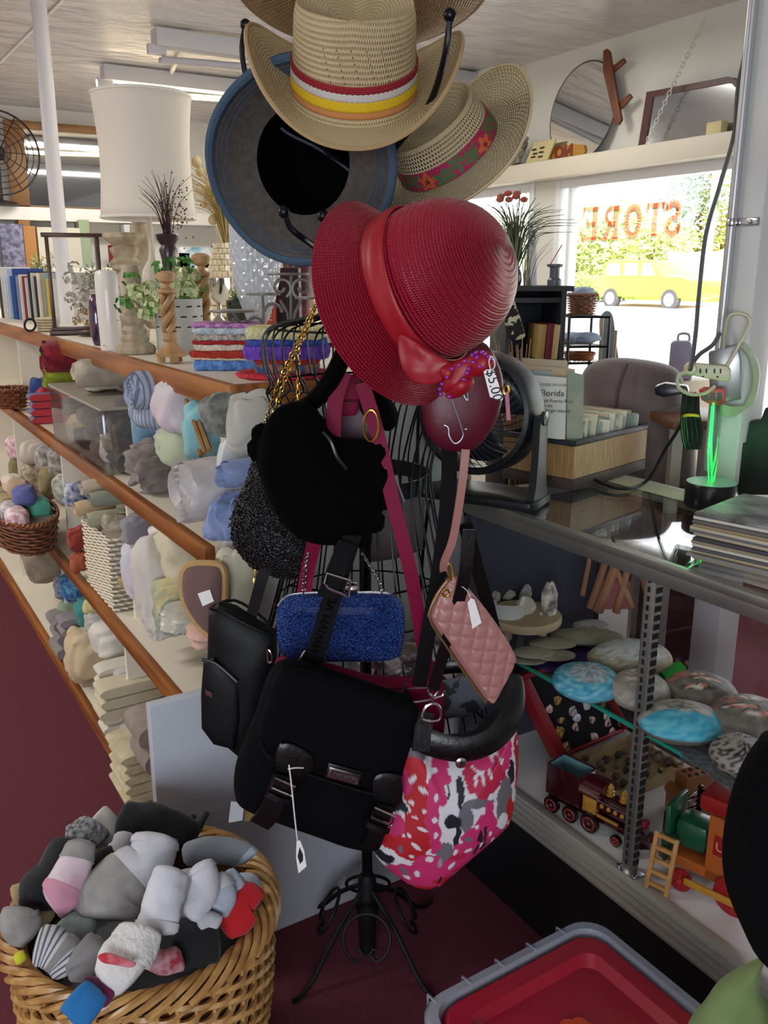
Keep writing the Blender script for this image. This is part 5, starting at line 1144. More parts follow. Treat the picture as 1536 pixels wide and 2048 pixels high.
fb=Fr(dep(905,735,1.235),-8,0)
for k,(pts,T_) in enumerate((([(800,668),(830,680),(870,708),(903,728),(900,748),(868,768),(830,765),(806,738),(796,700)],.014),([(893,738),(925,716),(950,716),(952,740),(930,765),(905,785),(885,780)],.03),
  ([(925,725),(955,702),(984,706),(990,728),(968,750),(940,752)],.03),([(905,765),(930,750),(948,762),(935,785),(905,798),(890,790)],.024),([(882,735),(905,725),(915,742),(905,760),(885,758)],.034))):
    mb=MB(); pillow(mb,fb,pts,T_,rings=12,nz=.008,ns=34,seed=k*2,n=6); mb.obj('bow_loop',sat,q)
bd=M('bead_magenta','8a1f9e',.08,coat=1); R=random.Random(5)
for x,y in((908,735),(898,752),(933,720),(941,735),(938,743),(948,708),(955,703),(966,702),(972,706),(979,711),(963,731),(931,756),(884,775),(922,728),(888,765),(886,785),(957,712),(984,716),(950,722),(902,790)):
    MB().ball(fb.P(x,y,.019),.0031,10).obj('bead',bd,q)
mb=MB(); 
ft=Fr(dep(985,765,1.2),0); tg=empty('price_tag',ft.P(985,800),'white card tag marked $5.00 hanging from the red hat','tag')
MB().prism([ft.P(x,y) for x,y in((967,743),(973,739),(988,738),(1006,797),(1004,801),(980,794))],ft.N*.0012).obj('card',m_tagc,tg)
MB().tube([ft.P(982,742,.001),ft.P(978,722,.004),ft.P(984,712,.004),ft.P(990,730,.003),ft.P(983,742,.001)],.0009,5,smooth=5).obj('string',M('string_white','ded6d6',.8),tg)
dn=(ft.P(992,790)-ft.P(982,748)).normalized(); text('lettering','$5.00',m_ink,ft.P(988,770,.0018),dn,ft.N.cross(dn),.020,.0002,tg)
# ---------------------------------------------------------------- BAGS
def bag(name,label,px,py,t,yaw=0,tilt=0,cat='bag'):
    f=Fr(dep(px,py,t),yaw,tilt); return f,empty(name,f.O,label,cat)
def pil(q,nm,f,pts,T,mat,**k):
    mb=MB(); pillow(mb,f,pts,T,**k); return mb.obj(nm,mat,q)
def stp(q,nm,f,pts,wpx,mat,th=.003,n=None):
    """pts: (px,py,offset)"""
    return MB().strap([f.P(*p) for p in pts],wpx*tof(f.O)/F,th,n or f.N).obj(nm,mat,q)
def ring(q,nm,f,pts,r,mat,closed=True,sm=3): return MB().tube([f.P(*p) for p in pts],r,7,closed,smooth=sm).obj(nm,mat,q)
# grey bag deep inside
f,q=bag('grey_flat_bag','flat grey mauve bag hanging behind the rack wires',780,1080,2.02)
pil(q,'bag_body',f,[(715,1010),(760,960),(850,1000),(847,1060),(846,1100),(790,1118),(722,1127),(716,1070)],.03,M('grey_mauve','5f565a',.6,bump='noise',bs=60,bst=.1),smoothed=False)
# magenta shoulder bag
mg=M('magenta_leather','7d0c36',.6,bump='noise',bs=120,bst=.2,spec=.2)
f,q=bag('magenta_shoulder_bag','deep magenta shoulder bag hanging behind the black satchel',760,1400,1.66,0)
pil(q,'bag_body',f,[(560,1312),(640,1325),(700,1342),(760,1356),(830,1354),(870,1346),(885,1362),(888,1400),(870,1500),(700,1560),(570,1500),(545,1380)],.06,mg,sharp=.4)
MB().tube([f.P(x,y,.024) for x,y in((600,1330),(700,1356),(780,1366),(870,1362))],.0022,5,smooth=5).obj('zip_piping',M('magenta_dark','5d0a28',.4),q)
stp(q,'strap',f,[(592,1330,-.01),(612,1160,.0),(640,1040,.02),(665,900,.03),(672,800,.03),(690,740,.03)],27,mg)
stp(q,'strap',f,[(862,1350,.01),(848,1300,.02),(820,1130,.05),(785,990,.05),(755,860,.04),(725,760,.04)],26,mg)
f2_=Fr(dep(690,790,1.53),0); pil(q,'strap_tab',f2_,[(672,752),(715,748),(722,800),(712,830),(665,835),(660,800)],.012,mg,smoothed=False)
ring(q,'tab_buckle',f2_,[(662,798,.012),(668,797,.012),(722,802,.012),(724,812,.012)],.0018,M('rose_gold','d8b0a0',.2,1),False,1); ring(q,'tab_pin',f2_,[(664,796,.012),(658,838,.012)],.0022,MC['rose_gold'],False,1)
# maroon pouch
mr=M('maroon_leather','5c0d24',.4,bump='noise',bs=100,bst=.12)
f,q=bag('maroon_pouch','round maroon zip pouch peeping out below the red hat',930,820,1.47,10)
pil(q,'pouch_body',f,[(880,700),(960,680),(1000,735),(1005,790),(990,845),(955,893),(920,903),(885,898),(850,860),(845,780)],.05,mr,sharp=.4)
ring(q,'zip_ring',f,[(1005,775,.01),(1012,770,.012),(1014,782,.012),(1006,786,.012)],.0018,m_gold)
stp(q,'zip_pull',f,[(1010,782,.012),(1012,810,.012),(1014,838,.012)],8,M('pull_pink','b57084',.5),.003)
# mauve flat bag
f,q=bag('mauve_flat_bag','flat mauve leather bag standing out behind the black velvet bag',735,920,1.585,-8)
pil(q,'bag_body',f,[(640,832),(690,817),(738,812),(775,905),(809,1002),(762,1018),(700,1020),(660,930)],.012,M('mauve_leather','4d3040',.5,bump='noise',bs=90,bst=.1,var='442a3a',vs=4),smoothed=False,sharp=.25)
MB().tube([f.P(738,812,.005),f.P(809,1002,.005)],.0018,5).obj('edge_piping',M('mauve_edge','8d7f88',.4),q)
MB().tube([f.P(652+14*math.cos(a),858+20*math.sin(a),.012) for a in [i*PI/6 for i in range(12)]],.003,6,True).obj('ring_handle',M('ring_black','111114',.2),q)
# black beaded bag
f,q=bag('beaded_black_bag','black sequin and bead evening bag at the left of the rack',535,1030,1.60,-12)
bo=[(508,915),(492,960),(470,1010),(463,1040),(466,1085),(500,1130),(545,1152),(590,1158),(614,1140),(615,1085),(600,1040),(560,985),(540,930),(525,905)]
pil(q,'bag_body',f,bo,.07,M('bead_ground','050506',.5,bump='voronoi',bs=200,bst=.8),sharp=.5)
mb=MB(); R=random.Random(12); po=[f.uv(*p) for p in bo]; cu=sum(p[0] for p in po)/len(po);cv=sum(p[1] for p in po)/len(po); ps=smooth2(po,4)
for k in range(1500):
    i_=R.randrange(len(ps)); t_=R.random(); p=(ps[i_][0]*t_+ps[i_-1][0]*(1-t_),ps[i_][1]*t_+ps[i_-1][1]*(1-t_)); r=math.sqrt(R.random())*.985; a=cu+(p[0]-cu)*r;b=cv+(p[1]-cv)*r; h=.035*max(0,1-r**2.4)**.5; c=f.w(a,b,h+.001)
    if k%3: mb.ball(c,R.uniform(.0018,.0026),6)
    else: mb.beam(c,c+f.U*R.uniform(-.006,.006)+f.W*R.uniform(-.006,.006),.0018,.0018)
o=mb.obj('beadwork',M('bead_black','050506',.12,spec=.6),q,smooth=60,kind='stuff')
chain('wrist_chain',[f.P(640,590,.03),f.P(618,650,.04),f.P(590,710,.05),f.P(560,780,.05),f.P(540,840,.04),f.P(520,910,.01)],.010,.0011,m_gold,parent=q)
# velvet bag
vel=M('black_velvet','020203',1.0,bump='noise',bs=40,bst=.5,spec=.1); vel.node_tree.nodes['Principled BSDF'].inputs['Sheen Weight'].default_value=.0
f,q=bag('black_velvet_bag','soft black velvet bag with scalloped edge at the middle of the rack',640,950,1.50,0)
R=random.Random(3); bo=[(522,862),(548,822),(575,806),(612,803),(640,828),(662,866),(690,878),(735,880),(757,896),(763,925),(777,950),(764,985),(768,1015),(750,1040),(748,1062),(725,1080),(690,1088),(640,1088),(600,1076),(570,1052),(545,1015),(528,975),(512,925),(510,890)]
pil(q,'bag_body',f,bo,.10,vel,rings=16,n=5,nz=.012,ns=22,sharp=.45)
for k,(x,y) in enumerate([(758,905),(770,948),(766,1000),(752,1045),(725,1078),(514,900),(522,868)]): 
    P=f.P(x,y,.0); mb=MB().ball(P,.018,12,(1,.7,1),f=lambda v,k=k:1+.3*noise.noise(v*2+V((k,0,0)))); mb.obj('ruffle',vel,q)
pil(q,'top_flap',Fr(dep(592,890,1.452),0),[(525,865),(550,820),(590,804),(628,812),(655,860),(672,930),(640,985),(560,980),(520,940)],.05,vel,rings=10,nz=.008,ns=20,smoothed=True)
ring(q,'drawstring',f,[(645,855,.05),(660,870,.058),(672,900,.06),(690,925,.055)],.0035,M('cord_satin','111114',.3),False,5)
f3_=Fr(dep(742,850,1.47),0)
ring(q,'gold_ring',f3_,[(742+15*math.cos(a),851+30*math.sin(a),.008*math.sin(a)) for a in [i*PI/8 for i in range(16)]],.0022,m_gold,True,0)
# black velvet scarf piece under hat
f,q=bag('black_velvet_scrunch','dark ruffled velvet strap bunched right under the red hat',755,825,1.53)
pil(q,'velvet_bunch',f,[(722,780),(745,765),(775,790),(795,822),(792,850),(775,862),(745,845),(720,820)],.06,vel,nz=.01,ns=30)
ring(q,'velvet_strap',f,[(690,700,.05),(672,740,.05),(650,775,.04),(628,800,.02),(610,815,.0)],.016,vel,False,4)
# blue clutch
glit=M('glitter_blue','0c1f55',.3,.5,bump='voronoi',bs=330,bst=1.0,var='2a4f9c',vs=260,coat=.05)
f,q=bag('blue_glitter_clutch','royal blue glitter clutch with silver frame and chain',682,1254,1.625,0)
bo=[(553,1245),(556,1212),(572,1194),(600,1188),(680,1186),(770,1188),(795,1196),(808,1218),(810,1255),(806,1292),(795,1312),(765,1320),(680,1321),(600,1320),(570,1312),(556,1290)]
pil(q,'clutch_body',f,bo,.055,glit,sharp=.36,rings=12,smoothed=True)
ring(q,'silver_frame',f,[(556,1212,0),(572,1194,0),(600,1187,0),(680,1185,0),(770,1187,0),(795,1195,0),(809,1218,0)],.0028,m_chrome,False,3)
MB().lathe([(.0,-.012),(.010,-.012),(.012,-.004),(.012,.004),(.010,.012),(0,.012)],f.P(702,1176,.0),14,Matrix((f.N,f.W,f.U)).transposed()).tube([f.P(690,1184,0),f.P(714,1184,0)],.004,8).obj('clasp',m_chrome,q)
chain('chain_strap',[f.P(607,1187,0),f.P(609,1150,.02),f.P(614,1110,.05),f.P(620,1080,.08)],.012,.0013,m_chrome,parent=q)
chain('chain_strap',[f.P(765,1187,0),f.P(755,1150,.02),f.P(738,1115,.05),f.P(722,1080,.08)],.011,.0013,m_chrome,parent=q)
R=random.Random(44); mb=MB(); po=smooth2([f.uv(*p) for p in bo],4); cu=f.uv(682,1254)[0]; cv=f.uv(682,1254)[1]
for k in range(1300):
    i_=R.randrange(len(po)); t_=R.random(); p=(po[i_][0]*t_+po[i_-1][0]*(1-t_),po[i_][1]*t_+po[i_-1][1]*(1-t_)); r=math.sqrt(R.random())*.97; a=cu+(p[0]-cu)*r;b=cv+(p[1]-cv)*r; mb.ball(f.w(a,b,.0275*max(0,1-r**2.4)**.36+.0004),R.uniform(.0006,.0012),5)
mb.obj('rhinestones',M('rhinestone','7f9ee0',.05,.9),q,kind='stuff')
# black nylon bag left
f,q=bag('black_nylon_bag','black nylon zip bag hanging at the far left of the rack',485,1360,1.70,-18)
nyl=M('nylon_black','08080a',.55,spec=.3,bump='crinkle',bs=18,bst=.6)
pil(q,'bag_body',f,[(420,1218),(440,1203),(470,1212),(520,1244),(552,1262),(553,1310),(545,1370),(530,1440),(505,1505),(482,1512),(450,1485),(416,1440),(414,1400),(418,1300)],.08,nyl,rings=12,nz=.005,ns=16,sharp=.4,smoothed=False)
pil(q,'front_pocket',f,[(420,1305),(440,1300),(488,1345),(492,1420),(480,1480),(440,1470),(416,1438),(415,1370)],.03,nyl,off=.035,smoothed=False,sharp=.4)
MB().tube([f.P(x,y,.052) for x,y in((422,1296),(450,1305),(490,1340))],.003,6,smooth=4).obj('pocket_zip',M('zip_dark','222226',.4),q)
ring(q,'top_rim',f,[(422,1215,.0),(445,1206,.03),(500,1236,.03),(548,1266,.01),(520,1250,-.03),(460,1212,-.03)],.003,nyl,True,4)
ring(q,'zip_puller',f,[(544,1285,.03),(551,1295,.03),(552,1310,.03),(544,1310,.03)],.0022,m_chrome,True,2)
MB().prism([f.P(x,y,.053) for x,y in((429,1353),(443,1360),(443,1370),(430,1364))],f.N*.002).obj('small_badge',m_chrome,q)
stp(q,'strap',f,[(500,1235,-.01),(512,1200,.0),(530,1150,.02),(560,1080,.03)],22,M('web_black','0a0a0c',.7))
# satchel
sat_m=M('satchel_fabric','050509',.85,bump='noise',bs=260,bst=.25,spec=.12)
f,q=bag('black_satchel','large black satchel with two buckled flap straps and metal name plate','0' and 650,1500,1.56,6)
pil(q,'bag_body',f,[(540,1345),(575,1322),(640,1335),(720,1362),(800,1390),(825,1398),(828,1440),(812,1520),(790,1600),(768,1660),(752,1692),(700,1688),(640,1668),(560,1640),(490,1612),(470,1590),(469,1545),(485,1490),(510,1430)],.11,sat_m,rings=16,sharp=.36,nz=.006,ns=9)
pil(q,'flap',f,[(552,1322),(575,1316),(640,1328),(720,1354),(805,1384),(826,1396),(818,1440),(800,1500),(782,1552),(730,1545),(650,1520),(570,1492),(528,1470),(514,1440),(530,1380)],.05,sat_m,rings=14,off=.042,sharp=.3,nz=.004,ns=9,smoothed=True)
MB().tube([f.P(x,y,.064) for x,y in((517,1448),(530,1474),(570,1496),(650,1524),(730,1548),(780,1556))],.0022,6,smooth=5).obj('flap_piping',m_leather,q)
for k,(pts,sp,bx_) in enumerate([([(546,1492),(548,1460),(562,1446),(585,1450),(614,1468),(620,1482),(615,1500),(585,1520),(560,1512)],[(560,1500,.085),(545,1545,.082),(530,1580,.078),(515,1602,.07)],(563,1508)),
     ([(735,1550),(732,1520),(745,1506),(775,1506),(790,1520),(788,1560),(760,1580)],[(756,1560,.08),(742,1600,.078),(732,1640,.07),(728,1655,.06)],(752,1566))]):
    pil(q,'strap_tab',f,pts,.014,m_leather,off=.066,sharp=.25,rings=6)
    stp(q,'buckle_strap',f,sp,42 if k==0 else 36,m_leather,.005)
    x,y=bx_; ring(q,'buckle',f,[(x-20,y-10,.092),(x+18,y+8,.092),(x+12,y+26,.09),(x-26,y+10,.09)],.0028,m_chrome,True,1)
    stp(q,'strap_loop',f,[(x-34,y+24,.088),(x-8,y+34,.092),(x+8,y+38,.088)],11,m_leather,.004)
MB().prism([f.P(x,y,.068) for x,y in((648,1483),(714,1501),(706,1530),(640,1512))],f.N*.004).obj('name_plate_back',m_leather,q,bevel=.002)
MB().prism([f.P(x,y,.0725) for x,y in((650,1489),(708,1505),(702,1524),(644,1508))],f.N*.003).obj('name_plate',m_chrome,q,bevel=.001)
MB().prism([f.P(x,y,.0757) for x,y in((653,1493),(704,1507),(699,1520),(648,1506))],f.N*.0006).obj('plate_field',M('plate_dark','35262a',.4),q)
mb=MB()
for k in range(9):
    x=656+k*4.9; y=1500+k*1.35; mb.tube([f.P(x,y-3,.0766),f.P(x+2,y+3,.0766),f.P(x+4,y-3+(k%3),.0766)],.0006,4)
mb.obj('plate_script',m_chrome,q)
wb=M('webbing','0a0a0e',.8,spec=.2,bump='noise',bs=180,bst=.4)
fs=Fr(dep(665,1200,1.53),0)
stp(q,'shoulder_strap',fs,[(618,1330,.0),(634,1285,.03),(650,1230,.035),(665,1180,.03),(690,1110,.015),(720,1030,-.02)],37,wb,.003)
stp(q,'strap_doubling',fs,[(652,1180,.036),(672,1130,.034),(694,1080,.015)],37,wb,.003)
ring(q,'strap_slider',fs,[(654,1131,.04),(700,1146,.04),(696,1176,.042),(685,1172,.042),(656,1160,.042),(650,1150,.042)],.0026,m_chrome,True,1)
ring(q,'square_ring',fs,[(612,1286,.032),(603,1300,.032),(604,1314,.032),(638,1326,.034),(648,1312,.034),(650,1298,.034)],.0026,m_chrome,False,2)
dn=(fs.P(628,1290)-fs.P(672,1160)).normalized()
text('strap_lettering','HWIVM VE',M('thread_dark','060609',.9,spec=.1),fs.P(648,1236,.0378),-dn,fs.N.cross(-dn),.022,.0006,q)
fs2=Fr(dep(870,1200,1.55),0)
stp(q,'shoulder_strap',fs2,[(838,1372,.0),(858,1250,.02),(880,1120,.02),(895,1000,.01),(898,900,-.02),(885,820,-.05)],30,M('web_grey','0b0b0e',.8,spec=.2),.003)
ring(q,'square_ring',fs2,[(812,1362,.02),(810,1382,.02),(830,1394,.02),(884,1392,.0),(886,1380,0)],.0024,m_chrome,False,2)
# tag on satchel
ft=Fr(dep(585,1620,1.46),0); tg=empty('price_tag',ft.P(602,1748),'white tag with dark emblem hanging on a string from the satchel','tag')
MB().tube([ft.P(578,1530,.0),ft.P(584,1580,.0),ft.P(590,1640,.0),ft.P(596,1690,.0)],.0014,5,smooth=4).tube([ft.P(576,1538,0),ft.P(590,1534,.003),ft.P(607,1536,0)],.0012,5,smooth=3).obj('string',M('string_white','ded6d6',.8),tg)
MB().prism([ft.P(x,y) for x,y in((593,1682),(600,1680),(608,1700),(613,1732),(597,1746),(592,1715))],ft.N*.0012).obj('card',m_tagc,tg)
MB().prism([ft.P(x,y,.0013) for x,y in((599,1693),(606,1708),(606,1720),(600,1727),(595,1712))],ft.N*.0004).obj('emblem',m_ink,tg)
# pale tags low left
ft=Fr(dep(475,1630,1.66),0); tg=empty('price_tag',ft.P(475,1645),'small frosted tag hanging low under the nylon bag','tag')
MB().prism([ft.P(x,y) for x,y in((462,1602),(488,1606),(485,1640),(457,1645))],ft.N*.001).obj('card',M('frost_card','b5b7ba',.4),tg)
MB().strap([ft.P(512,1560,-.02),ft.P(511,1620,-.02),ft.P(512,1652,-.02)],.04,.003,ft.N).obj('mustard_tassel',M('mustard','7d6a2f',.8,bump='noise',bs=90,bst=.5),label='mustard fabric end showing under the satchel corner',cat='fabric')
# pink quilted wallet
pk=M('pink_leather','a8766e',.38,bump='noise',bs=120,bst=.12,coat=.15)
f,q=bag('pink_quilted_wallet','dusty pink quilted zip wallet hanging by a gold clasp','0' and 945,1270,1.45,14)
wo=[(902,1158),(915,1155),(945,1185),(990,1243),(1027,1305),(1026,1328),(1008,1365),(990,1398),(978,1400),(960,1372),(900,1285),(867,1238),(866,1222),(880,1188)]
po=[f.uv(*p) for p in wo]; ua=V((f.uv(1027,1315)[0]-f.uv(905,1158)[0],f.uv(1027,1315)[1]-f.uv(905,1158)[1])).normalized()
def qdz(a,b):
    s_=.0215; x=(a*ua.x+b*ua.y); y=(-a*ua.y+b*ua.x); p=(x+y)/s_;r=(x-y)/s_
    return .0035*min(abs(math.sin(p*PI/1.41)),abs(math.sin(r*PI/1.41)))**.5
mb=MB(); pillow(mb,f,wo,.022,rings=50,n=12,sharp=.16,dz=qdz,smoothed=True); mb.obj('quilted_front',pk,q,smooth=60)
pil(q,'back_panel',f,[(x-6,y+7) for x,y in wo],.016,M('pink_leather_dark','9d6b66',.45),sharp=.16,off=-.014)
MB().tube([f.P(x-7,y+5,-.003) for x,y in((902,1158),(880,1190),(867,1232),(900,1288),(960,1375),(980,1402))],.0022,6,smooth=4).obj('zip',M('zip_gold','8a7048',.4,.6),q)
ring(q,'clasp',f,[(905,1160,.004),(897,1150,.004),(892,1135,.004),(896,1125,.004),(902,1135,.004),(905,1150,.004)],.002,m_gold)
ring(q,'zip_end_ring',f,[(888+7*math.cos(a),1180+7*math.sin(a),.014) for a in [i*PI/4 for i in range(8)]],.002,m_gold,True,0)
stp(q,'wrist_strap',f,[(914,884,.06),(906,960,.06),(896,1060,.04),(884,1115,.02),(886,1140,.004)],15,pk,.003)
ft=f; tg=empty('price_tag',f.P(945,1245),'blank white tag lying on the pink quilted wallet','tag')
MB().prism([f.P(x,y,.020) for x,y in((929,1196),(936,1187),(943,1190),(957,1236),(939,1248))],f.N*.0012).obj('card',m_tagc,tg)
MB().tube([f.P(936,1190,.0205),f.P(928,1172,.021),f.P(912,1162,.016)],.0008,4,smooth=3).obj('string',MC['string_white'],tg)
# steel S hooks
fh=Fr(dep(920,850,1.40),0); q=empty('steel_hanger_hook',fh.P(905,880),'bent steel wire hook carrying the pink wallet strap','hook')
MB().tube([fh.P(*p) for p in((903,795,0),(914,828,0),(924,858,0),(926,872,0),(918,884,0),(908,886,.0),(898,872,0),(896,855,0),(888,850,0))],.0013,6,smooth=4).obj('hook_wire',M('wire_steel','77777c',.3,1),q); MB().ball(fh.P(930,859,0),.003,8).obj('hook_tip',m_chrome,q)
MB().tube([fh.P(*p,-.03) for p in((927,775),(934,785),(936,805),(930,800),(926,790))],.0012,6,smooth=4).obj('steel_hanger_hook',MC['wire_steel'],label='small curved steel hook just under the hat bow',cat='hook')
# gold chain strands on the left of the cage
chain('gold_chain',[dep(640,585,1.60),dep(618,650,1.56),dep(585,720,1.55),dep(560,790,1.55),dep(545,835,1.56)],.012,.0013,m_gold,'thick gold chain slanting across the left side of the rack','chain')
chain('gold_chain',[dep(598,650,1.66),dep(597,730,1.65),dep(596,800,1.64)],.012,.0012,m_gold,'thin gold chain hanging straight through the left rack wires','chain')
chain('gold_chain',[dep(514,1120,1.69),dep(511,1160,1.69),dep(508,1200,1.69)],.013,.0014,m_gold,'short gold chain below the beaded bag','chain')
# red strap behind cage
MB().tube([dep(858,1000,2.05),dep(846,1100,2.05),dep(840,1190,2.05)],.004,6).obj('power_cable',m_black,label='thin black cable hanging inside the right side of the rack',cat='cable')
# silver foil parcel
f,q=bag('silver_foil_parcel','crumpled silver foil wrapped parcel behind the lower rack wires',830,1345,2.08)
fo=M('foil','b9b4b6',.22,.9,bump='crinkle',bs=30,bst=1.0)
mb=MB(); pillow(mb,f,[(700,1300),(760,1275),(850,1270),(930,1285),(975,1320),(970,1400),(900,1425),(760,1425),(700,1400)],.16,rings=14,nz=.03,ns=28,sharp=.4); o=mb.obj('foil_wrap',fo,q,smooth=25)
# floral tote
PK,RD,DR,GY,DK,WH='bf2a66','b0121f','b01a42','66646c','14131f','d4d3d8'
TP=[(GY,825,1475,27,15),(GY,988,1570,17,62),(GY,908,1582,15,27),(GY,872,1655,16,24),(GY,935,1555,30,8),(DK,885,1590,16,13),(DK,757,1682,22,13),(DK,900,1540,5,26),(DK,893,1625,6,30),(DK,877,1520,3,32),(DK,1003,1510,6,26),(GY,778,1700,14,9),
 (RD,812,1505,26,26),(RD,820,1545,24,34),(RD,826,1610,34,42),(RD,806,1650,30,24),(PK,866,1500,18,14),(PK,872,1517,14,12),(PK,855,1530,16,22),(PK,862,1550,14,12),(PK,846,1590,13,52),(PK,852,1630,12,26),
 (PK,790,1530,18,26),(DK,785,1560,10,12),(DK,776,1580,12,10),(DK,792,1578,9,9),(PK,772,1612,24,20),(RD,768,1640,26,22),(PK,770,1625,16,8),
 (PK,800,1712,36,28),(PK,840,1690,32,34),(PK,850,1725,30,28),(PK,785,1735,24,14),(RD,845,1745,34,12),(DK,815,1742,8,4),(DK,828,1750,6,5),
 (DR,912,1497,16,18),(DR,922,1520,15,17),(DR,942,1530,14,20),(DR,962,1517,15,19),(DR,978,1500,13,22),(PK,945,1492,22,12),(PK,990,1480,10,22),(PK,1000,1462,9,18),
 (RD,1021,1480,9,42),(RD,1022,1520,8,24),(PK,1020,1550,11,16),(RD,1003,1585,10,30),(RD,1016,1605,12,20),(RD,1000,1610,14,14),
 (PK,955,1575,11,24),(PK,948,1600,24,22),(PK,925,1622,24,20),(PK,962,1630,20,26),(PK,912,1650,26,18),(DR,900,1675,30,18),(PK,890,1690,34,22),(PK,935,1672,26,22),(PK,960,1665,20,18),(DR,925,1700,36,12),(DR,985,1640,22,16),(RD,880,1718,30,10),
 (DK,938,1622,4,18),(DK,946,1640,4,20),(DK,932,1650,4,14),(DK,948,1610,3,12),(DK,862,1715,4,12),(DK,858,1742,5,8)]
SL=[(812,1521,10,4,-.8,WH),(829,1537,10,5,.3,WH),(808,1563,5,4,0,WH),(831,1574,4,4,.5,WH),(814,1588,6,3,.1,WH),(828,1608,10,3.5,.3,WH),(816,1642,12,4,.7,WH),(803,1622,5,3,.9,WH),(788,1652,4,8,0,GY),(851,1505,10,4,.0,WH),(853,1546,4,8,.1,WH),(850,1588,5,6,.4,WH),(852,1618,4,7,.2,WH),
 (905,1503,5,8,.4,WH),(931,1518,3,10,.3,WH),(945,1515,2.5,9,.0,WH),(959,1507,3,7,-.1,WH),(982,1483,3,6,.3,WH),(1009,1452,3,3,0,WH),(1008,1466,4,3,.3,WH),(914,1626,8,5,.2,GY),(916,1651,9,3.5,-.4,WH),(884,1682,9,4,-.9,WH),(891,1653,4,7,.5,WH),(958,1618,3,6,0,WH),(930,1600,3,5,.3,WH),(966,1638,3,8,0,WH),
 (797,1702,5,13,-.5,GY),(803,1717,7,5,.4,WH),(820,1703,5,8,-.2,WH),(898,1712,4,7,-.3,WH),(1021,1462,3,4,0,WH),(1000,1612,3,5,0,WH),(808,1664,5,4,.5,WH),(842,1668,8,6,.3,WH),(975,1655,3,5,.1,WH),(985,1600,12,16,0,WH),(1012,1560,6,14,0,WH),(776,1515,5,6,0,WH),(862,1675,4,10,.1,'8a93a0')]
def tote_col(px,py):
    x=px+noise.noise(V((px*.06,py*.06,1)))*6; y=py+noise.noise(V((px*.06,py*.06,5)))*6
    for a,b,rx,ry,an,c in SL:
        dx,dy=px-a,py-b
        if abs(dx)<16 and abs(dy)<16:
            u=dx*math.cos(an)+dy*math.sin(an); v=-dx*math.sin(an)+dy*math.cos(an)
            if (u/rx)**2+(v/ry)**2<1: return c
    for c,a,b,rx,ry in TP[::-1]:
        if ((x-a)/rx)**2+((y-b)/ry)**2<1: return c
    return WH
f,q=bag('floral_tote','pink red and white floral fabric tote bag with black leather rim',890,1600,1.64,14)
to=[(800,1448),(850,1478),(920,1482),(985,1466),(1018,1425),(1026,1430),(1031,1480),(1027,1560),(1018,1610),(1005,1634),(940,1690),(880,1742),(860,1757),(825,1758),(790,1738),(748,1700),(742,1660),(755,1600),(775,1530)]
uv2px={}
def colT(a,b,side):
    p=f.w(a,b,0); x,y=proj(p); return tote_col(x,y) if side>0 else '33353c'
mb=MB(); pillow(mb,f,to,.17,rings=84,n=13,sharp=.38,colf=colT,nz=.008,ns=9,cen=f.uv(888,1600)); mb.obj('fabric_body',M('floral_fabric',rough=.65,attr=True,bump='noise',bs=200,bst=.15),q)
n_=MB().tube([f.P(*p) for p in((803,1425,.035),(825,1442,.055),(860,1453,.068),(910,1457,.075),(960,1442,.072),(1000,1412,.055),(1020,1380,.02),(1026,1360,-.02))],lambda t:(.0245,.006),8,flat=f.N,smooth=6) ; n_.obj('leather_rim',m_leather,q)
MB().tube([f.P(*p) for p in((1026,1362,-.02),(1000,1375,-.09),(920,1392,-.12),(850,1398,-.10),(806,1425,.0))],lambda t:(.014,.004),8,flat=f.N,smooth=6).obj('leather_rim',m_leather,q)
pat=M('lining_pattern','4a4c55',.7,var='101014',vs=24,hard=True)
mb=MB(); pillow(mb,f,[(815,1420),(860,1400),(930,1390),(1015,1372),(1010,1440),(960,1470),(860,1475)],.01,rings=5,off=-.07,smoothed=False); mb.obj('lining',pat,q)
MB().lathe([(0,0),(.010,0),(.010,.003),(.006,.005),(0,.005)],f.P(895,1468,.098),18,Matrix((f.U,f.W,f.N)).transposed()).obj('round_emblem',m_chrome,q)
ring(q,'emblem_scroll',f,[(895+4*math.cos(a)*(1 if i%2 else .5),1468+4*math.sin(a),.1035) for i,a in enumerate([i*PI/4 for i in range(8)])],.0007,m_ink,True,2)
stp(q,'corner_tab',f,[(838,1398,.05),(832,1425,.062),(826,1462,.07)],34,m_leather,.005)
ring(q,'trigger_clip',f,[(845,1405,.07),(828,1400,.07),(830,1385,.07),(842,1372,.07),(856,1372,.07),(864,1385,.07),(862,1402,.07)],.0026,m_chrome,True,3)
ring(q,'swivel',f,[(848,1372,.07),(848,1358,.07),(840,1350,.07),(842,1338,.07),(852,1336,.07),(858,1346,.07),(852,1356,.07)],.0026,m_chrome,False,3)
stp(q,'strap',f,[(849,1345,.07),(860,1290,.08),(878,1200,.10),(895,1100,.12),(902,1020,.12)],22,m_leather,.004)
stp(q,'strap',f,[(1024,1372,-.02),(1000,1310,.0),(960,1190,.05),(925,1090,.08),(900,1015,.10)],24,m_leather,.004)
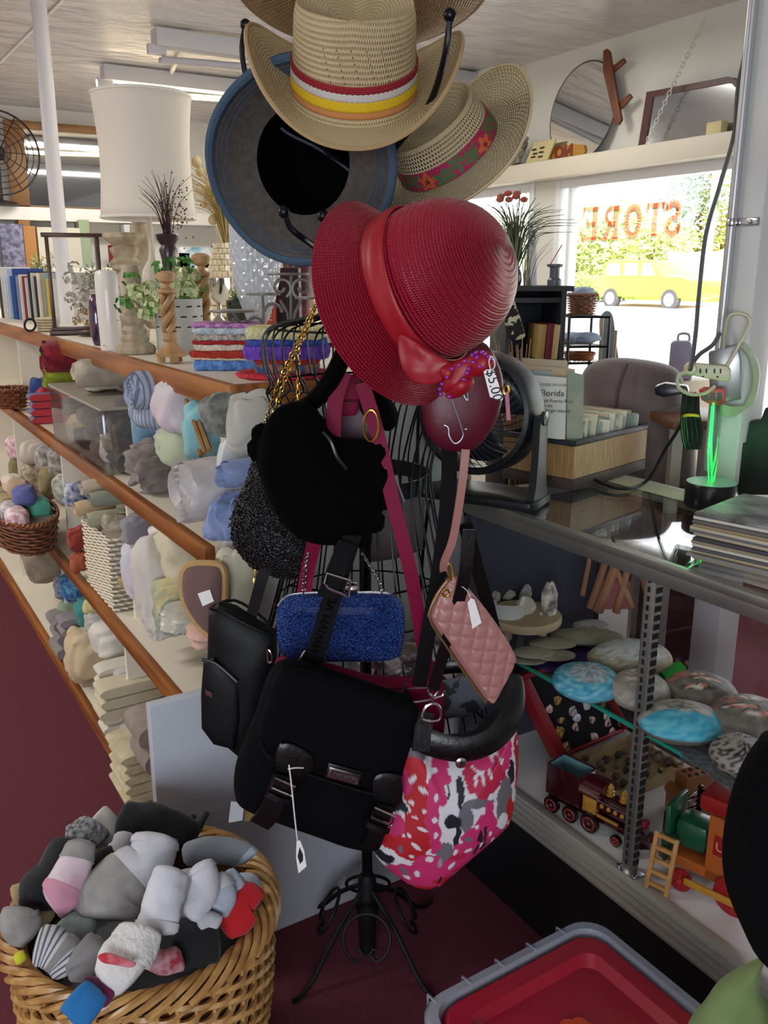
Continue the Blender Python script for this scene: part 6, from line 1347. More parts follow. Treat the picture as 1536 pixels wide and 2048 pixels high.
# ================================================================ LINENS ON THE SHELVES
def cl(name,c,var=None,vs=30,rough=.9,bst=.7,bs=32): return M('cloth_'+name,c,rough,bump='noise',bs=bs,bst=bst,var=var,vs=vs,sheen=.15)
SX=[.70,.66,.62,.58]; SZ=[1.364,.99,.55,.11]
def roll(name,px,py,lv,rpx,ln,mat,label,cat='linen',sq=.9,inset=.01,ax=(1,0,0),turns=2.6,seed=0,rest=True,dx=0):
    """rolled cloth: spiral end towards the aisle"""
    X=SX[lv]+inset+dx; c=onx(px,py,X); r=rpx*tof(c)/F
    if rest=='y': c.z=SZ[lv]+.001+r*sq
    else: c.z=max(c.z,SZ[lv]+.001+r*sq)
    A=V(ax).normalized(); W=V((0,0,1)); U=A.cross(W).normalized(); mb=MB(); rows=[]; seg=40
    for k in range(15):   # end face
        t=k/14; row=[]
        for j in range(seg):
            a=2*PI*j/seg; rr=r*(.04+.96*t); d=.020*math.sin(2*PI*(turns*t*1.5)+a)*(.4+t*.6)*(1 if t<.97 else .3)+.006*noise.noise(V((math.cos(a)*2+seed,math.sin(a)*2,t*3))); n=1+.10*noise.noise(V((math.cos(a)*1.3+seed,math.sin(a)*1.3,4)))
            row.append(c+A*(.012-d-.006*(1-t))+U*rr*n*math.cos(a)+W*rr*sq*n*math.sin(a))
        rows.append(row)
    for k in range(1,11):
        t=k/10; row=[]
        for j in range(seg):
            a=2*PI*j/seg; n=1+.10*noise.noise(V((math.cos(a)*1.3+seed,math.sin(a)*1.3,4)))+.05*noise.noise(V((math.cos(a)*2+seed,math.sin(a)*2,t*5)))-.04*max(0,math.sin(a*1-1.2))*(1 if j%seg<3 else 0)
            rr=r*n*(1-.5*max(0,t-.85)/.15); p=c+A*(.012+ln*t)+U*rr*math.cos(a)+W*rr*sq*math.sin(a); p.z=max(p.z,SZ[lv]+.001); row.append(p)
        rows.append(row)
    mb.grid(rows,True,True,True); return mb.obj(name,mat,label=label,cat=cat,smooth=60)
def heap(name,px,py,lv,w,h,mat,label,d=.16,cat='linen',seed=0,amp=.16,fs=2.6,inset=.04,rest=False,pw=.7,z=None):
    X=SX[lv]+inset+d*.5; c=onx(px,py,SX[lv]+inset+d*.22); c.x=X; ww=w*tof(c)/F*1.34; hh=h*tof(c)/F*1.12
    bot=SZ[lv] if z is None else z
    if rest: c.z=bot+.002+hh/2
    c.z=max(c.z,bot+.002+hh/2*.98)
    mb=lump(c,(d,ww,hh),seed,amp*1.1,fs,44,.62); 
    for p in mb.v: p.z=max(p.z,bot+.001)
    return mb.obj(name,mat,label=label,cat=cat,smooth=70)
def folded(name,px,py,lv,w,h,n,mat,label,d=.28,cat='linen',inset=.0,z=None,rz=0,seed=0,round_=1):
    """stack of folds with rounded front"""
    c=onx(px,py,SX[lv]+inset); ww=w*tof(c)/F; hh=h*tof(c)/F; bot=(SZ[lv]+.001) if z is None else z; mb=MB(); R=random.Random(seed+5); B=Matrix.Rotation(math.radians(rz),3,'Z')
    th=hh/n
    for k in range(n):
        rows=[]; o=R.uniform(-.006,.006)
        for i in range(13):
            y=-ww/2+ww*i/12; row=[]; e=1-.10*(abs(i-6)/6)**6
            for j in range(20):
                a=2*PI*j/20; x=math.copysign(abs(math.cos(a))**.35,math.cos(a))*d/2; zz=math.copysign(abs(math.sin(a))**.8,math.sin(a))*th*.49*e
                q=V((x+d/2+o,y,th*(k+.5)+zz+.002*noise.noise(V((x*20,y*20,k+seed))))); q=B@q; row.append(V((c.x,c.y,bot))+q)
            rows.append(row)
        mb.grid(rows,True,True,True)
    return mb.obj(name,mat,label=label,cat=cat,smooth=60)
cream=cl('cream','d9cfb8'); white=cl('white','dfdcd8'); pale=cl('palegrey','c9c5c0')
G1='linens on the upper shelf'
# --- upper shelf (board 2), far bay to near bay
roll('rolled_blanket',88,716,1,38,.22,cl('maroon','8a1626','6a0f20'),'maroon fleece blanket roll with a green sticker at the far end of the upper shelf',seed=1)
p=onx(82,708,SX[1]-.012); MB().box((p.x-.004,p.y,p.z),(.002,.03,.012)).obj('green_sticker',M('sticker_green','4fbf2f',.5),label='small bright green price sticker on the maroon blanket roll',cat='sticker')
roll('rolled_towel',92,756,1,24,.2,cl('lime','9aa12d','7f8a22'),'lime green towel roll under the maroon roll',seed=2)
roll('rolled_towel',150,748,1,34,.2,cl('oat','bdb29f','a99e8c'),'oat coloured towel roll with ties lying beside the lime roll',sq=.85,seed=3,turns=1)
heap('blue_cloth',68,780,1,34,44,cl('blue','2b447f'),'dark blue cloth tucked under the lime roll',d=.1,seed=4)
heap('red_fabric',75,812,1,34,34,cl('red','a11c26'),'red fabric piece below the dark blue cloth',d=.1,seed=5)
folded('folded_fabric',62,838,1,36,60,4,stripes('blue_red_weave','2f7ea8','b5313a',9,1,.35),'blue and red patterned fabric stack at the end of the upper shelf',d=.16,seed=2)
heap('red_fabric',88,826,1,44,60,cl('red2','a8202c'),'crumpled red fabric pressed against the clear plastic bag',d=.12,seed=12)
# clear zip bag with dark contents
c=onx(158,850,SX[1]); y0=onx(205,860,SX[1]).y; y1=onx(104,840,SX[1]).y; q=empty('clear_zip_bag',(SX[1]+.1,(y0+y1)/2,.99),'clear plastic zip bag packed with grey and brown cloth on the upper shelf','bag')
MB().bb(SX[1]+.0,SX[1]+.17,y0,y1,.993,1.20).obj('plastic_sleeve',glass('soft_plastic',(.86,.87,.86,1),.10,.12),q,bevel=.012)
MB().bb(SX[1]-.003,SX[1]+.17,y0,y1,1.198,1.206).obj('zip_edge',M('zip_cream','a39d8e',.5),q)
R=random.Random(31)
for k in range(9):
    cc=('4b4a4c','6c6660','3c3a3d','8d8474','57524f','c9b489')[k%6]; ctr=(SX[1]+.09,y0+.05+(y1-y0-.1)*((k*.37)%1),1.03+.045*(k//3)); lump(ctr,(.13,.13,.07),k,.2,3,22).obj('packed_cloth',cl('pk'+cc,cc),q)
heap('cream_linen',178,772,1,60,30,cream,'cream linen laid on top of the clear zip bag',d=.14,seed=6,z=1.21)
# near bay
st=stripes('ticking_stripe','aab2c2','6f7d98',26,1,.4)
roll('striped_sheet_roll',262,782,1,44,.24,st,'blue and white ticking striped sheet roll high on the upper shelf',seed=8,sq=.85)
heap('striped_sheet_tail',285,818,1,78,72,stripes('ticking_stripe2','aab2c2','7c89a2',30,0,.4),'hanging part of the blue striped sheet over the grey cloths',d=.14,seed=9,amp=.08,inset=.02)
gb=cl('greybrown','7c716b','6a615d')
heap('grey_cloth',236,832,1,36,60,gb,'dark grey brown cloth under the striped roll',d=.12,seed=10)
heap('grey_cloth',245,920,1,34,110,gb,'tall grey brown cloth folds standing beside the white plastic bag',d=.14,seed=11,amp=.3,fs=4)
heap('grey_cloth',278,932,1,56,84,cl('taupe','8d827c','786e6a'),'crumpled taupe cloth in front of the big white roll',d=.13,seed=13,amp=.34,fs=4.5,inset=.0)
heap('white_bag',222,905,1,36,84,M('plastic_white','dcd9d4',.35,bump='crinkle',bs=20,bst=.6),'white plastic bag at the left of the near upper bay',d=.14,cat='bag',seed=14)
heap('light_blue_cloth',286,866,1,44,96,cl('ltblue','7fa3b8','6a8fa8'),'light blue folded cloth between taupe and pale green linens',d=.14,seed=15,amp=.1,inset=.06)
heap('pink_pillowcase',342,812,1,70,96,cl('pinkwhite','d3bfc4','c9cfd0',5),'pink and white pillowcase on top of the pale green pillow',d=.18,seed=16,amp=.12,inset=.03)
heap('green_pillow',350,893,1,96,72,cl('palegreen','b6bfa0'),'pale green folded sheet beside the big white roll',d=.2,seed=17,amp=.06,inset=.05)
for k,(a,b_) in enumerate((((372,800),(410,905)),((384,810),(420,900)),((368,818),(402,912)))):
    MB().tube([onx(*a,SX[1]+.07+.01*k),onx(*b_,SX[1]+.05+.01*k)],.006,6).obj('cane_rod',wood('cane','8f6a3c','a67f4c',.6,(1,1,1),20),label='thin wooden cane rod leaning among the linens, %s'%('left one','right one','lowest one')[k],cat='rod')
heap('aqua_sheet',398,868,1,56,120,cl('aqua','8fc3c7','7bb4bb'),'aqua blue sheet folded beside the grey plaid cloth',d=.16,seed=18,amp=.12,inset=.05)
heap('grey_plaid_cloth',428,830,1,42,76,cl('plaid','8b8b83','66675f',60),'grey checked ruffled cloth bundle high at the near end',d=.12,seed=19,amp=.16,fs=4,inset=.0,z=1.10)
heap('cream_cloth',470,850,1,36,110,cl('creamlt','cfc9ba'),'cream gathered cloth by the rounded end board',d=.12,seed=20,amp=.2,fs=4,z=1.06)
roll('white_blanket_roll',358,985,1,72,.26,cl('whiteroll','c9c3c0','b9b1ae'),'big white blanket roll overhanging the upper shelf edge',seed=21,sq=.88,turns=3.2,inset=-.05)
bl=cl('periwinkle','8b9cc4','7487b2',12)
roll('blue_sheet_roll',446,950,1,32,.2,bl,'periwinkle blue sheet roll on top by the end board',seed=22,inset=-.01)
heap('blue_sheet',448,1035,1,62,80,bl,'crumpled periwinkle blue sheet below the blue roll',d=.14,seed=23,amp=.34,fs=4.5,inset=-.03,rest=False)
# --- middle shelf (board 3)
q=basket('white_wicker_bin',onx(186,1150,SX[2]+.10),.001,.001,.001,white,'x') if False else None
c=onx(184,1175,SX[2]+.09); y0=onx(206,1150,SX[2]).y; y1=onx(158,1120,SX[2]).y
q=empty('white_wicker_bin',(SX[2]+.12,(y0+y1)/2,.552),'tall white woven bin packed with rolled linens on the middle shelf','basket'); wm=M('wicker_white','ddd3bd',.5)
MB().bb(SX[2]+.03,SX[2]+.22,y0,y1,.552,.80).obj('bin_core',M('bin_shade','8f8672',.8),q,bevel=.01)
for k in range(16):
    z=.56+k*.0155; mb=MB(); pts=[]; n_=60
    per=[(SX[2]+.025,y0-.005),(SX[2]+.025,y1+.005),(SX[2]+.225,y1+.005),(SX[2]+.225,y0-.005)]
    for s_ in range(4):
        a=V((*per[s_],0)); b_=V((*per[(s_+1)%4],0)); d_=(b_-a); nn=V((-d_.y,d_.x,0)).normalized()
        for i in range(15): pts.append(a+d_*i/15+nn*.004*math.cos(i*PI/1+k*PI)+V((0,0,z)))
    mb.tube(pts,.0045,5,True).obj('weaver',wm,q)
for x,y,r_,cc,lb in((166,978,20,'b8ab98','tan rolled linen on top of the white woven bin'),(182,1000,18,'8c9080','sage rolled linen at the right of the white bin top'),(152,1018,18,'c9b088','straw coloured rolled linen over the bin edge'),(176,1040,18,'a8a58a','olive grey rolled linen hanging on the bin front')):
    roll('rolled_linen',x,y,2,r_,.12,cl('rl'+cc,cc),lb,seed=r_,inset=.0,turns=1.6)
heap('brick_red_cloth',144,1078,2,28,44,cl('brick','8f3526'),'brick red cloth hanging left of the white bin',d=.08,seed=24,inset=-.02)
heap('brick_red_cloth',150,1125,2,26,34,cl('brick2','9b4a2f',None),'rust orange ruffled cloth below the brick red one',d=.08,seed=25,amp=.3,inset=-.02)
heap('blue_print_cloth',138,990,2,22,46,cl('navyprint','4c6491','c9c9d0',40),'small blue and white printed cloth by the wicker basket',d=.08,seed=26,inset=-.01)
heap('grey_cloth',258,1062,2,34,54,cl('greylilac','8f8a92'),'lilac grey cloth high against the middle divider',d=.1,seed=27,z=.80)
heap('olive_cloth',242,1128,2,44,90,cl('olive','6f6652','57513f'),'olive brown crumpled cloth in the middle shelf bay',d=.14,seed=28,amp=.3,fs=4)
heap('tan_cloth',252,1165,2,34,24,cl('tan','a8905f'),'small tan cloth under the olive bundle',d=.1,seed=29)
heap('lavender_white_sheet',268,1142,2,50,120,cl('lavwhite','cdc9d3'),'smooth lavender white sheet bundle on the middle shelf',d=.16,seed=30,amp=.08)
heap('white_sheet',300,1175,2,74,190,cl('whitesheet','cfc9c0'),'tall white draped sheet bundle hanging over the middle shelf',d=.16,seed=31,amp=.2,fs=3.6,inset=-.01)
heap('cream_sheet',350,1105,2,100,110,cl('creamsheet','cfc5a8'),'cream draped sheet bundle beside the tall white one',d=.18,seed=32,amp=.2,fs=3.6,z=.68)
heap('green_net_bag',338,1212,2,60,90,cl('netgreen','9db39a','c9b886',14),'pale green cloths in a thin clear bag on the middle shelf',d=.16,seed=33,amp=.26,fs=4,cat='bag',inset=-.0)
heap('clear_bag',352,1240,2,90,36,M('poly_bag','c4c2b4',.25,bump='crinkle',bs=24,bst=.8,coat=.4),'crinkled clear plastic at the foot of the green bag',d=.16,seed=34,amp=.3,cat='bag',inset=-.03)
f7=Fr(onx(402,1185,SX[2]-.01)+V((0,0,0)),yaw=-22,tilt=8); q=empty('quilted_brown_cushion',f7.O-V((0,0,.1)),'brown quilted cushion with tan edging leaning at the end of the middle shelf','cushion')
mb=MB(); pillow(mb,f7,[(368,1155),(380,1130),(415,1125),(450,1135),(452,1200),(440,1262),(425,1268),(398,1245),(372,1200)],.07,rings=9,sharp=.35); mb.obj('cushion_body',cl('mauvebrown','6f5450'),q)
MB().tube([f7.P(x,y,.012) for x,y in((368,1155),(380,1130),(415,1125),(450,1135),(452,1200),(440,1262),(425,1268),(398,1245),(372,1200))],.008,6,True,smooth=4).obj('tan_edging',cl('tanedge','b8935f'),q)
MB().prism([f7.P(x,y,.036) for x,y in((408,1180),(432,1172),(440,1195),(418,1205))],f7.N*.002).obj('care_label',m_tagc,q)
heap('peach_cloth',412,1262,2,70,40,cl('peach','cfa898'),'peach pink ruffled cloth under the brown cushion',d=.14,seed=35,amp=.3,inset=-.03)
heap('ivory_cloth',450,1190,2,30,170,cl('ivory','d3c9ae'),'ivory cloth squeezed against the end board on the middle shelf',d=.1,seed=36,amp=.2,inset=.02)
# --- bottom shelf (board 4)
heap('beige_cloth',62,1120,3,64,80,cl('beige','9b8d79','857865'),'beige blanket hanging down at the far end of the bottom shelf',d=.16,seed=40,amp=.14,inset=-.0,z=.26)
folded('grey_folded_blanket',95,1185,3,80,88,3,cl('stone','86807c','756f6c',8),'stone grey folded blanket on the bottom shelf',d=.26,seed=3,inset=.0)
folded('grey_folded_blanket',108,1160,3,50,40,2,cl('mauvegrey','8b8286'),'mauve grey folded blanket on top of the stone grey one',d=.2,seed=4,z=.26)
heap('blue_pattern_cloth',136,1175,3,34,50,cl('bluepat','2a4f92','5fa0b8',60),'bright blue patterned cloth under the middle board',d=.12,seed=41,z=.32)
heap('grey_print_cloth',118,1172,3,18,50,cl('greyprint','9aa0a8','5f6a80',60),'small grey printed cloth left of the bright blue one',d=.1,seed=42,z=.30)
heap('teal_cloth',162,1225,3,40,50,cl('teal','3f8a86'),'teal cloth beside the sage green one',d=.12,seed=43,z=.22)
heap('sage_cloth',132,1228,3,40,46,cl('sage','8f9f86'),'sage green towel left of the teal cloth',d=.14,seed=44,z=.18)
heap('mint_cloth',144,1262,3,36,36,cl('mint','6fc09c'),'mint green cloth under the teal cloth',d=.14,seed=45)
heap('butter_cloth',180,1212,3,28,30,cl('butter','c9bb80'),'butter yellow cloth right of the teal cloth',d=.1,seed=46,z=.34)
heap('grey_white_cloth',188,1250,3,42,52,cl('gw','b5b0ac'),'grey and white cloth behind the cream ruffle',d=.12,seed=47,z=.26)
heap('cream_ruffle_skirt',152,1312,3,66,90,cl('ruffle','d2bd98','bfa882',8),'cream gathered bed skirt on the bottom shelf',d=.16,seed=48,amp=.22,fs=4,inset=-.01)
folded('white_folded_sheets',190,1330,3,48,150,6,cl('shw','d3cdbb'),'tall stack of white folded sheets on the bottom shelf',d=.24,seed=6)
folded('pale_folded_sheets',228,1335,3,44,150,5,cl('shp','bdbab4'),'pale grey folded sheets behind the taupe towels',d=.24,seed=7,inset=.05)
folded('cream_folded_quilt',228,1500,3,120,112,5,cl('quilt','cfc3a2','bdb08e',30,bst=1.0,bs=60),'thick cream quilt folded in layers overhanging the bottom shelf',d=.30,seed=8,inset=-.05)
folded('cream_folded_towel',196,1430,3,60,70,3,cl('qt','cbc0a4'),'cream folded towel under the white sheets',d=.22,seed=9,inset=-.03,z=.235)
folded('taupe_folded_towel',262,1410,3,108,120,2,cl('tp','9a8b80','8a7b71',14,bst=1,bs=90),'thick taupe terry towel folded on top of the cream quilt',d=.26,seed=10,inset=-.02,z=.245)
heap('white_pillowcase',205,1282,3,60,60,cl('wpc','d8d3c8'),'white pillowcase above the cream gathered bed skirt',d=.14,seed=61,amp=.16,z=.24)
heap('sand_cloth',236,1290,3,50,50,cl('sandc','bdb3a2'),'sand coloured cloth behind the white folded sheets',d=.14,seed=62,amp=.16,z=.27,inset=.10)
heap('white_gauze',318,1092,2,50,60,cl('gauze','dcd8ce'),'white gauze gathered high under the middle oak edge',d=.12,seed=63,amp=.2,z=.84)
heap('ecru_lace',225,1085,2,28,60,cl('ecru','b9ad96','8f846e',60),'ecru lace cloth at the left of the middle divider',d=.1,seed=64,amp=.2,z=.74)
roll('white_towel_roll',318,880,1,26,.16,cl('wtr','d5d2cd'),'small white towel roll between taupe and green linens',seed=65,inset=.06)
for k,(x,y,w_,h_,cc,v_,nm) in enumerate([(112,925,34,46,'b5aca2','7d746c','speckled beige bundled cloth high in the far middle bay'),(84,915,30,44,'b9b1aa','77706e','grey mottled bundled cloth left of the speckled one'),(56,905,30,42,'cfc4b2',None,'cream rolled cloth left of the grey mottled bundle'),(28,895,30,40,'c9909a','efe0e0','pink checked bundle in the far middle bay'),
  (122,980,34,56,'9a9488','d8d4cc','grey printed bundle just right of the long wicker basket'),(92,965,32,60,'a08f68',None,'khaki bundle behind the long wicker basket rim'),(60,955,32,60,'c2b8a4','8a6f52','beige patterned bundle behind the long wicker basket'),(32,945,32,60,'8a7c58',None,'olive tan bundle at the back of the far middle bay')]):
    P_=onx(x,y,SX[2]+.08); heap('bundled_cloth',x,y,2,w_,h_,cl('fb%d'%k,cc,v_,50),nm,d=.14,seed=70+k,amp=.14,inset=.04,z=P_.z-h_*tof(P_)/F*.62)
# --- far wicker basket of cloths at the left edge
c=onx(28,1060,.50); q=basket('long_wicker_basket',(c.x+.04,c.y,hgt(c,1082)),.25,.285,.125,M('wicker_dark','6a3a22',.4,var='8a5230',vs=50),'long dark brown wicker basket of cloths jutting from the shelves',9,120,sq=.42,B=Matrix.Rotation(.0,3,'Z'),stakes=26)
t=MB().lathe([(.23,.001),(.25,.12),(.0,.12)],(c.x+.04,c.y,hgt(c,1082)),30); 
for p in t.v: p.x=c.x+.04+(p.x-c.x-.04)*.42
t.obj('basket_fill',cl('fillbrown','6b5a48'),q)
zb_=hgt(c,1082)+.125
R=random.Random(77)
for k,(x,y,w_,h_,cc,v_,nm) in enumerate([(20,985,56,36,'8a7c58',None,'olive tan cloth pouch'),(62,965,54,34,'a08f68',None,'khaki cloth pouch with green sticker'),(112,960,40,34,'8f8a8c','d3cfc9','grey printed cloth roll'),(20,925,44,44,'c9909a','f0e0e0','pink checked cloth bundle'),(60,915,50,40,'b9b1aa','7a7270','grey and white mottled cloth'),(105,925,50,44,'b5aca2','7d746c','speckled beige cloth roll'),(15,955,30,20,'5fb79a',None,'small green ribbon bundle'),(140,955,30,30,'cdbba0','8a6a50','beige patterned cloth roll'),(45,893,60,24,'d2c6b0',None,'long cream rolled cloth'),(100,892,44,22,'b5957c',None,'tan rolled cloth at the back'),(18,878,40,14,'5a5f9a',None,'blue violet cloth at the back')]):
    r_,c_=k//4,k%4; P=V((c.x+.04+(-.05,.045,.0)[r_],c.y+(.19,.07,-.06,-.17,.13,.02,-.08,.2,.14,.03,-.09)[k],zb_+(.012,.02,.075)[r_])); ww=.105; hh=.075
    lump(P,(.09,ww*1.2,hh*1.1),k+50,.16,3,24).obj('cloth_bundle',cl('bk%d'%k,cc,v_,50),label='%s in the long wicker basket'%nm,cat='cloth')
c2=onx(22,790,.66); basket('small_wicker_basket',(c2.x,c2.y,1.0),.055,.07,.09,MC['wicker_dark'],'small dark wicker basket at the far left of the shelves',6,40)
# ================================================================ ITEMS ON THE SHELF TOP
ZTp=1.3655
def tb(px,py,z=ZTp): return onz(px,py,z)
def turned(name,px,base,prof,mat,label,cat='candlestick',seg=32,fl=0,z=ZTp,P=None,t=None):
    P=P or (tb(px,base) if t is None else dep(px,base,t)); P.z=z
    mb=MB(); w_=(lambda a,zz:1+fl*math.cos(14*a)) if fl else None
    lpx(mb,P,prof,seg,wob=None); return mb.obj(name,mat,label=label,cat=cat),P
wmk=wood('weathered_wood','9c8b72','bdae94',.65,(2,2,.5),14); lw=wood('light_turned','a57f52','be9566',.5,(2,2,.5),16)
# positions: nearer things sit where their base pixel meets the board
# twisted wooden candlesticks
def twist(px,base,label,P=None):
    P=P or tb(px,base); q=empty('twisted_candlestick',P,label,'candlestick'); mp=lambda y:tof((P.x,P.y,hgt(P,y)))/F
    s=(725-base); Y=lambda y:y-s
    mb=MB(); lpx(mb,P,[(30,Y(712)),(31,Y(706)),(20,Y(696)),(15,Y(690)),(12,Y(684)),(15,Y(678)),(13,Y(670)),(14,Y(664))],28); mb.obj('foot',lw,q)
    for a in(.5,2.6,4.7): d=pm(P,20); MB().box((P.x+d*math.cos(a),P.y+d*math.sin(a),(P.z+hgt(P,Y(712)))/2+.001),(.02,.02,hgt(P,Y(712))-P.z)).obj('foot_block',lw,q,bevel=.003)
    z0,z1=hgt(P,Y(664)),hgt(P,Y(588))
    for k in range(3):
        mb=MB(); pts=[]; r=pm(P,9)
        for i in range(25): a=2*PI*k/3+i/24*2*PI*.9; pts.append((P.x+r*math.cos(a),P.y+r*math.sin(a),z0+(z1-z0)*i/24))
        mb.tube(pts,pm(P,6.5),8).obj('twist_strand',lw,q)
    mb=MB(); lpx(mb,P,[(14,Y(588)),(18,Y(585)),(18,Y(580)),(8,Y(575)),(7,Y(568)),(16,Y(562)),(19,Y(552)),(18,Y(546)),(8,Y(541)),(0,Y(541))],24); mb.obj('top_cup',lw,q)
twist(343,725,'twisted openwork wooden candlestick standing at the front of the shelf top')
twist(411,690,'twisted openwork wooden candlestick behind the stack of crochet squares',P=tb(411,700))
# big turned wood candle stands
P=tb(272,706); turned('turned_wood_stand',272,706,[(38,706),(40,700),(38,692),(27,683),(29,676),(22,668),(25,660),(18,650),(26,640),(27,630),(20,622),(21,600),(21,560),(18,545),(17,530)],wmk,'broad whitewashed turned wood candle stand behind the white cylinder',P=P)
P2=tb(262,672); turned('turned_wood_stand',258,640,[(36,672),(38,660),(20,640),(22,600),(18,560),(17,545),(28,538),(26,530),(30,524),(22,515),(27,505),(30,498),(22,492),(40,476),(41,470),(39,466),(0,466)],wmk,'tall weathered turned wood pillar holder under the lamp shade',P=P2)
P3=tb(296,655); turned('turned_wood_stand',298,640,[(30,655),(30,640),(20,620),(22,560),(24,500),(22,452),(16,446),(24,440),(27,428),(22,415),(15,407),(20,400),(26,390),(24,386),(45,372),(46,367),(43,365),(0,365)],wmk,'tallest turned wood pillar holder with fluted shaft behind the others',P=P3)
# white studded cylinder
P=tb(224,700); q=empty('white_cylinder_vase',P,'white ceramic cylinder candle holder dotted with tiny holes','vase'); mb=MB(); lpx(mb,P,[(20,704),(21,698),(23,600),(23,552),(20,543),(14,540),(0,540)],32); mb.obj('body',M('ceramic_white','e2ddd4',.35,coat=.3),q)
fv=Fr((P.x,P.y,P.z),0); mb=MB()
for k,(x,y) in enumerate([(212,557),(238,575),(222,598),(242,600),(214,640),(236,640),(226,680),(240,675),(208,690)]): mb.ball(fv.P(x,y,pm(P,19)),.0022,6)
mb.obj('dimple',M('dimple_grey','77756f',.6),q)
# metal bucket with slots & hydrangea
P=tb(362,705); q=empty('slotted_tin_pot',P,'whitewashed tin pot with rows of dark slots holding green hydrangea','pot'); mb=MB(); lpx(mb,P,[(44,706),(45,703),(48,600),(49,597),(46,597),(42,700),(0,702)],36,cap=False); mb.obj('pot_body',M('tin_white','b9bab6',.5,.2),q)
mb=MB()
for r_ in range(5):
    z=hgt(P,612+20*r_); rr=pm((P.x,P.y,z),47.6-.75*r_)+.0006
    for k in range(12):
        a0=2*PI*(k+.5*(r_%2))/12
        for i in range(3):
            a=a0+i*.085; b_=a+.085; mb.add([(P.x+rr*math.cos(a),P.y+rr*math.sin(a),z-.0022),(P.x+rr*math.cos(b_),P.y+rr*math.sin(b_),z-.0022),(P.x+rr*math.cos(b_),P.y+rr*math.sin(b_),z+.0022),(P.x+rr*math.cos(a),P.y+rr*math.sin(a),z+.0022)],[(0,1,2,3)])
mb.obj('slot',M('slot_black','161616',.8),q,smooth=False,fix=False)
def petals(q,nm,cs,mat,r,n=16,seed=1):
    """flower heads made of cupped petals"""
    R=random.Random(seed); mb=MB()
    for c in cs:
        for k in range(n):
            d=V((R.uniform(-1,1),R.uniform(-1,1),R.uniform(-.5,1))).normalized(); u=d.orthogonal().normalized(); v=d.cross(u); p=V(c)+d*r*.75; s_=r*.55
            mb.add([p,p+u*s_*.6+d*s_*.2,p+u*s_*.2+v*s_+d*s_*.35,p-u*s_*.6+v*s_*.3+d*s_*.2,p-v*s_*.5+d*s_*.25],[(0,1,2),(0,2,3),(0,3,4),(0,4,1)])
    return mb.obj(nm,mat,q,smooth=80,fix=False,kind='stuff')
hyd=empty('hydrangea_spray',(P.x,P.y,hgt(P,640)),'artificial pale green hydrangea blooms and leaves in the slotted tin pot','flowers')
ff=Fr((P.x,P.y,P.z),0)
petals(hyd,'bloom',[ff.P(x,y,o) for x,y,o in((360,552,.03),(378,580,.05),(350,575,.06),(300,578,.07),(285,600,.06),(305,610,.08),(385,555,.0),(270,585,.04),(320,590,.08),(290,625,.05))],M('petal_green','c3cd96',.6),.030,22,2)
petals(hyd,'leaf',[ff.P(x,y,o) for x,y,o in((345,530,.0),(370,530,-.02),(330,555,.0),(395,580,.0),(375,600,.02),(250,610,.04),(320,540,0),(310,620,.05),(265,560,.02))],M('leaf_mid','4f8a3a',.6),.030,12,3)
def leafy(name,P,cs,r,n,c1,label,seed,stem=None,cat='plant',ls=.012,group=None):
    R=random.Random(seed); q=empty(name,P,label,cat)
    for ci,cc in enumerate(c1):
        mb=MB()
        for k in range(n//len(c1)):
            c=R.choice(cs); d=V((R.gauss(0,1),R.gauss(0,1),R.gauss(0,1))).normalized()*r*R.random()**.4; p=V(c)+d; u=(d.normalized()+V((R.uniform(-.6,.6),R.uniform(-.6,.6),R.uniform(-.3,.6)))).normalized(); v=u.orthogonal().normalized(); s_=ls*R.uniform(.7,1.4)
            mb.add([p,p+u*s_+v*s_*.45,p+u*s_*2.1,p+u*s_-v*s_*.45],[(0,1,2,3)])
        mb.obj('leaf',M('lf_'+cc,cc,.6),q,smooth=False,fix=False,kind='stuff')
    return q
# boxwood in white pot
P=tb(192,662); q=vase('white_flower_pot',P,[(18,664),(22,640),(26,592),(29,590),(29,584),(24,584),(20,600),(0,600)],M('ceramic_white'),'white tapered flower pot holding the small boxwood plant','pot')
fp=Fr(P,0); leafy('boxwood_plant',(P.x,P.y,hgt(P,598)),[fp.P(x,y,o) for x,y,o in((180,560,0),(200,555,.02),(215,560,0),(190,545,-.02),(170,570,.0),(205,575,.03),(225,545,0))],.035,520,['2f4a26','456335','5d7d45'],'small dark green boxwood plant in the white pot',5,ls=.008)
# iridescent dark vase
P=tb(198,690); vase('blue_glazed_vase',P,[(9,690),(10,686),(14,670),(16,640),(14,605),(9,590),(7,588),(0,588)],M('glaze_iris','2b2a42',.12,.2,var='5a2f45',vs=30,coat=1),'dark blue purple iridescent vase behind the white cylinder')
# wooden frame display lantern
P=tb(160,668); q=empty('glass_display_cabinet',P,'dark wood framed glass display case with faded flowers inside','display'); dw=wood('cabinet_dark','3a241c','553529',.35,(1,1,.5),10)
fA_=Fr(P,0); zt=hgt(P,468); zb=P.z; hw=pm(P,50); B=Matrix.Rotation(-YAW+.35,3,'Z'); D=.10
for z,h,g_ in((zb+.010,.018,.012),(zb+.024,.012,.004),(zt-.005,.014,.012)): MB().box((P.x,P.y,z),(2*hw+g_*2,D+g_*2,h),B).obj('frame_tray' if z<1.5 else 'frame_top',dw,q,bevel=.003)
for a in(-1,1):
    for b_ in(-1,1): MB().box(V((P.x,P.y,(zb+zt)/2+.005))+B@V((a*(hw-.008),b_*(D/2-.008),0)),(.015,.015,zt-zb-.03),B).obj('corner_post',dw,q,bevel=.001)
for s_,dx_,dy_ in((0,0,-D/2+.006),(0,0,D/2-.006)): MB().box(V((P.x,P.y,(zb+zt)/2))+B@V((dx_,dy_,0)),(2*hw-.02,.002,zt-zb-.03),B).obj('glass_pane',m_glass,q)
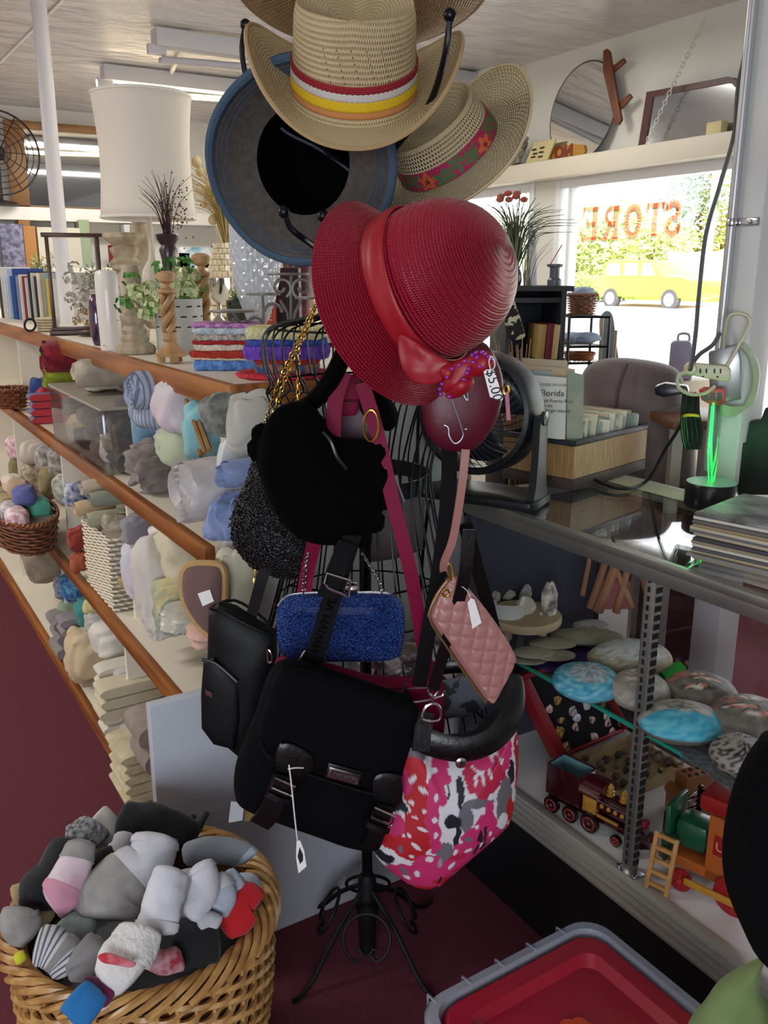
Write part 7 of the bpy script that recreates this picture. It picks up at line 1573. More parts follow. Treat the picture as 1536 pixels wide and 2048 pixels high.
for s_ in(-1,1): MB().box(V((P.x,P.y,(zb+zt)/2))+B@V((s_*(hw-.006),0,0)),(.002,D-.02,zt-zb-.03),B).obj('glass_pane',m_glass,q)
petals(q,'faded_blooms',[V((P.x,P.y,0))+B@V((dx,dy,zb+dz)) for dx,dy,dz in((-.02,0,.22),(.02,0,.20),(.0,.01,.26),(.03,0,.15),(-.02,0,.14),(0,0,.10))],M('bloom_faded','b9b3a0',.7),.03,14,8)
petals(q,'gold_blooms',[V((P.x,P.y,0))+B@V((dx,dy,zb+dz)) for dx,dy,dz in((-.01,0,.055),(.035,-.01,.05),(.02,0,.085))],M('bloom_gold','b98a2f',.5),.022,12,9)
# small items left end
P=tb(97,662); mb=MB()
for k in range(5): mb.lathe([(pm(P,20),P.z+.001+k*.0115),(pm(P,23),P.z+.005+k*.0115),(pm(P,23),P.z+.008+k*.0115),(pm(P,20),P.z+.0115+k*.0115)],(P.x,P.y,0),24)
mb.obj('cream_cloth_pile',cl('napkin','c9ba94'),label='small pile of cream napkins left of the dark display case',cat='napkins')
P=tb(80,640); q=empty('carved_figurine',P,'small bluish carved figurine standing on the shelf top','figurine'); mb=MB(); lpx(mb,P,[(9,640),(10,632),(7,622),(9,612),(8,605),(4,601),(6,597),(6,592),(0,589)],16); mb.obj('figure_body',M('figurine','5f6a78',.5,var='8a6a50',vs=50),q)
P=tb(60,664); MB().tube([fr_ for fr_ in [Fr(P,0).P(60+11*math.cos(a),650+11*math.sin(a)*1.1,0) for a in [i*PI/8 for i in range(16)]]],.005,7,True).obj('iron_ring_bell',M('ring_iron','2b1f1a',.5,.4),label='small dark iron ring ornament at the shelf top edge',cat='ornament')
# glass dishes near front
for x,y,rp,lb in((182,672,26,'stack of clear glass dishes in front of the display case'),):
    P=tb(x,y); mb=MB()
    for k in range(4): mb.lathe([(pm(P,rp-6),P.z+.001+k*.005),(pm(P,rp),P.z+.005+k*.005),(pm(P,rp-2),P.z+.0055+k*.005),(pm(P,rp-8),P.z+.0025+k*.005)],(P.x,P.y,0),32)
    mb.obj('glass_dishes',glass('dish_glass',(.85,.88,.86,1),.16,.05),label=lb,cat='dish')
# books at far left on the top
R=random.Random(15); bc=[('4a4640','dark grey'),('d8d6cf','white'),('cfd4dc','pale blue'),('b8c4d0','grey blue'),('2f5fa8','blue'),('24408a','deep blue'),('7f8fae','soft blue'),('e0dcd2','ivory'),('8f2a30','dark red'),('d5d2cc','light grey'),('1f1f26','black'),('c9c4b8','stone'),('2a2c3a','navy'),('e2ddd0','cream'),('b59a6a','tan'),('8aa0a0','grey green'),('d8b52f','yellow'),('d0cbc0','pale grey')]
for k,(cc,nm) in enumerate(bc):
    px=4+k*6.0; P=tb(px+4,636+k*.55); h=hgt(P,540+R.uniform(-6,10)+k*.6)-P.z; w_=pm(P,5.6)
    MB().box((P.x+.07,P.y,P.z+.0005+h/2),(.16,w_*1.02,h)).obj('shelf_book',M('bk2_'+cc,cc,.6),label='%s book at the far left of the shelf top, %s from the left'%(nm,'first second third fourth fifth sixth seventh eighth ninth tenth eleventh twelfth thirteenth fourteenth fifteenth sixteenth seventeenth eighteenth'.split()[k]),cat='book',group='books at the far left of the shelf top',bevel=.001)
P=tb(85,590); P=onz(92,636,ZTp); fq=Fr((P.x-.02,P.y,P.z),0); leafy('pale_green_spray',fq.P(92,600,.02),[fq.P(x,y,.03) for x,y in((75,525),(88,535),(98,520),(92,550),(80,540))],.03,160,['9fa96a','c9c98a','7f8f55'],'pale green and cream artificial spray in front of the books',19,ls=.014)
# big white lampshade on stand
P=dep(312,640,3.35); P.z=ZTp; zs0,zs1=hgt(P,436),hgt(P,192); r0,r1=pm((P.x,P.y,zs0),92),pm((P.x,P.y,zs1),97)
q=empty('table_lamp',P,'tall table lamp with big ivory panelled drum shade','lamp'); mb=MB(); rows=[]
for i in range(13):
    t=i/12; row=[]
    for j in range(48):
        a=2*PI*j/48; k=((j%8)/8-.5); r=(r0+(r1-r0)*t-.035*math.sin(PI*t)*.4)*(1-.012*math.cos(2*PI*(j%8)/8)*-1); row.append(V((P.x+r*math.cos(a),P.y+r*math.sin(a),zs0+(zs1-zs0)*t)))
    rows.append(row)
mb.grid(rows,True); solid(mb.obj('shade',M('shade_ivory','e9e0cf',.8,bump='noise',bs=200,bst=.1),q),.004)
for j in range(0,48,8): MB().tube([rows[i][j] for i in range(13)],.0022,5).obj('shade_seam',M('seam_ivory','b8ae9c',.8),q)
for rr,zz in((rows[0],.0),(rows[-1],0)): MB().tube(rr,.006,6,True).obj('shade_trim',M('seam_trim','efe8da',.7),q)
mb=MB(); lpx(mb,P,[(30,640),(32,632),(12,624),(22,600),(26,570),(20,540),(8,520),(5,500),(5,430)],28); mb.obj('lamp_base',M('lamp_wood','cfc6b4',.4),q)
MB().lathe([(.012,hgt(P,430)),(.014,hgt(P,400)),(0,hgt(P,395))],(P.x,P.y,0),12).ball((P.x,P.y,hgt(P,385)),.03,12).obj('bulb',M('bulb_glass','e8e8e4',.2),q)
# small clear glass orb
P=tb(262,640); 
# brown vase with dark twigs
P=tb(348,690); turned('dark_amphora_vase',348,690,[(14,690),(14,620),(12,540),(14,520),(18,500),(14,490),(22,478),(24,470),(22,468),(0,468)],M('amphora','2d2024',.35,coat=.3),'dark brown handled vase holding black twigs','vase',P=P); 
g2=grass('dark_twig_bunch',(P.x,P.y,hgt(P,478)),34,pm(P,135),pm(P,62),['2e1d1a','4a2b24'],.0015,'bare dark twigs with tiny buds in the brown vase',23,droop=.1)
fq=Fr(P,0); R=random.Random(18); mb=MB()
for k in range(90): mb.ball(fq.P(348+R.gauss(0,17),415+R.gauss(0,26),R.uniform(-.03,.03)),.0028,5)
mb.obj('bud',M('bud_brown','4a261f',.8),g2)
# mosaic vase w/ dried flowers
P=tb(462,640); q=empty('shell_mosaic_vase',P,'cream shell mosaic tile vase holding dried flowers','vase'); prM=[(30,640),(40,610),(42,570),(38,530),(28,490),(27,486)]; mb=MB(); lpx(mb,P,prM,32); mb.obj('vase_core',M('mosaic_core','8f7a5a',.8),q)
mb=MB(); R=random.Random(13)
for i in range(13):
    y=492+i*11.2; z=hgt(P,y); ra=[r_ for r_,yy in prM]; 
    rr=None
    for (ra_,ya),(rb_,yb) in zip(prM[:-1],prM[1:]):
        if yb<=y<=ya: rr=ra_+(rb_-ra_)*(ya-y)/(ya-yb)
    rr=(rr or 30); rm_=pm((P.x,P.y,z),rr)+.0016; n=22
    for k in range(n):
        a=2*PI*(k+.5*(i%2))/n; u=V((-math.sin(a),math.cos(a),0)); o_=V((math.cos(a),math.sin(a),0)); Bq=Matrix((u,o_,V((0,0,1)))).transposed(); mb.box((P.x+rm_*math.cos(a),P.y+rm_*math.sin(a),z),(2*PI*rm_/n*.9,.002,pm(P,10)),Bq@Matrix.Rotation(R.uniform(-.08,.08),3,'Y'))
mb.obj('mosaic_tiles',M('mosaic_tile','d8c7a2',.25,var='f0e4c8',vs=40,coat=.5),q,kind='stuff')
g3=grass('dried_flower_bunch',(P.x,P.y,hgt(P,495)),420,pm(P,175),pm(P,105),['a3854c','c2a566','8f8a4c','d3bc85'],.0021,'tall dried golden grasses and pale pods in the mosaic vase',29,droop=.25)
fq=Fr(P,0); mb=MB(); R=random.Random(3)
for x,y,s_ in((367,345,8),(393,325,10),(400,345,8),(420,375,9),(433,400,8),(425,440,9),(448,425,8),(440,355,7),(408,410,6)): mb.ball(fq.P(x,y,R.uniform(0,.05)),pm(P,s_),10,(1,1,1.1))
mb.obj('seed_pod',M('pod_cream','cbb487',.8),g3)
grass('pampas_plume',(P.x+.1,P.y+.25,ZTp),70,.66,.09,['c9b890','d8caa6'],.002,'feathery cream pampas plume behind the dried flowers',31,droop=.05)
# cut glass vase
P=tb(520,688); P=tb(518,700); q=empty('cut_crystal_vase',P,'large cut crystal vase with deep diamond facets','vase'); PR=[(8,700),(26,690),(28,686),(12,676),(10,660),(20,640),(36,600),(46,560),(50,500),(50,440),(49,420)]
mb=MB(); rows=[]
z0,z1=P.z+.001,hgt(P,418); cg=M('crystal','dfe3ea',.08,0); 
cgm=M('crystal_cut','e9edf4',.07,.0,spec=1.0,coat=.6); cgm.node_tree.nodes['Principled BSDF'].inputs['Transmission Weight'].default_value=.35
for i in range(71):
    y=700-(700-418)*i/70
    for (ra_,ya),(rb_,yb) in zip(PR[:-1],PR[1:]):
        if yb<=y<=ya: rr=ra_+(rb_-ra_)*(ya-y)/(ya-yb)
    row=[]
    z=hgt(P,y)
    for j in range(96):
        a=2*PI*j/96; k=0
        if 430<y<650: s1=abs(((a*16/(2*PI)+(y-430)/26)%1)-.5); s2=abs(((a*16/(2*PI)-(y-430)/26)%1)-.5); k=-.0045*(max(0,1-s1*5)+max(0,1-s2*5))+.0015*math.cos(a*32)
        r=pm((P.x,P.y,z),rr)+k; row.append(V((P.x+r*math.cos(a),P.y+r*math.sin(a),z)))
    rows.append(row)
mb.grid(rows,True,True,False); solid(mb.obj('crystal_body',cgm,q,smooth=20),.005,-1)
# scroll metal tiered stand
P=tb(590,735); q=empty('scroll_plate_stand',P,'grey metal scrollwork tiered stand on the shelf top','stand'); mS=M('scroll_grey','77726c',.45,.3); fq=Fr(P,0)
for yy,x0,x1 in((548,535,618),(588,492,560),(622,420,510),(596,590,640)):
    a=fq.P(x0,yy,.0); b_=fq.P(x1,yy,.0); c=(a+b_)/2; rr=(b_-a).length/2; MB().lathe([(0,c.z-.003),(rr,c.z-.003),(rr*1.02,c.z),(rr,c.z+.003),(0,c.z)],(c.x,c.y,0),32).obj('tray',mS,q)
def sp(cx,cy,r0,dr,a0,a1,n=20): return [fq.P(cx+(r0+dr*i/n)*math.cos(math.radians(a0+(a1-a0)*i/n)),cy+(r0+dr*i/n)*math.sin(math.radians(a0+(a1-a0)*i/n)),0) for i in range(n+1)]
for pts in (sp(562,575,6,16,0,420),sp(604,575,6,16,180,-240),[fq.P(582,552),fq.P(582,640),fq.P(581,700),fq.P(580,733)],[fq.P(560,600),fq.P(575,625),fq.P(580,660)],[fq.P(603,600),fq.P(590,625),fq.P(584,660)],sp(545,625,16,2,180,360),sp(510,650,14,2,170,350),sp(480,640,12,2,0,200),[fq.P(525,590),fq.P(527,640),fq.P(528,690)],[fq.P(465,624),fq.P(482,650),fq.P(490,690)]):
    MB().tube(pts,.0042,6).obj('scroll_bar',mS,q)
for x in (528,490,580): b_=fq.P(x,700); MB().lathe([(.02,P.z+.001),(.018,P.z+.006),(.004,P.z+.008),(.004,fq.P(x,690).z)],(b_.x,b_.y,0),14).obj('stand_foot',mS,q)
# red spined book and blue box behind the stand
P=tb(545,665); fq=Fr(P,0); 
q=empty('red_spine_book',(P.x,P.y,P.z),'upright book with red lettered spine behind the scroll stand','book'); w_=pm(P,16); h=hgt(P,535)-P.z
B=Matrix.Rotation(-YAW,3,'Z'); MB().box((P.x,P.y,P.z+h/2),(w_,.14,h),B).obj('spine',M('spine_red','a83a26',.6),q); 
text('lettering','HOMEWORK',M('spine_cream','d9c9a0',.6),V((P.x,P.y,P.z+h*.55))+B@V((0,-.071,0)),(0,0,1),B@V((-1,0,0)),pm(P,15),.0005,q)
P=tb(580,662); MB().box((P.x,P.y,P.z+(hgt(P,536)-P.z)/2+.0005),(pm(P,44),.12,hgt(P,536)-P.z),B).obj('dark_book',M('book_navytop','2a2530',.6,var='47222a',vs=10),label='dark maroon book between the red spine and the red hat',cat='book',bevel=.002)
P=tb(600,640); mb=MB(); lpx(mb,P,[(32,640),(32,470),(30,466),(0,466)],28); mb.obj('dark_canister',M('canister_dark','33191d',.3,.2,var='5a2528',vs=3),label='tall dark red brown canister behind the bucket hat',cat='canister')
# green moss basket & glass
P=tb(478,655); fq=Fr(P,0); leafy('moss_fern_pot',P,[fq.P(x,y,.02) for x,y in((470,610),(485,600),(495,612),(480,590))],.03,420,['4f7a2c','6f9a3a','2f4a20'],'green moss and fern clump beside the crystal vase',33,ls=.009)
q=vase('dark_green_pot',P,[(20,655),(24,630),(22,600),(18,598),(0,598)],M('pot_green','232b22',.4),'dark green pot under the moss and ferns','pot')
P=tb(440,650); mb=MB(); lpx(mb,P,[(18,650),(14,640),(5,630),(5,610),(20,595),(26,575),(26,556),(24,556),(22,580),(0,600)],26); mb.obj('silver_compote',M('silver','b9b8b4',.15,1),label='shiny silver footed bowl behind the second twisted candlestick',cat='bowl')
# crochet squares stacks
R=random.Random(41)
def pad(cx,basey,halfpx,thk,col,label,k,P0,z,sq=1,var=None):
    mb=MB(); r=pm(P0,halfpx); rows=[]; B=Matrix.Rotation(-YAW+R.uniform(-.15,.15),3,'Z')
    prof_=[(0,0),(.5,0),(.96,0),(1.0,.35),(1.0,.65),(.96,1),(.5,1.06),(0,1.0)]
    for f_,h_ in prof_:
        row=[]
        for j in range(48):
            a=2*PI*j/48; ca,sa=math.cos(a),math.sin(a); m_=max(abs(ca),abs(sa)) if sq else 1; e=1/(m_**.85); w_=.004*math.sin(a*11+k)*f_; row.append(V((P0.x,P0.y,z+thk*h_+w_*(.25 if f_>.9 else 0)))+B@V((r*f_*ca*e*.93+w_*ca,r*.85*f_*sa*e*.93+w_*sa,0)))
        rows.append(row)
    mb.grid(rows,True); return mb.obj('crochet_square',M('yarn_'+col,col,.95,bump='voronoi',bs=150,bst=1.2,var=var,vs=60),label=label,cat='potholder',group='crochet squares stacked on the shelf top')
P0=tb(465,735); P0.x-=.01; z=ZTp
for k,(cc,v_,lb,t) in enumerate([('4674b8','6f9ad2','blue crochet square at the bottom of the left stack',.024),('d6c3a8',None,'thin beige crochet square above the blue one',.006),('9a2a1c','b53a2a','brick red crochet square in the left stack',.018),('cfc2a6','e2dac6','cream crochet square above the brick red one',.014),('a3252a',None,'crimson crochet square near the middle of the left stack',.010),('c9c0b2','8a8074','grey beige ribbed crochet square',.014),('a9b6be','c9d2d4','pale blue grey crochet square under the purple one',.016),('9a5aa8','d8a0c4','pink and purple crochet square topping the left stack',.010)]): pad(0,0,68,t,cc,lb,k,P0,z,1,v_); z+=t+.0006
P1=tb(585,757); P1=V((P0.x+.12,P0.y-.19,0)); P1=onz(560,772,ZTp)+V((.02,.06,0)); P1=V((.915,1.925,0)); z=ZTp
for k,(cc,v_,lb,t,hp) in enumerate([('b3202c','d23a44','large round red crochet mat at the shelf corner',.012,100),('c98a3c','3f5a90','yellow and blue crochet doll piece on the red mat',.020,60),('b3302a',None,'small red crochet piece under the purple squares',.012,62),('5a34a0','7348b8','thick purple crochet square in the right stack',.030,82),('2a4496','3f5cb0','royal blue crochet square under the yellow one',.014,76),('d8cf8f','e6dfb0','pale yellow crochet square topping the right stack',.026,74)]): pad(0,0,hp*.93,t,cc,lb,k+9,P1,z,0 if k==0 else 1,v_); z+=t+.0006
# ================================================================ BACK WALL SHELVES
Yb=YB-.36
def bw(name,px0,px1,py0,py1,col,label,cat,zs=None,d=.16,dy=0,var=None):
    a=ony(px0,py1,Yb+.02); b_=ony(px1,py0,Yb+.02); z0=zs if zs else a.z; return MB().bb(a.x,b_.x,Yb+.02+dy,Yb+.02+d+dy,z0,b_.z).obj(name,M('bw_'+col,col,.6,var=var,vs=30),label=label,cat=cat,bevel=.004)
s1=1.661
bw('puzzle_box',2,46,448,478,'4a4f66','blue grey picture box on the far wall shelf','box',s1,var='8a86a0'); bw('wooden_toy',46,70,452,480,'a8743a','orange wooden block on the far wall shelf','box',s1)
bw('wooden_carving',40,60,424,452,'9a6a34','curved brown wooden piece standing behind the orange block','ornament',s1,dy=.05)
bw('paper_tray',76,160,456,480,'c9c3b2','white flat paper tray on the far wall shelf','tray',s1); bw('green_box',160,178,440,478,'8a9a7a','sage green upright box on the far wall shelf','box',s1)
bw('snow_globe_box',250,280,450,478,'b9bcc0','silver grey round ornament box under the lampshade','box',s1)
bw('red_book',228,246,490,525,'a81c26','bright red book glimpsed behind the turned stands','book')
R=random.Random(52)
for k in range(14):
    px=0+k*17; cc=['a8987c','b5b0a6','7f7a74','c98a4a','5f6a78','d2cab8'][k%6]
    a=ony(px,470,Yb+.03); h=R.uniform(.10,.26); MB().bb(a.x,a.x+.06,Yb+.04,Yb+.2,1.221,1.221+h).obj('shelf_box',M('bw_'+cc,cc,.6),label='%s packet on the lower far wall shelf, %s from the left'%({'a8987c':'tan','b5b0a6':'pale grey','7f7a74':'dark grey','c98a4a':'orange','5f6a78':'slate','d2cab8':'cream'}[cc],'first second third fourth fifth sixth seventh eighth ninth tenth eleventh twelfth thirteenth fourteenth'.split()[k]),cat='packet',group='packets on the lower far wall shelf',bevel=.003)
for k,(px,cc,w_,h_,nm) in enumerate([(395,'5f9ab0',70,40,'pale blue framed picture'),(440,'2b2f38',22,44,'dark scroll frame'),(370,'c9c3b8',22,30,'white small box'),(420,'a34a6a',34,14,'pink box')]):
    a=ony(px-w_/2,478,Yb); b_=ony(px+w_/2,478-h_,Yb); MB().bb(a.x,b_.x,Yb+.06,Yb+.1,s1+.001,s1+.001+abs(b_.z-a.z)).obj('far_shelf_item',M('bw_'+cc,cc,.5,var='e3e6e8' if k==0 else None,vs=8),label='%s on the far wall shelf right of the lamp'%nm,cat='ornament',bevel=.004)
# framed mirror top-left on ledge and table fan
YL=YB-.06; z0=2.121
q=empty('large_framed_mirror',ony(150,370,YL-.1),'large wood framed mirror standing on the far ledge','mirror')
a=ony(5,236,YL-.1); b_=ony(215,372,YL-.1); x0,x1,zt=a.x,b_.x,hgt(a,238); fw_=.14
wdm=wood('frame_oak','7a5228','946a3a',.4,(1,1,1),6); yy=YL-.12
MB().bb(x0,x1,yy,yy+.05,zt-.06,zt).bb(x0,x0+fw_,yy,yy+.05,z0,zt-.06).bb(x1-.03,x1,yy,yy+.05,z0,zt-.06).bb(x0,x1,yy,yy+.05,z0,z0+.02).obj('frame',wdm,q,bevel=.006)
MB().bb(x0+fw_,x1-.03,yy+.02,yy+.03,z0+.02,zt-.06).obj('mirror_glass',m_mirror,q)
c=ony(-5,305,YL-.35); q=empty('ledge_fan',(c.x,c.y,z0),'old wire cage fan at the far left on the ledge','fan'); R_=.30; mB=M('fan_brown','2a2220',.5,.3)
for k in range(7): rr=R_*(k+1)/7; MB().tube([c+V((rr*math.cos(a),-.05*math.cos(rr/R_*PI/2),rr*math.sin(a))) for a in [i*PI/18 for i in range(36)]],.004 if k<6 else .008,5,True).obj('cage_ring',mB,q)
for k in range(12): a=k*PI/6; MB().tube([c+V((0,-.05,0)),c+V((R_*math.cos(a),0,R_*math.sin(a)))],.004,5).obj('cage_spoke',mB,q)
MB().lathe([(.12,z0),(.13,z0+.02),(.02,z0+.04),(.02,c.z-.05),(.06,c.z-.04),(.06,c.z+.04),(0,c.z+.05)],(c.x,c.y+.08,0),20).obj('fan_stand',mB,q)
# ================================================================ SOCK BASKET
bc_=onz(288,1812,.44); RB=.235; Hb=.44
P=V((bc_.x,bc_.y,0)); q=empty('sock_basket',P,'big honey coloured wicker laundry basket heaped with socks','basket'); wh=M('wicker_honey','a3743f',.32,var='c79a5c',vs=25,bump='noise',bs=90,bst=.2,spec=.6)
def rb(z): return RB*(.80+.20*math.sin(min(1,z/Hb*1.05)*PI*.55))
NR,NS=24,44
for k in range(NR):
    z=.02+(Hb-.055)*k/(NR-1); r=rb(z)
    MB().tube([(P.x+(r+.006*math.cos(NS/2*a+k*PI))*math.cos(a),P.y+(r+.006*math.cos(NS/2*a+k*PI))*math.sin(a),z+.003*math.sin(a*5+k)) for a in [2*PI*i/176 for i in range(176)]],.0068,5,True).obj('weaver',wh,q)
for k in range(NS):
    a=2*PI*(k+.5)/NS; MB().tube([(P.x+rb(z)*math.cos(a),P.y+rb(z)*math.sin(a),z) for z in(.01,.12,.24,.34,Hb-.02)],.0045,5).obj('stake',wh,q)
for k in range(44):  # braided rim: overlapping slanted strands
    mb=MB(); a0=2*PI*k/44; pts=[]
    for i in range(9):
        t=i/8; a=a0+t*.62; ph=PI*(t*1.15)-.2; r=rb(Hb)+.006-.021*math.cos(ph)*-1*(1)+0; r=rb(Hb)+.020*math.cos(ph); zz=Hb-.012+.022*math.sin(ph); pts.append((P.x+r*math.cos(a),P.y+r*math.sin(a),zz))
    mb.tube(pts,lambda t:.0075*(1-.25*abs(2*t-1)),6).obj('rim_strand',wh,q)
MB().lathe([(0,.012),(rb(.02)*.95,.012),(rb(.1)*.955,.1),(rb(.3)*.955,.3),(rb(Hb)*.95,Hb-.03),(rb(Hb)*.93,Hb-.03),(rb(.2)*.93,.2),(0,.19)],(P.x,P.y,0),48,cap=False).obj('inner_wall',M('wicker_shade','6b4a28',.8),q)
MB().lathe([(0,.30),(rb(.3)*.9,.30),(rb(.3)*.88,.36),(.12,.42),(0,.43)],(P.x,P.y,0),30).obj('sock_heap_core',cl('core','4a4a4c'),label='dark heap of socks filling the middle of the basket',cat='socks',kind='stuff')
def sock(pts,wd,mat,label,t=.0,thk=.7,cuff=None,heel=None,sole=None,seed=0,cat='sock',nz=.006,wp=None):
    """pts px path (x,y[,width factor]) at height z plane; a flattened tube with cuff"""
    z0=Hb+.02+t; W=[]; f=Fr(onz(pts[len(pts)//2][0],pts[len(pts)//2][1],z0),0,48)
    P_=[f.P(p[0],p[1],0) for p in pts]; wf=[(p[2] if len(p)>2 else 1) for p in pts]; C_=cr(P_,6); n=len(C_); mpp=tof(P_[0])/F; q=empty('sock',C_[n//2],label,cat)
    mb=MB(); rows=[]; R=random.Random(seed)
    for i,p in enumerate(C_):
        d=(C_[min(i+1,n-1)]-C_[max(i-1,0)]).normalized(); u=f.N; x=d.cross(u).normalized(); s_=i/(n-1); k=s_*(len(wf)-1); a_=int(min(k,len(wf)-2)); ww=wf[a_]+(wf[a_+1]-wf[a_])*(k-a_); e=min(1,(min(s_,1-s_)*n+.45)/1.9)**.5; row=[]
        for j in range(20):
            an=2*PI*j/20; ns=1+.14*noise.noise(V((math.cos(an)*1.5+seed,math.sin(an)*1.5,s_*5)))-.05*abs(noise.noise(V((seed,an*.8,s_*11)))); row.append(p+x*wd*mpp/2*ww*e*math.cos(an)*ns+u*wd*mpp/2*thk*ww*e*math.sin(an)*ns)
        rows.append(row)
    mb.grid(rows,True,True,True); mb.obj('sock_body',mat,q,smooth=70)
    def seg(nm,s0,s1,m_,k=1.05):
        mb=MB(); r2=[]
        for i in range(int(s0*(n-1)),int(s1*(n-1))+1): c=sum(rows[i],V((0,0,0)))/20; r2.append([c+(p-c)*k for p in rows[i]])
        if len(r2)>1: mb.grid(r2,True,True,True); mb.obj(nm,m_,q,smooth=70)
    if cuff: seg('cuff',cuff[0],cuff[1],cuff[2],1.08)
    if heel: seg('heel',heel[0],heel[1],heel[2],1.03)
    return q
w1=cl('sockwhite','cfced3','b9b9bf',20); g1_=cl('sockgrey','9b9894','85827f',25); bk1=cl('sockblack','0d0d12'); lg=cl('socklg','b3b4ba'); bg=cl('sockbg','8f99a0')
sock([(315,1668,.95),(298,1720,1.0),(262,1750,1.15),(225,1795,1.45),(215,1840,1.3)],94,w1,'large white sports sock with big grey foot lying on top of the heap',t=.075,cuff=(0,.16,w1),heel=(.52,1.0,g1_),seed=1,thk=.55)
sock([(165,1680,.8),(150,1730,1.0),(120,1790,1.2),(100,1810,.9)],66,cl('sockpink','d8cdd2','cfa3b3',9),'white and pink child sock with grey top at the left of the heap',t=.075,cuff=(0,.3,g1_),heel=(.6,.95,cl('sockpink2','c48a9e')),seed=2)
sock([(235,1640,1),(285,1650,1.2),(340,1660,1.1),(385,1690,.9)],76,bk1,'black sock folded across the back of the heap',t=.035,seed=3)
sock([(150,1680,1),(120,1750,1.1),(85,1790,1.2),(75,1820,.8)],84,bk1,'black sock at the far left of the heap',t=.02,seed=4)
sock([(200,1700,1),(215,1740,1),(200,1770,.9)],60,bk1,'black sock between the pink sock and the big white one',t=.03,seed=5)
sock([(195,1645,1),(175,1668,1.1),(135,1685,1)],66,cl('sockmarl','55585c','b9bcc0',90,bst=1.2,bs=70),'fuzzy grey and black marled sock at the back',t=.045,seed=6)
sock([(190,1632,1),(210,1650,1),(218,1690,.9)],52,cl('sockwhite2','d3d0c8'),'cream white sock peeping out at the top back',t=.04,seed=7)
# gloves fingers
for k,(a,b_) in enumerate((((352,1668),(372,1630)),((366,1672),(388,1628)),((386,1672),(415,1622)))):
    sock([(*a,1),((a[0]+b_[0])/2,(a[1]+b_[1])/2,1),(*b_,.8)],17,cl('gloveg','2e3034'),'dark grey knitted glove finger at the back of the basket, %s'%('left one','middle one','right one')[k],t=.03,seed=8+k,cat='glove',thk=.9)
sock([(290,1630,1),(315,1640,1),(325,1660,1)],44,cl('sockbrown','5a4c48'),'small brown sock roll at the back right',t=.03,seed=12)
sock([(345,1735,1),(330,1780,1.15),(320,1830,1.2),(312,1868,1.1)],66,cl('sockw3','cfd0d8'),'white ribbed ankle sock pointing down in the middle of the heap',t=.075,cuff=(.78,1,w1),seed=13)
sock([(388,1738,1),(380,1780,1.2),(352,1830,1.1)],62,lg,'pale grey sock right of the ribbed white sock',t=.05,seed=14)
sock([(420,1760,1),(440,1790,1.2),(425,1825,1)],60,cl('sockbluegrey','aab2c0'),'blue grey sock with white ribbed band in the heap',t=.055,cuff=(.2,.45,w1),seed=15)
sock([(365,1712,.9),(420,1700,1.1),(480,1708,1),(495,1722,.8)],52,cl('sockslate','87929a'),'long slate grey sock lying along the back right rim',t=.045,cuff=(.8,1,cl('socksky','b5c6d3')),seed=16)
sock([(255,1665,1),(240,1700,1.1),(205,1730,1)],46,lg,'pale grey sock end behind the big white sports sock',t=.05,seed=41)
sock([(400,1725,1),(412,1760,1.1),(400,1800,1.1),(375,1835,.9)],50,cl('sockw5','c5c6cc'),'white grey sock in the right middle of the heap',t=.07,seed=42,cuff=(0,.22,w1))
sock([(450,1745,1),(470,1775,1.1),(462,1810,.9)],40,cl('sockpb2','a5b1bf'),'soft blue grey sock near the right rim',t=.05,seed=43)
sock([(395,1850,1),(420,1840,1),(440,1850,.9)],34,lg,'two toned pale grey sock tip beside the red sock',t=.045,seed=44)
sock([(475,1770,1),(500,1770,1),(508,1800,.9)],44,cl('sockpaleblue','b9cad6'),'pale blue white sock by the right rim',t=.02,seed=17)
sock([(440,1850,.9),(470,1830,1.2),(495,1805,1.15),(512,1815,.7)],72,cl('sockred','b5101c'),'bright red sock at the right rim of the basket',t=.03,seed=18,thk=.5)
sock([(345,1900,1),(390,1890,1.2),(440,1880,1.1)],76,bk1,'black sock at the lower right inside the rim',t=.01,seed=19)
sock([(300,1920,.9),(335,1925,1.1),(365,1912,1)],46,cl('sockfair','b58a92','8a1f2c',50),'red and white patterned sock near the front rim',t=.02,seed=20)
sock([(285,1850,.9),(270,1890,1.1),(250,1925,1.25),(275,1955,1.0)],92,cl('sockfluff','dedcd8',None,30,bst=1.4,bs=120),'fluffy white slipper sock with red opening at the front',t=.055,seed=21,thk=.6)
f9=Fr(onz(240,1912,Hb+.11),0,48); mb=MB(); pillow(mb,f9,[(196,1912),(215,1905),(245,1915),(272,1925),(262,1935),(230,1930),(205,1925)],.01,rings=5); mb.obj('red_opening',cl('openred','c0303a','d8808a',40),label='red lined opening of the fluffy white slipper sock',cat='sock')
sock([(45,1815,1),(40,1845,1.2),(70,1870,1)],64,g1_,'plain grey balled sock at the left rim',t=.02,seed=22)
sock([(130,1835,1),(150,1860,1.2),(190,1870,1)],58,cl('sockgreen','7d8a86'),'grey green sock under the pink sock',t=.03,seed=23)
sock([(70,1890,1),(100,1895,1.15),(130,1915,1.1),(145,1945,.9)],70,stripes('sock_stripes','c3c2c6','5f6068',10,1,.4),'grey and white striped sock at the front left',t=.035,seed=24,cuff=(.55,.7,g1_))
sock([(150,1900,1),(175,1920,1.2),(180,1960,1)],74,cl('sockgrey2','7f7d7d'),'mid grey folded sock right of the striped one',t=.035,seed=25)
sock([(35,1905,1),(45,1925,1)],24,cl('sockyellow','c9c62c'),'small yellow green sock tip inside the left rim',t=.0,seed=26)
sock([(25,1800,1),(60,1790,1),(90,1850,1)],50,cl('sockcream','a8946a'),'tan sock lining the left side of the heap',t=.0,seed=27)
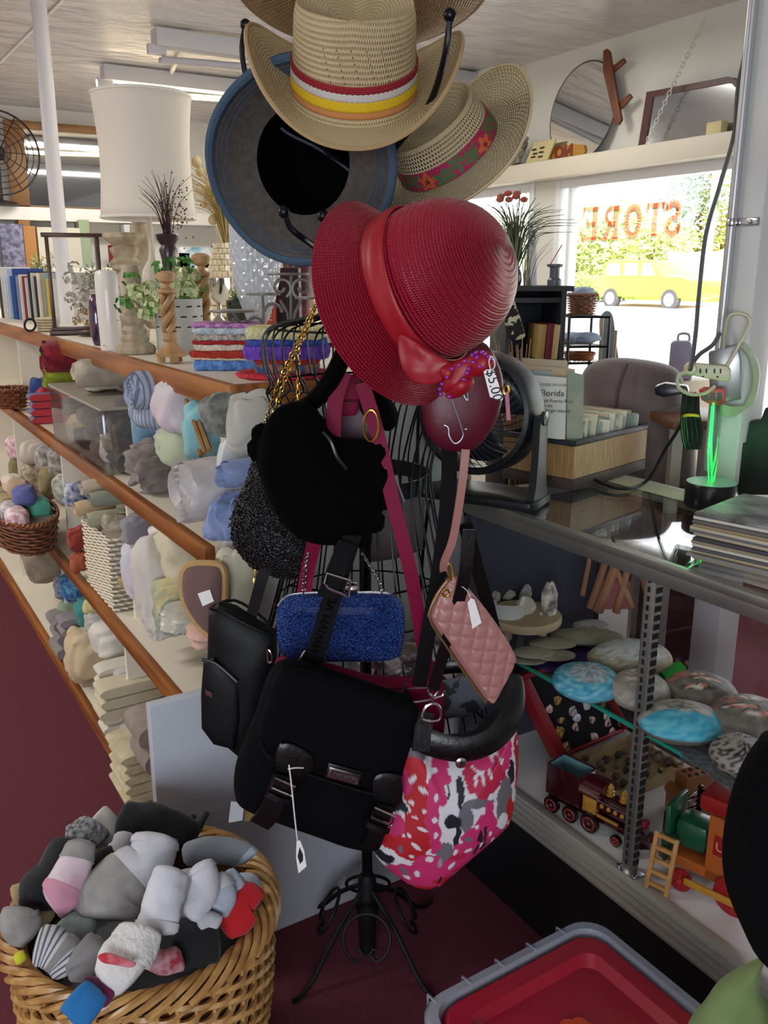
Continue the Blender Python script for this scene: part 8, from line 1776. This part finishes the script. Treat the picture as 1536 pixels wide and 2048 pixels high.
sock([(145,1985,1),(165,2005,1.1),(195,2030,1.1)],64,cl('sockblue','1f6fae'),'bright blue sock cuff hanging over the front rim',t=.045,seed=28,thk=.35)
sock([(160,1975,1),(200,1985,1.1),(225,1998,.8)],48,cl('socknavy','1c2140','7a1f4a',30),'navy sock with magenta spots beside the bright blue cuff',t=.035,seed=29,thk=.45)
# ================================================================ RED LIDDED BIN (lower right)
zl=.40; A=onz(1180,1850,zl); Bc=onz(880,2010,zl); Cc=onz(1420,1990,zl)
u=(Bc-A); u.z=0; u.normalize(); v=V((-u.y,u.x,0)); v=v if v.dot(Cc-A)>0 else -v
q=empty('lidded_bin',A+u*.18+v*.25-V((0,0,zl)),'clear plastic storage bin with a red snap lid','bin')
def rr_(w0,w1,l0,l1,r,z,n=7):
    pts=[]
    for cx,cy,a0 in((w1-r,l1-r,0),(w0+r,l1-r,90),(w0+r,l0+r,180),(w1-r,l0+r,270)):
        for i in range(n): a=math.radians(a0+90*i/(n-1)); pts.append(A+u*(cx+r*math.cos(a))+v*(cy+r*math.sin(a))+V((0,0,z-zl)))
    return pts
LW,LL=.375,.46
clr=glass('bin_plastic',(.78,.80,.84,1),.16,.12); lidm=M('lid_red','9c0f2a',.35,bump='noise',bs=12,bst=.05)
MB().grid([rr_(-.01,LW+.01,-.01,LL+.01,.05,zl-.045),rr_(-.022,LW+.022,-.022,LL+.022,.06,zl-.035),rr_(-.024,LW+.024,-.024,LL+.024,.06,zl-.005),rr_(-.018,LW+.018,-.018,LL+.018,.055,zl+.004),rr_(-.004,LW+.004,-.004,LL+.004,.05,zl+.004),rr_(.0,LW,.0,LL,.048,zl-.012)],True).obj('clear_rim',M('rim_frost','8f95a0',.25,coat=.4),q,smooth=50)
MB().grid([rr_(.03,LW-.03,.03,LL-.03,.05,.003),rr_(-.005,LW+.005,-.005,LL+.005,.055,zl-.045)],True,True).obj('bin_body',clr,q)
MB().grid([rr_(.001,LW-.001,.001,LL-.001,.047,zl-.012),rr_(.010,LW-.010,.010,LL-.010,.044,zl-.002),rr_(.040,LW-.040,.040,LL-.040,.03,zl-.004),rr_(.052,LW-.052,.052,LL-.052,.03,zl-.022)],True,False,True).obj('red_lid',lidm,q,smooth=30)
for k in range(5): 
    s_=.06+k*.075; MB().tube([A+u*s_+v*-.026+V((0,0,-.03)),A+u*s_+v*-.027+V((0,0,.002)),A+u*s_+v*-.004+V((0,0,.006))],.0025,5).obj('rim_rib',M('rim_frost'),q)
fl_=A+u*.37+v*.40+V((0,0,-.018))
f0=onz(1160,2078,zl-.02)
mb=MB()
for k in range(8): a=k*PI/4; mb.lathe([(.016,zl-.0215),(.016,zl-.017),(0,zl-.016)],(f0.x+.026*math.cos(a),f0.y+.026*math.sin(a),0),14)
mb.obj('orange_flower_tag',M('flower_orange','c9431f',.5),label='flat orange flower shape lying on the red lid',cat='ornament')
# ================================================================ FOREGROUND RIGHT: black knit and leaf cloth
fk=Fr(dep(1560,1700,.80),0); 
q=empty('black_knit_hat',fk.P(1560,1900),'large black knitted hat with ribbed band close at the right edge','hat'); kn=M('knit_black','050507',.95,bump='voronoi',bs=190,bst=1.0,spec=.1)
mb=MB(); pillow(mb,fk,[(1536,1480),(1508,1500),(1478,1545),(1458,1600),(1449,1655),(1450,1700),(1460,1745),(1482,1800),(1528,1880),(1600,1915),(1700,1850),(1720,1650),(1650,1500)],.16,rings=16,sharp=.45,nz=.010,ns=14); mb.obj('knit_body',kn,q)
mb=MB()
for k in range(20):
    t_=.797-.055*min(1,(k+1)/9)**.6; mb.tube([dep(1468+k*6,1745+k*1.2,t_),dep(1474+k*6,1772+k*1.2,t_),dep(1482+k*6,1798+k*1.2,t_)],.0013,5)
mb.obj('ribbed_band',M('knit_rib','141418',.9),q)
MB().lathe([(.0,.0),(.12,.0),(.12,.02),(.02,.03),(.02,fk.P(1600,1850).z)],(fk.P(1640,1800,-.02).x,fk.P(1640,1800,-.02).y,0),16).obj('hat_stand',m_blackmetal,q)
fk2=Fr(dep(1460,2000,.92),0,20); q=empty('green_leaf_cushion',fk2.P(1450,2100),'pale green leaf shaped cushion at the bottom right corner','cushion')
mb=MB(); pillow(mb,fk2,[(1527,1918),(1490,1930),(1440,1960),(1410,2000),(1375,2048),(1360,2120),(1480,2160),(1560,2040),(1520,1980)],.04,rings=8,sharp=.5,nz=.003); mb.obj('cushion_body',cl('leafgreen','5d7040','73864f',14),q)
g_=fk2.P(1480,2140,-.03); MB().bb(g_.x-.02,g_.x+.1,g_.y-.1,g_.y+.02,0,g_.z-.0).obj('black_box_stand',m_black,label='black box carrying the green cushion at the bottom right',cat='box')
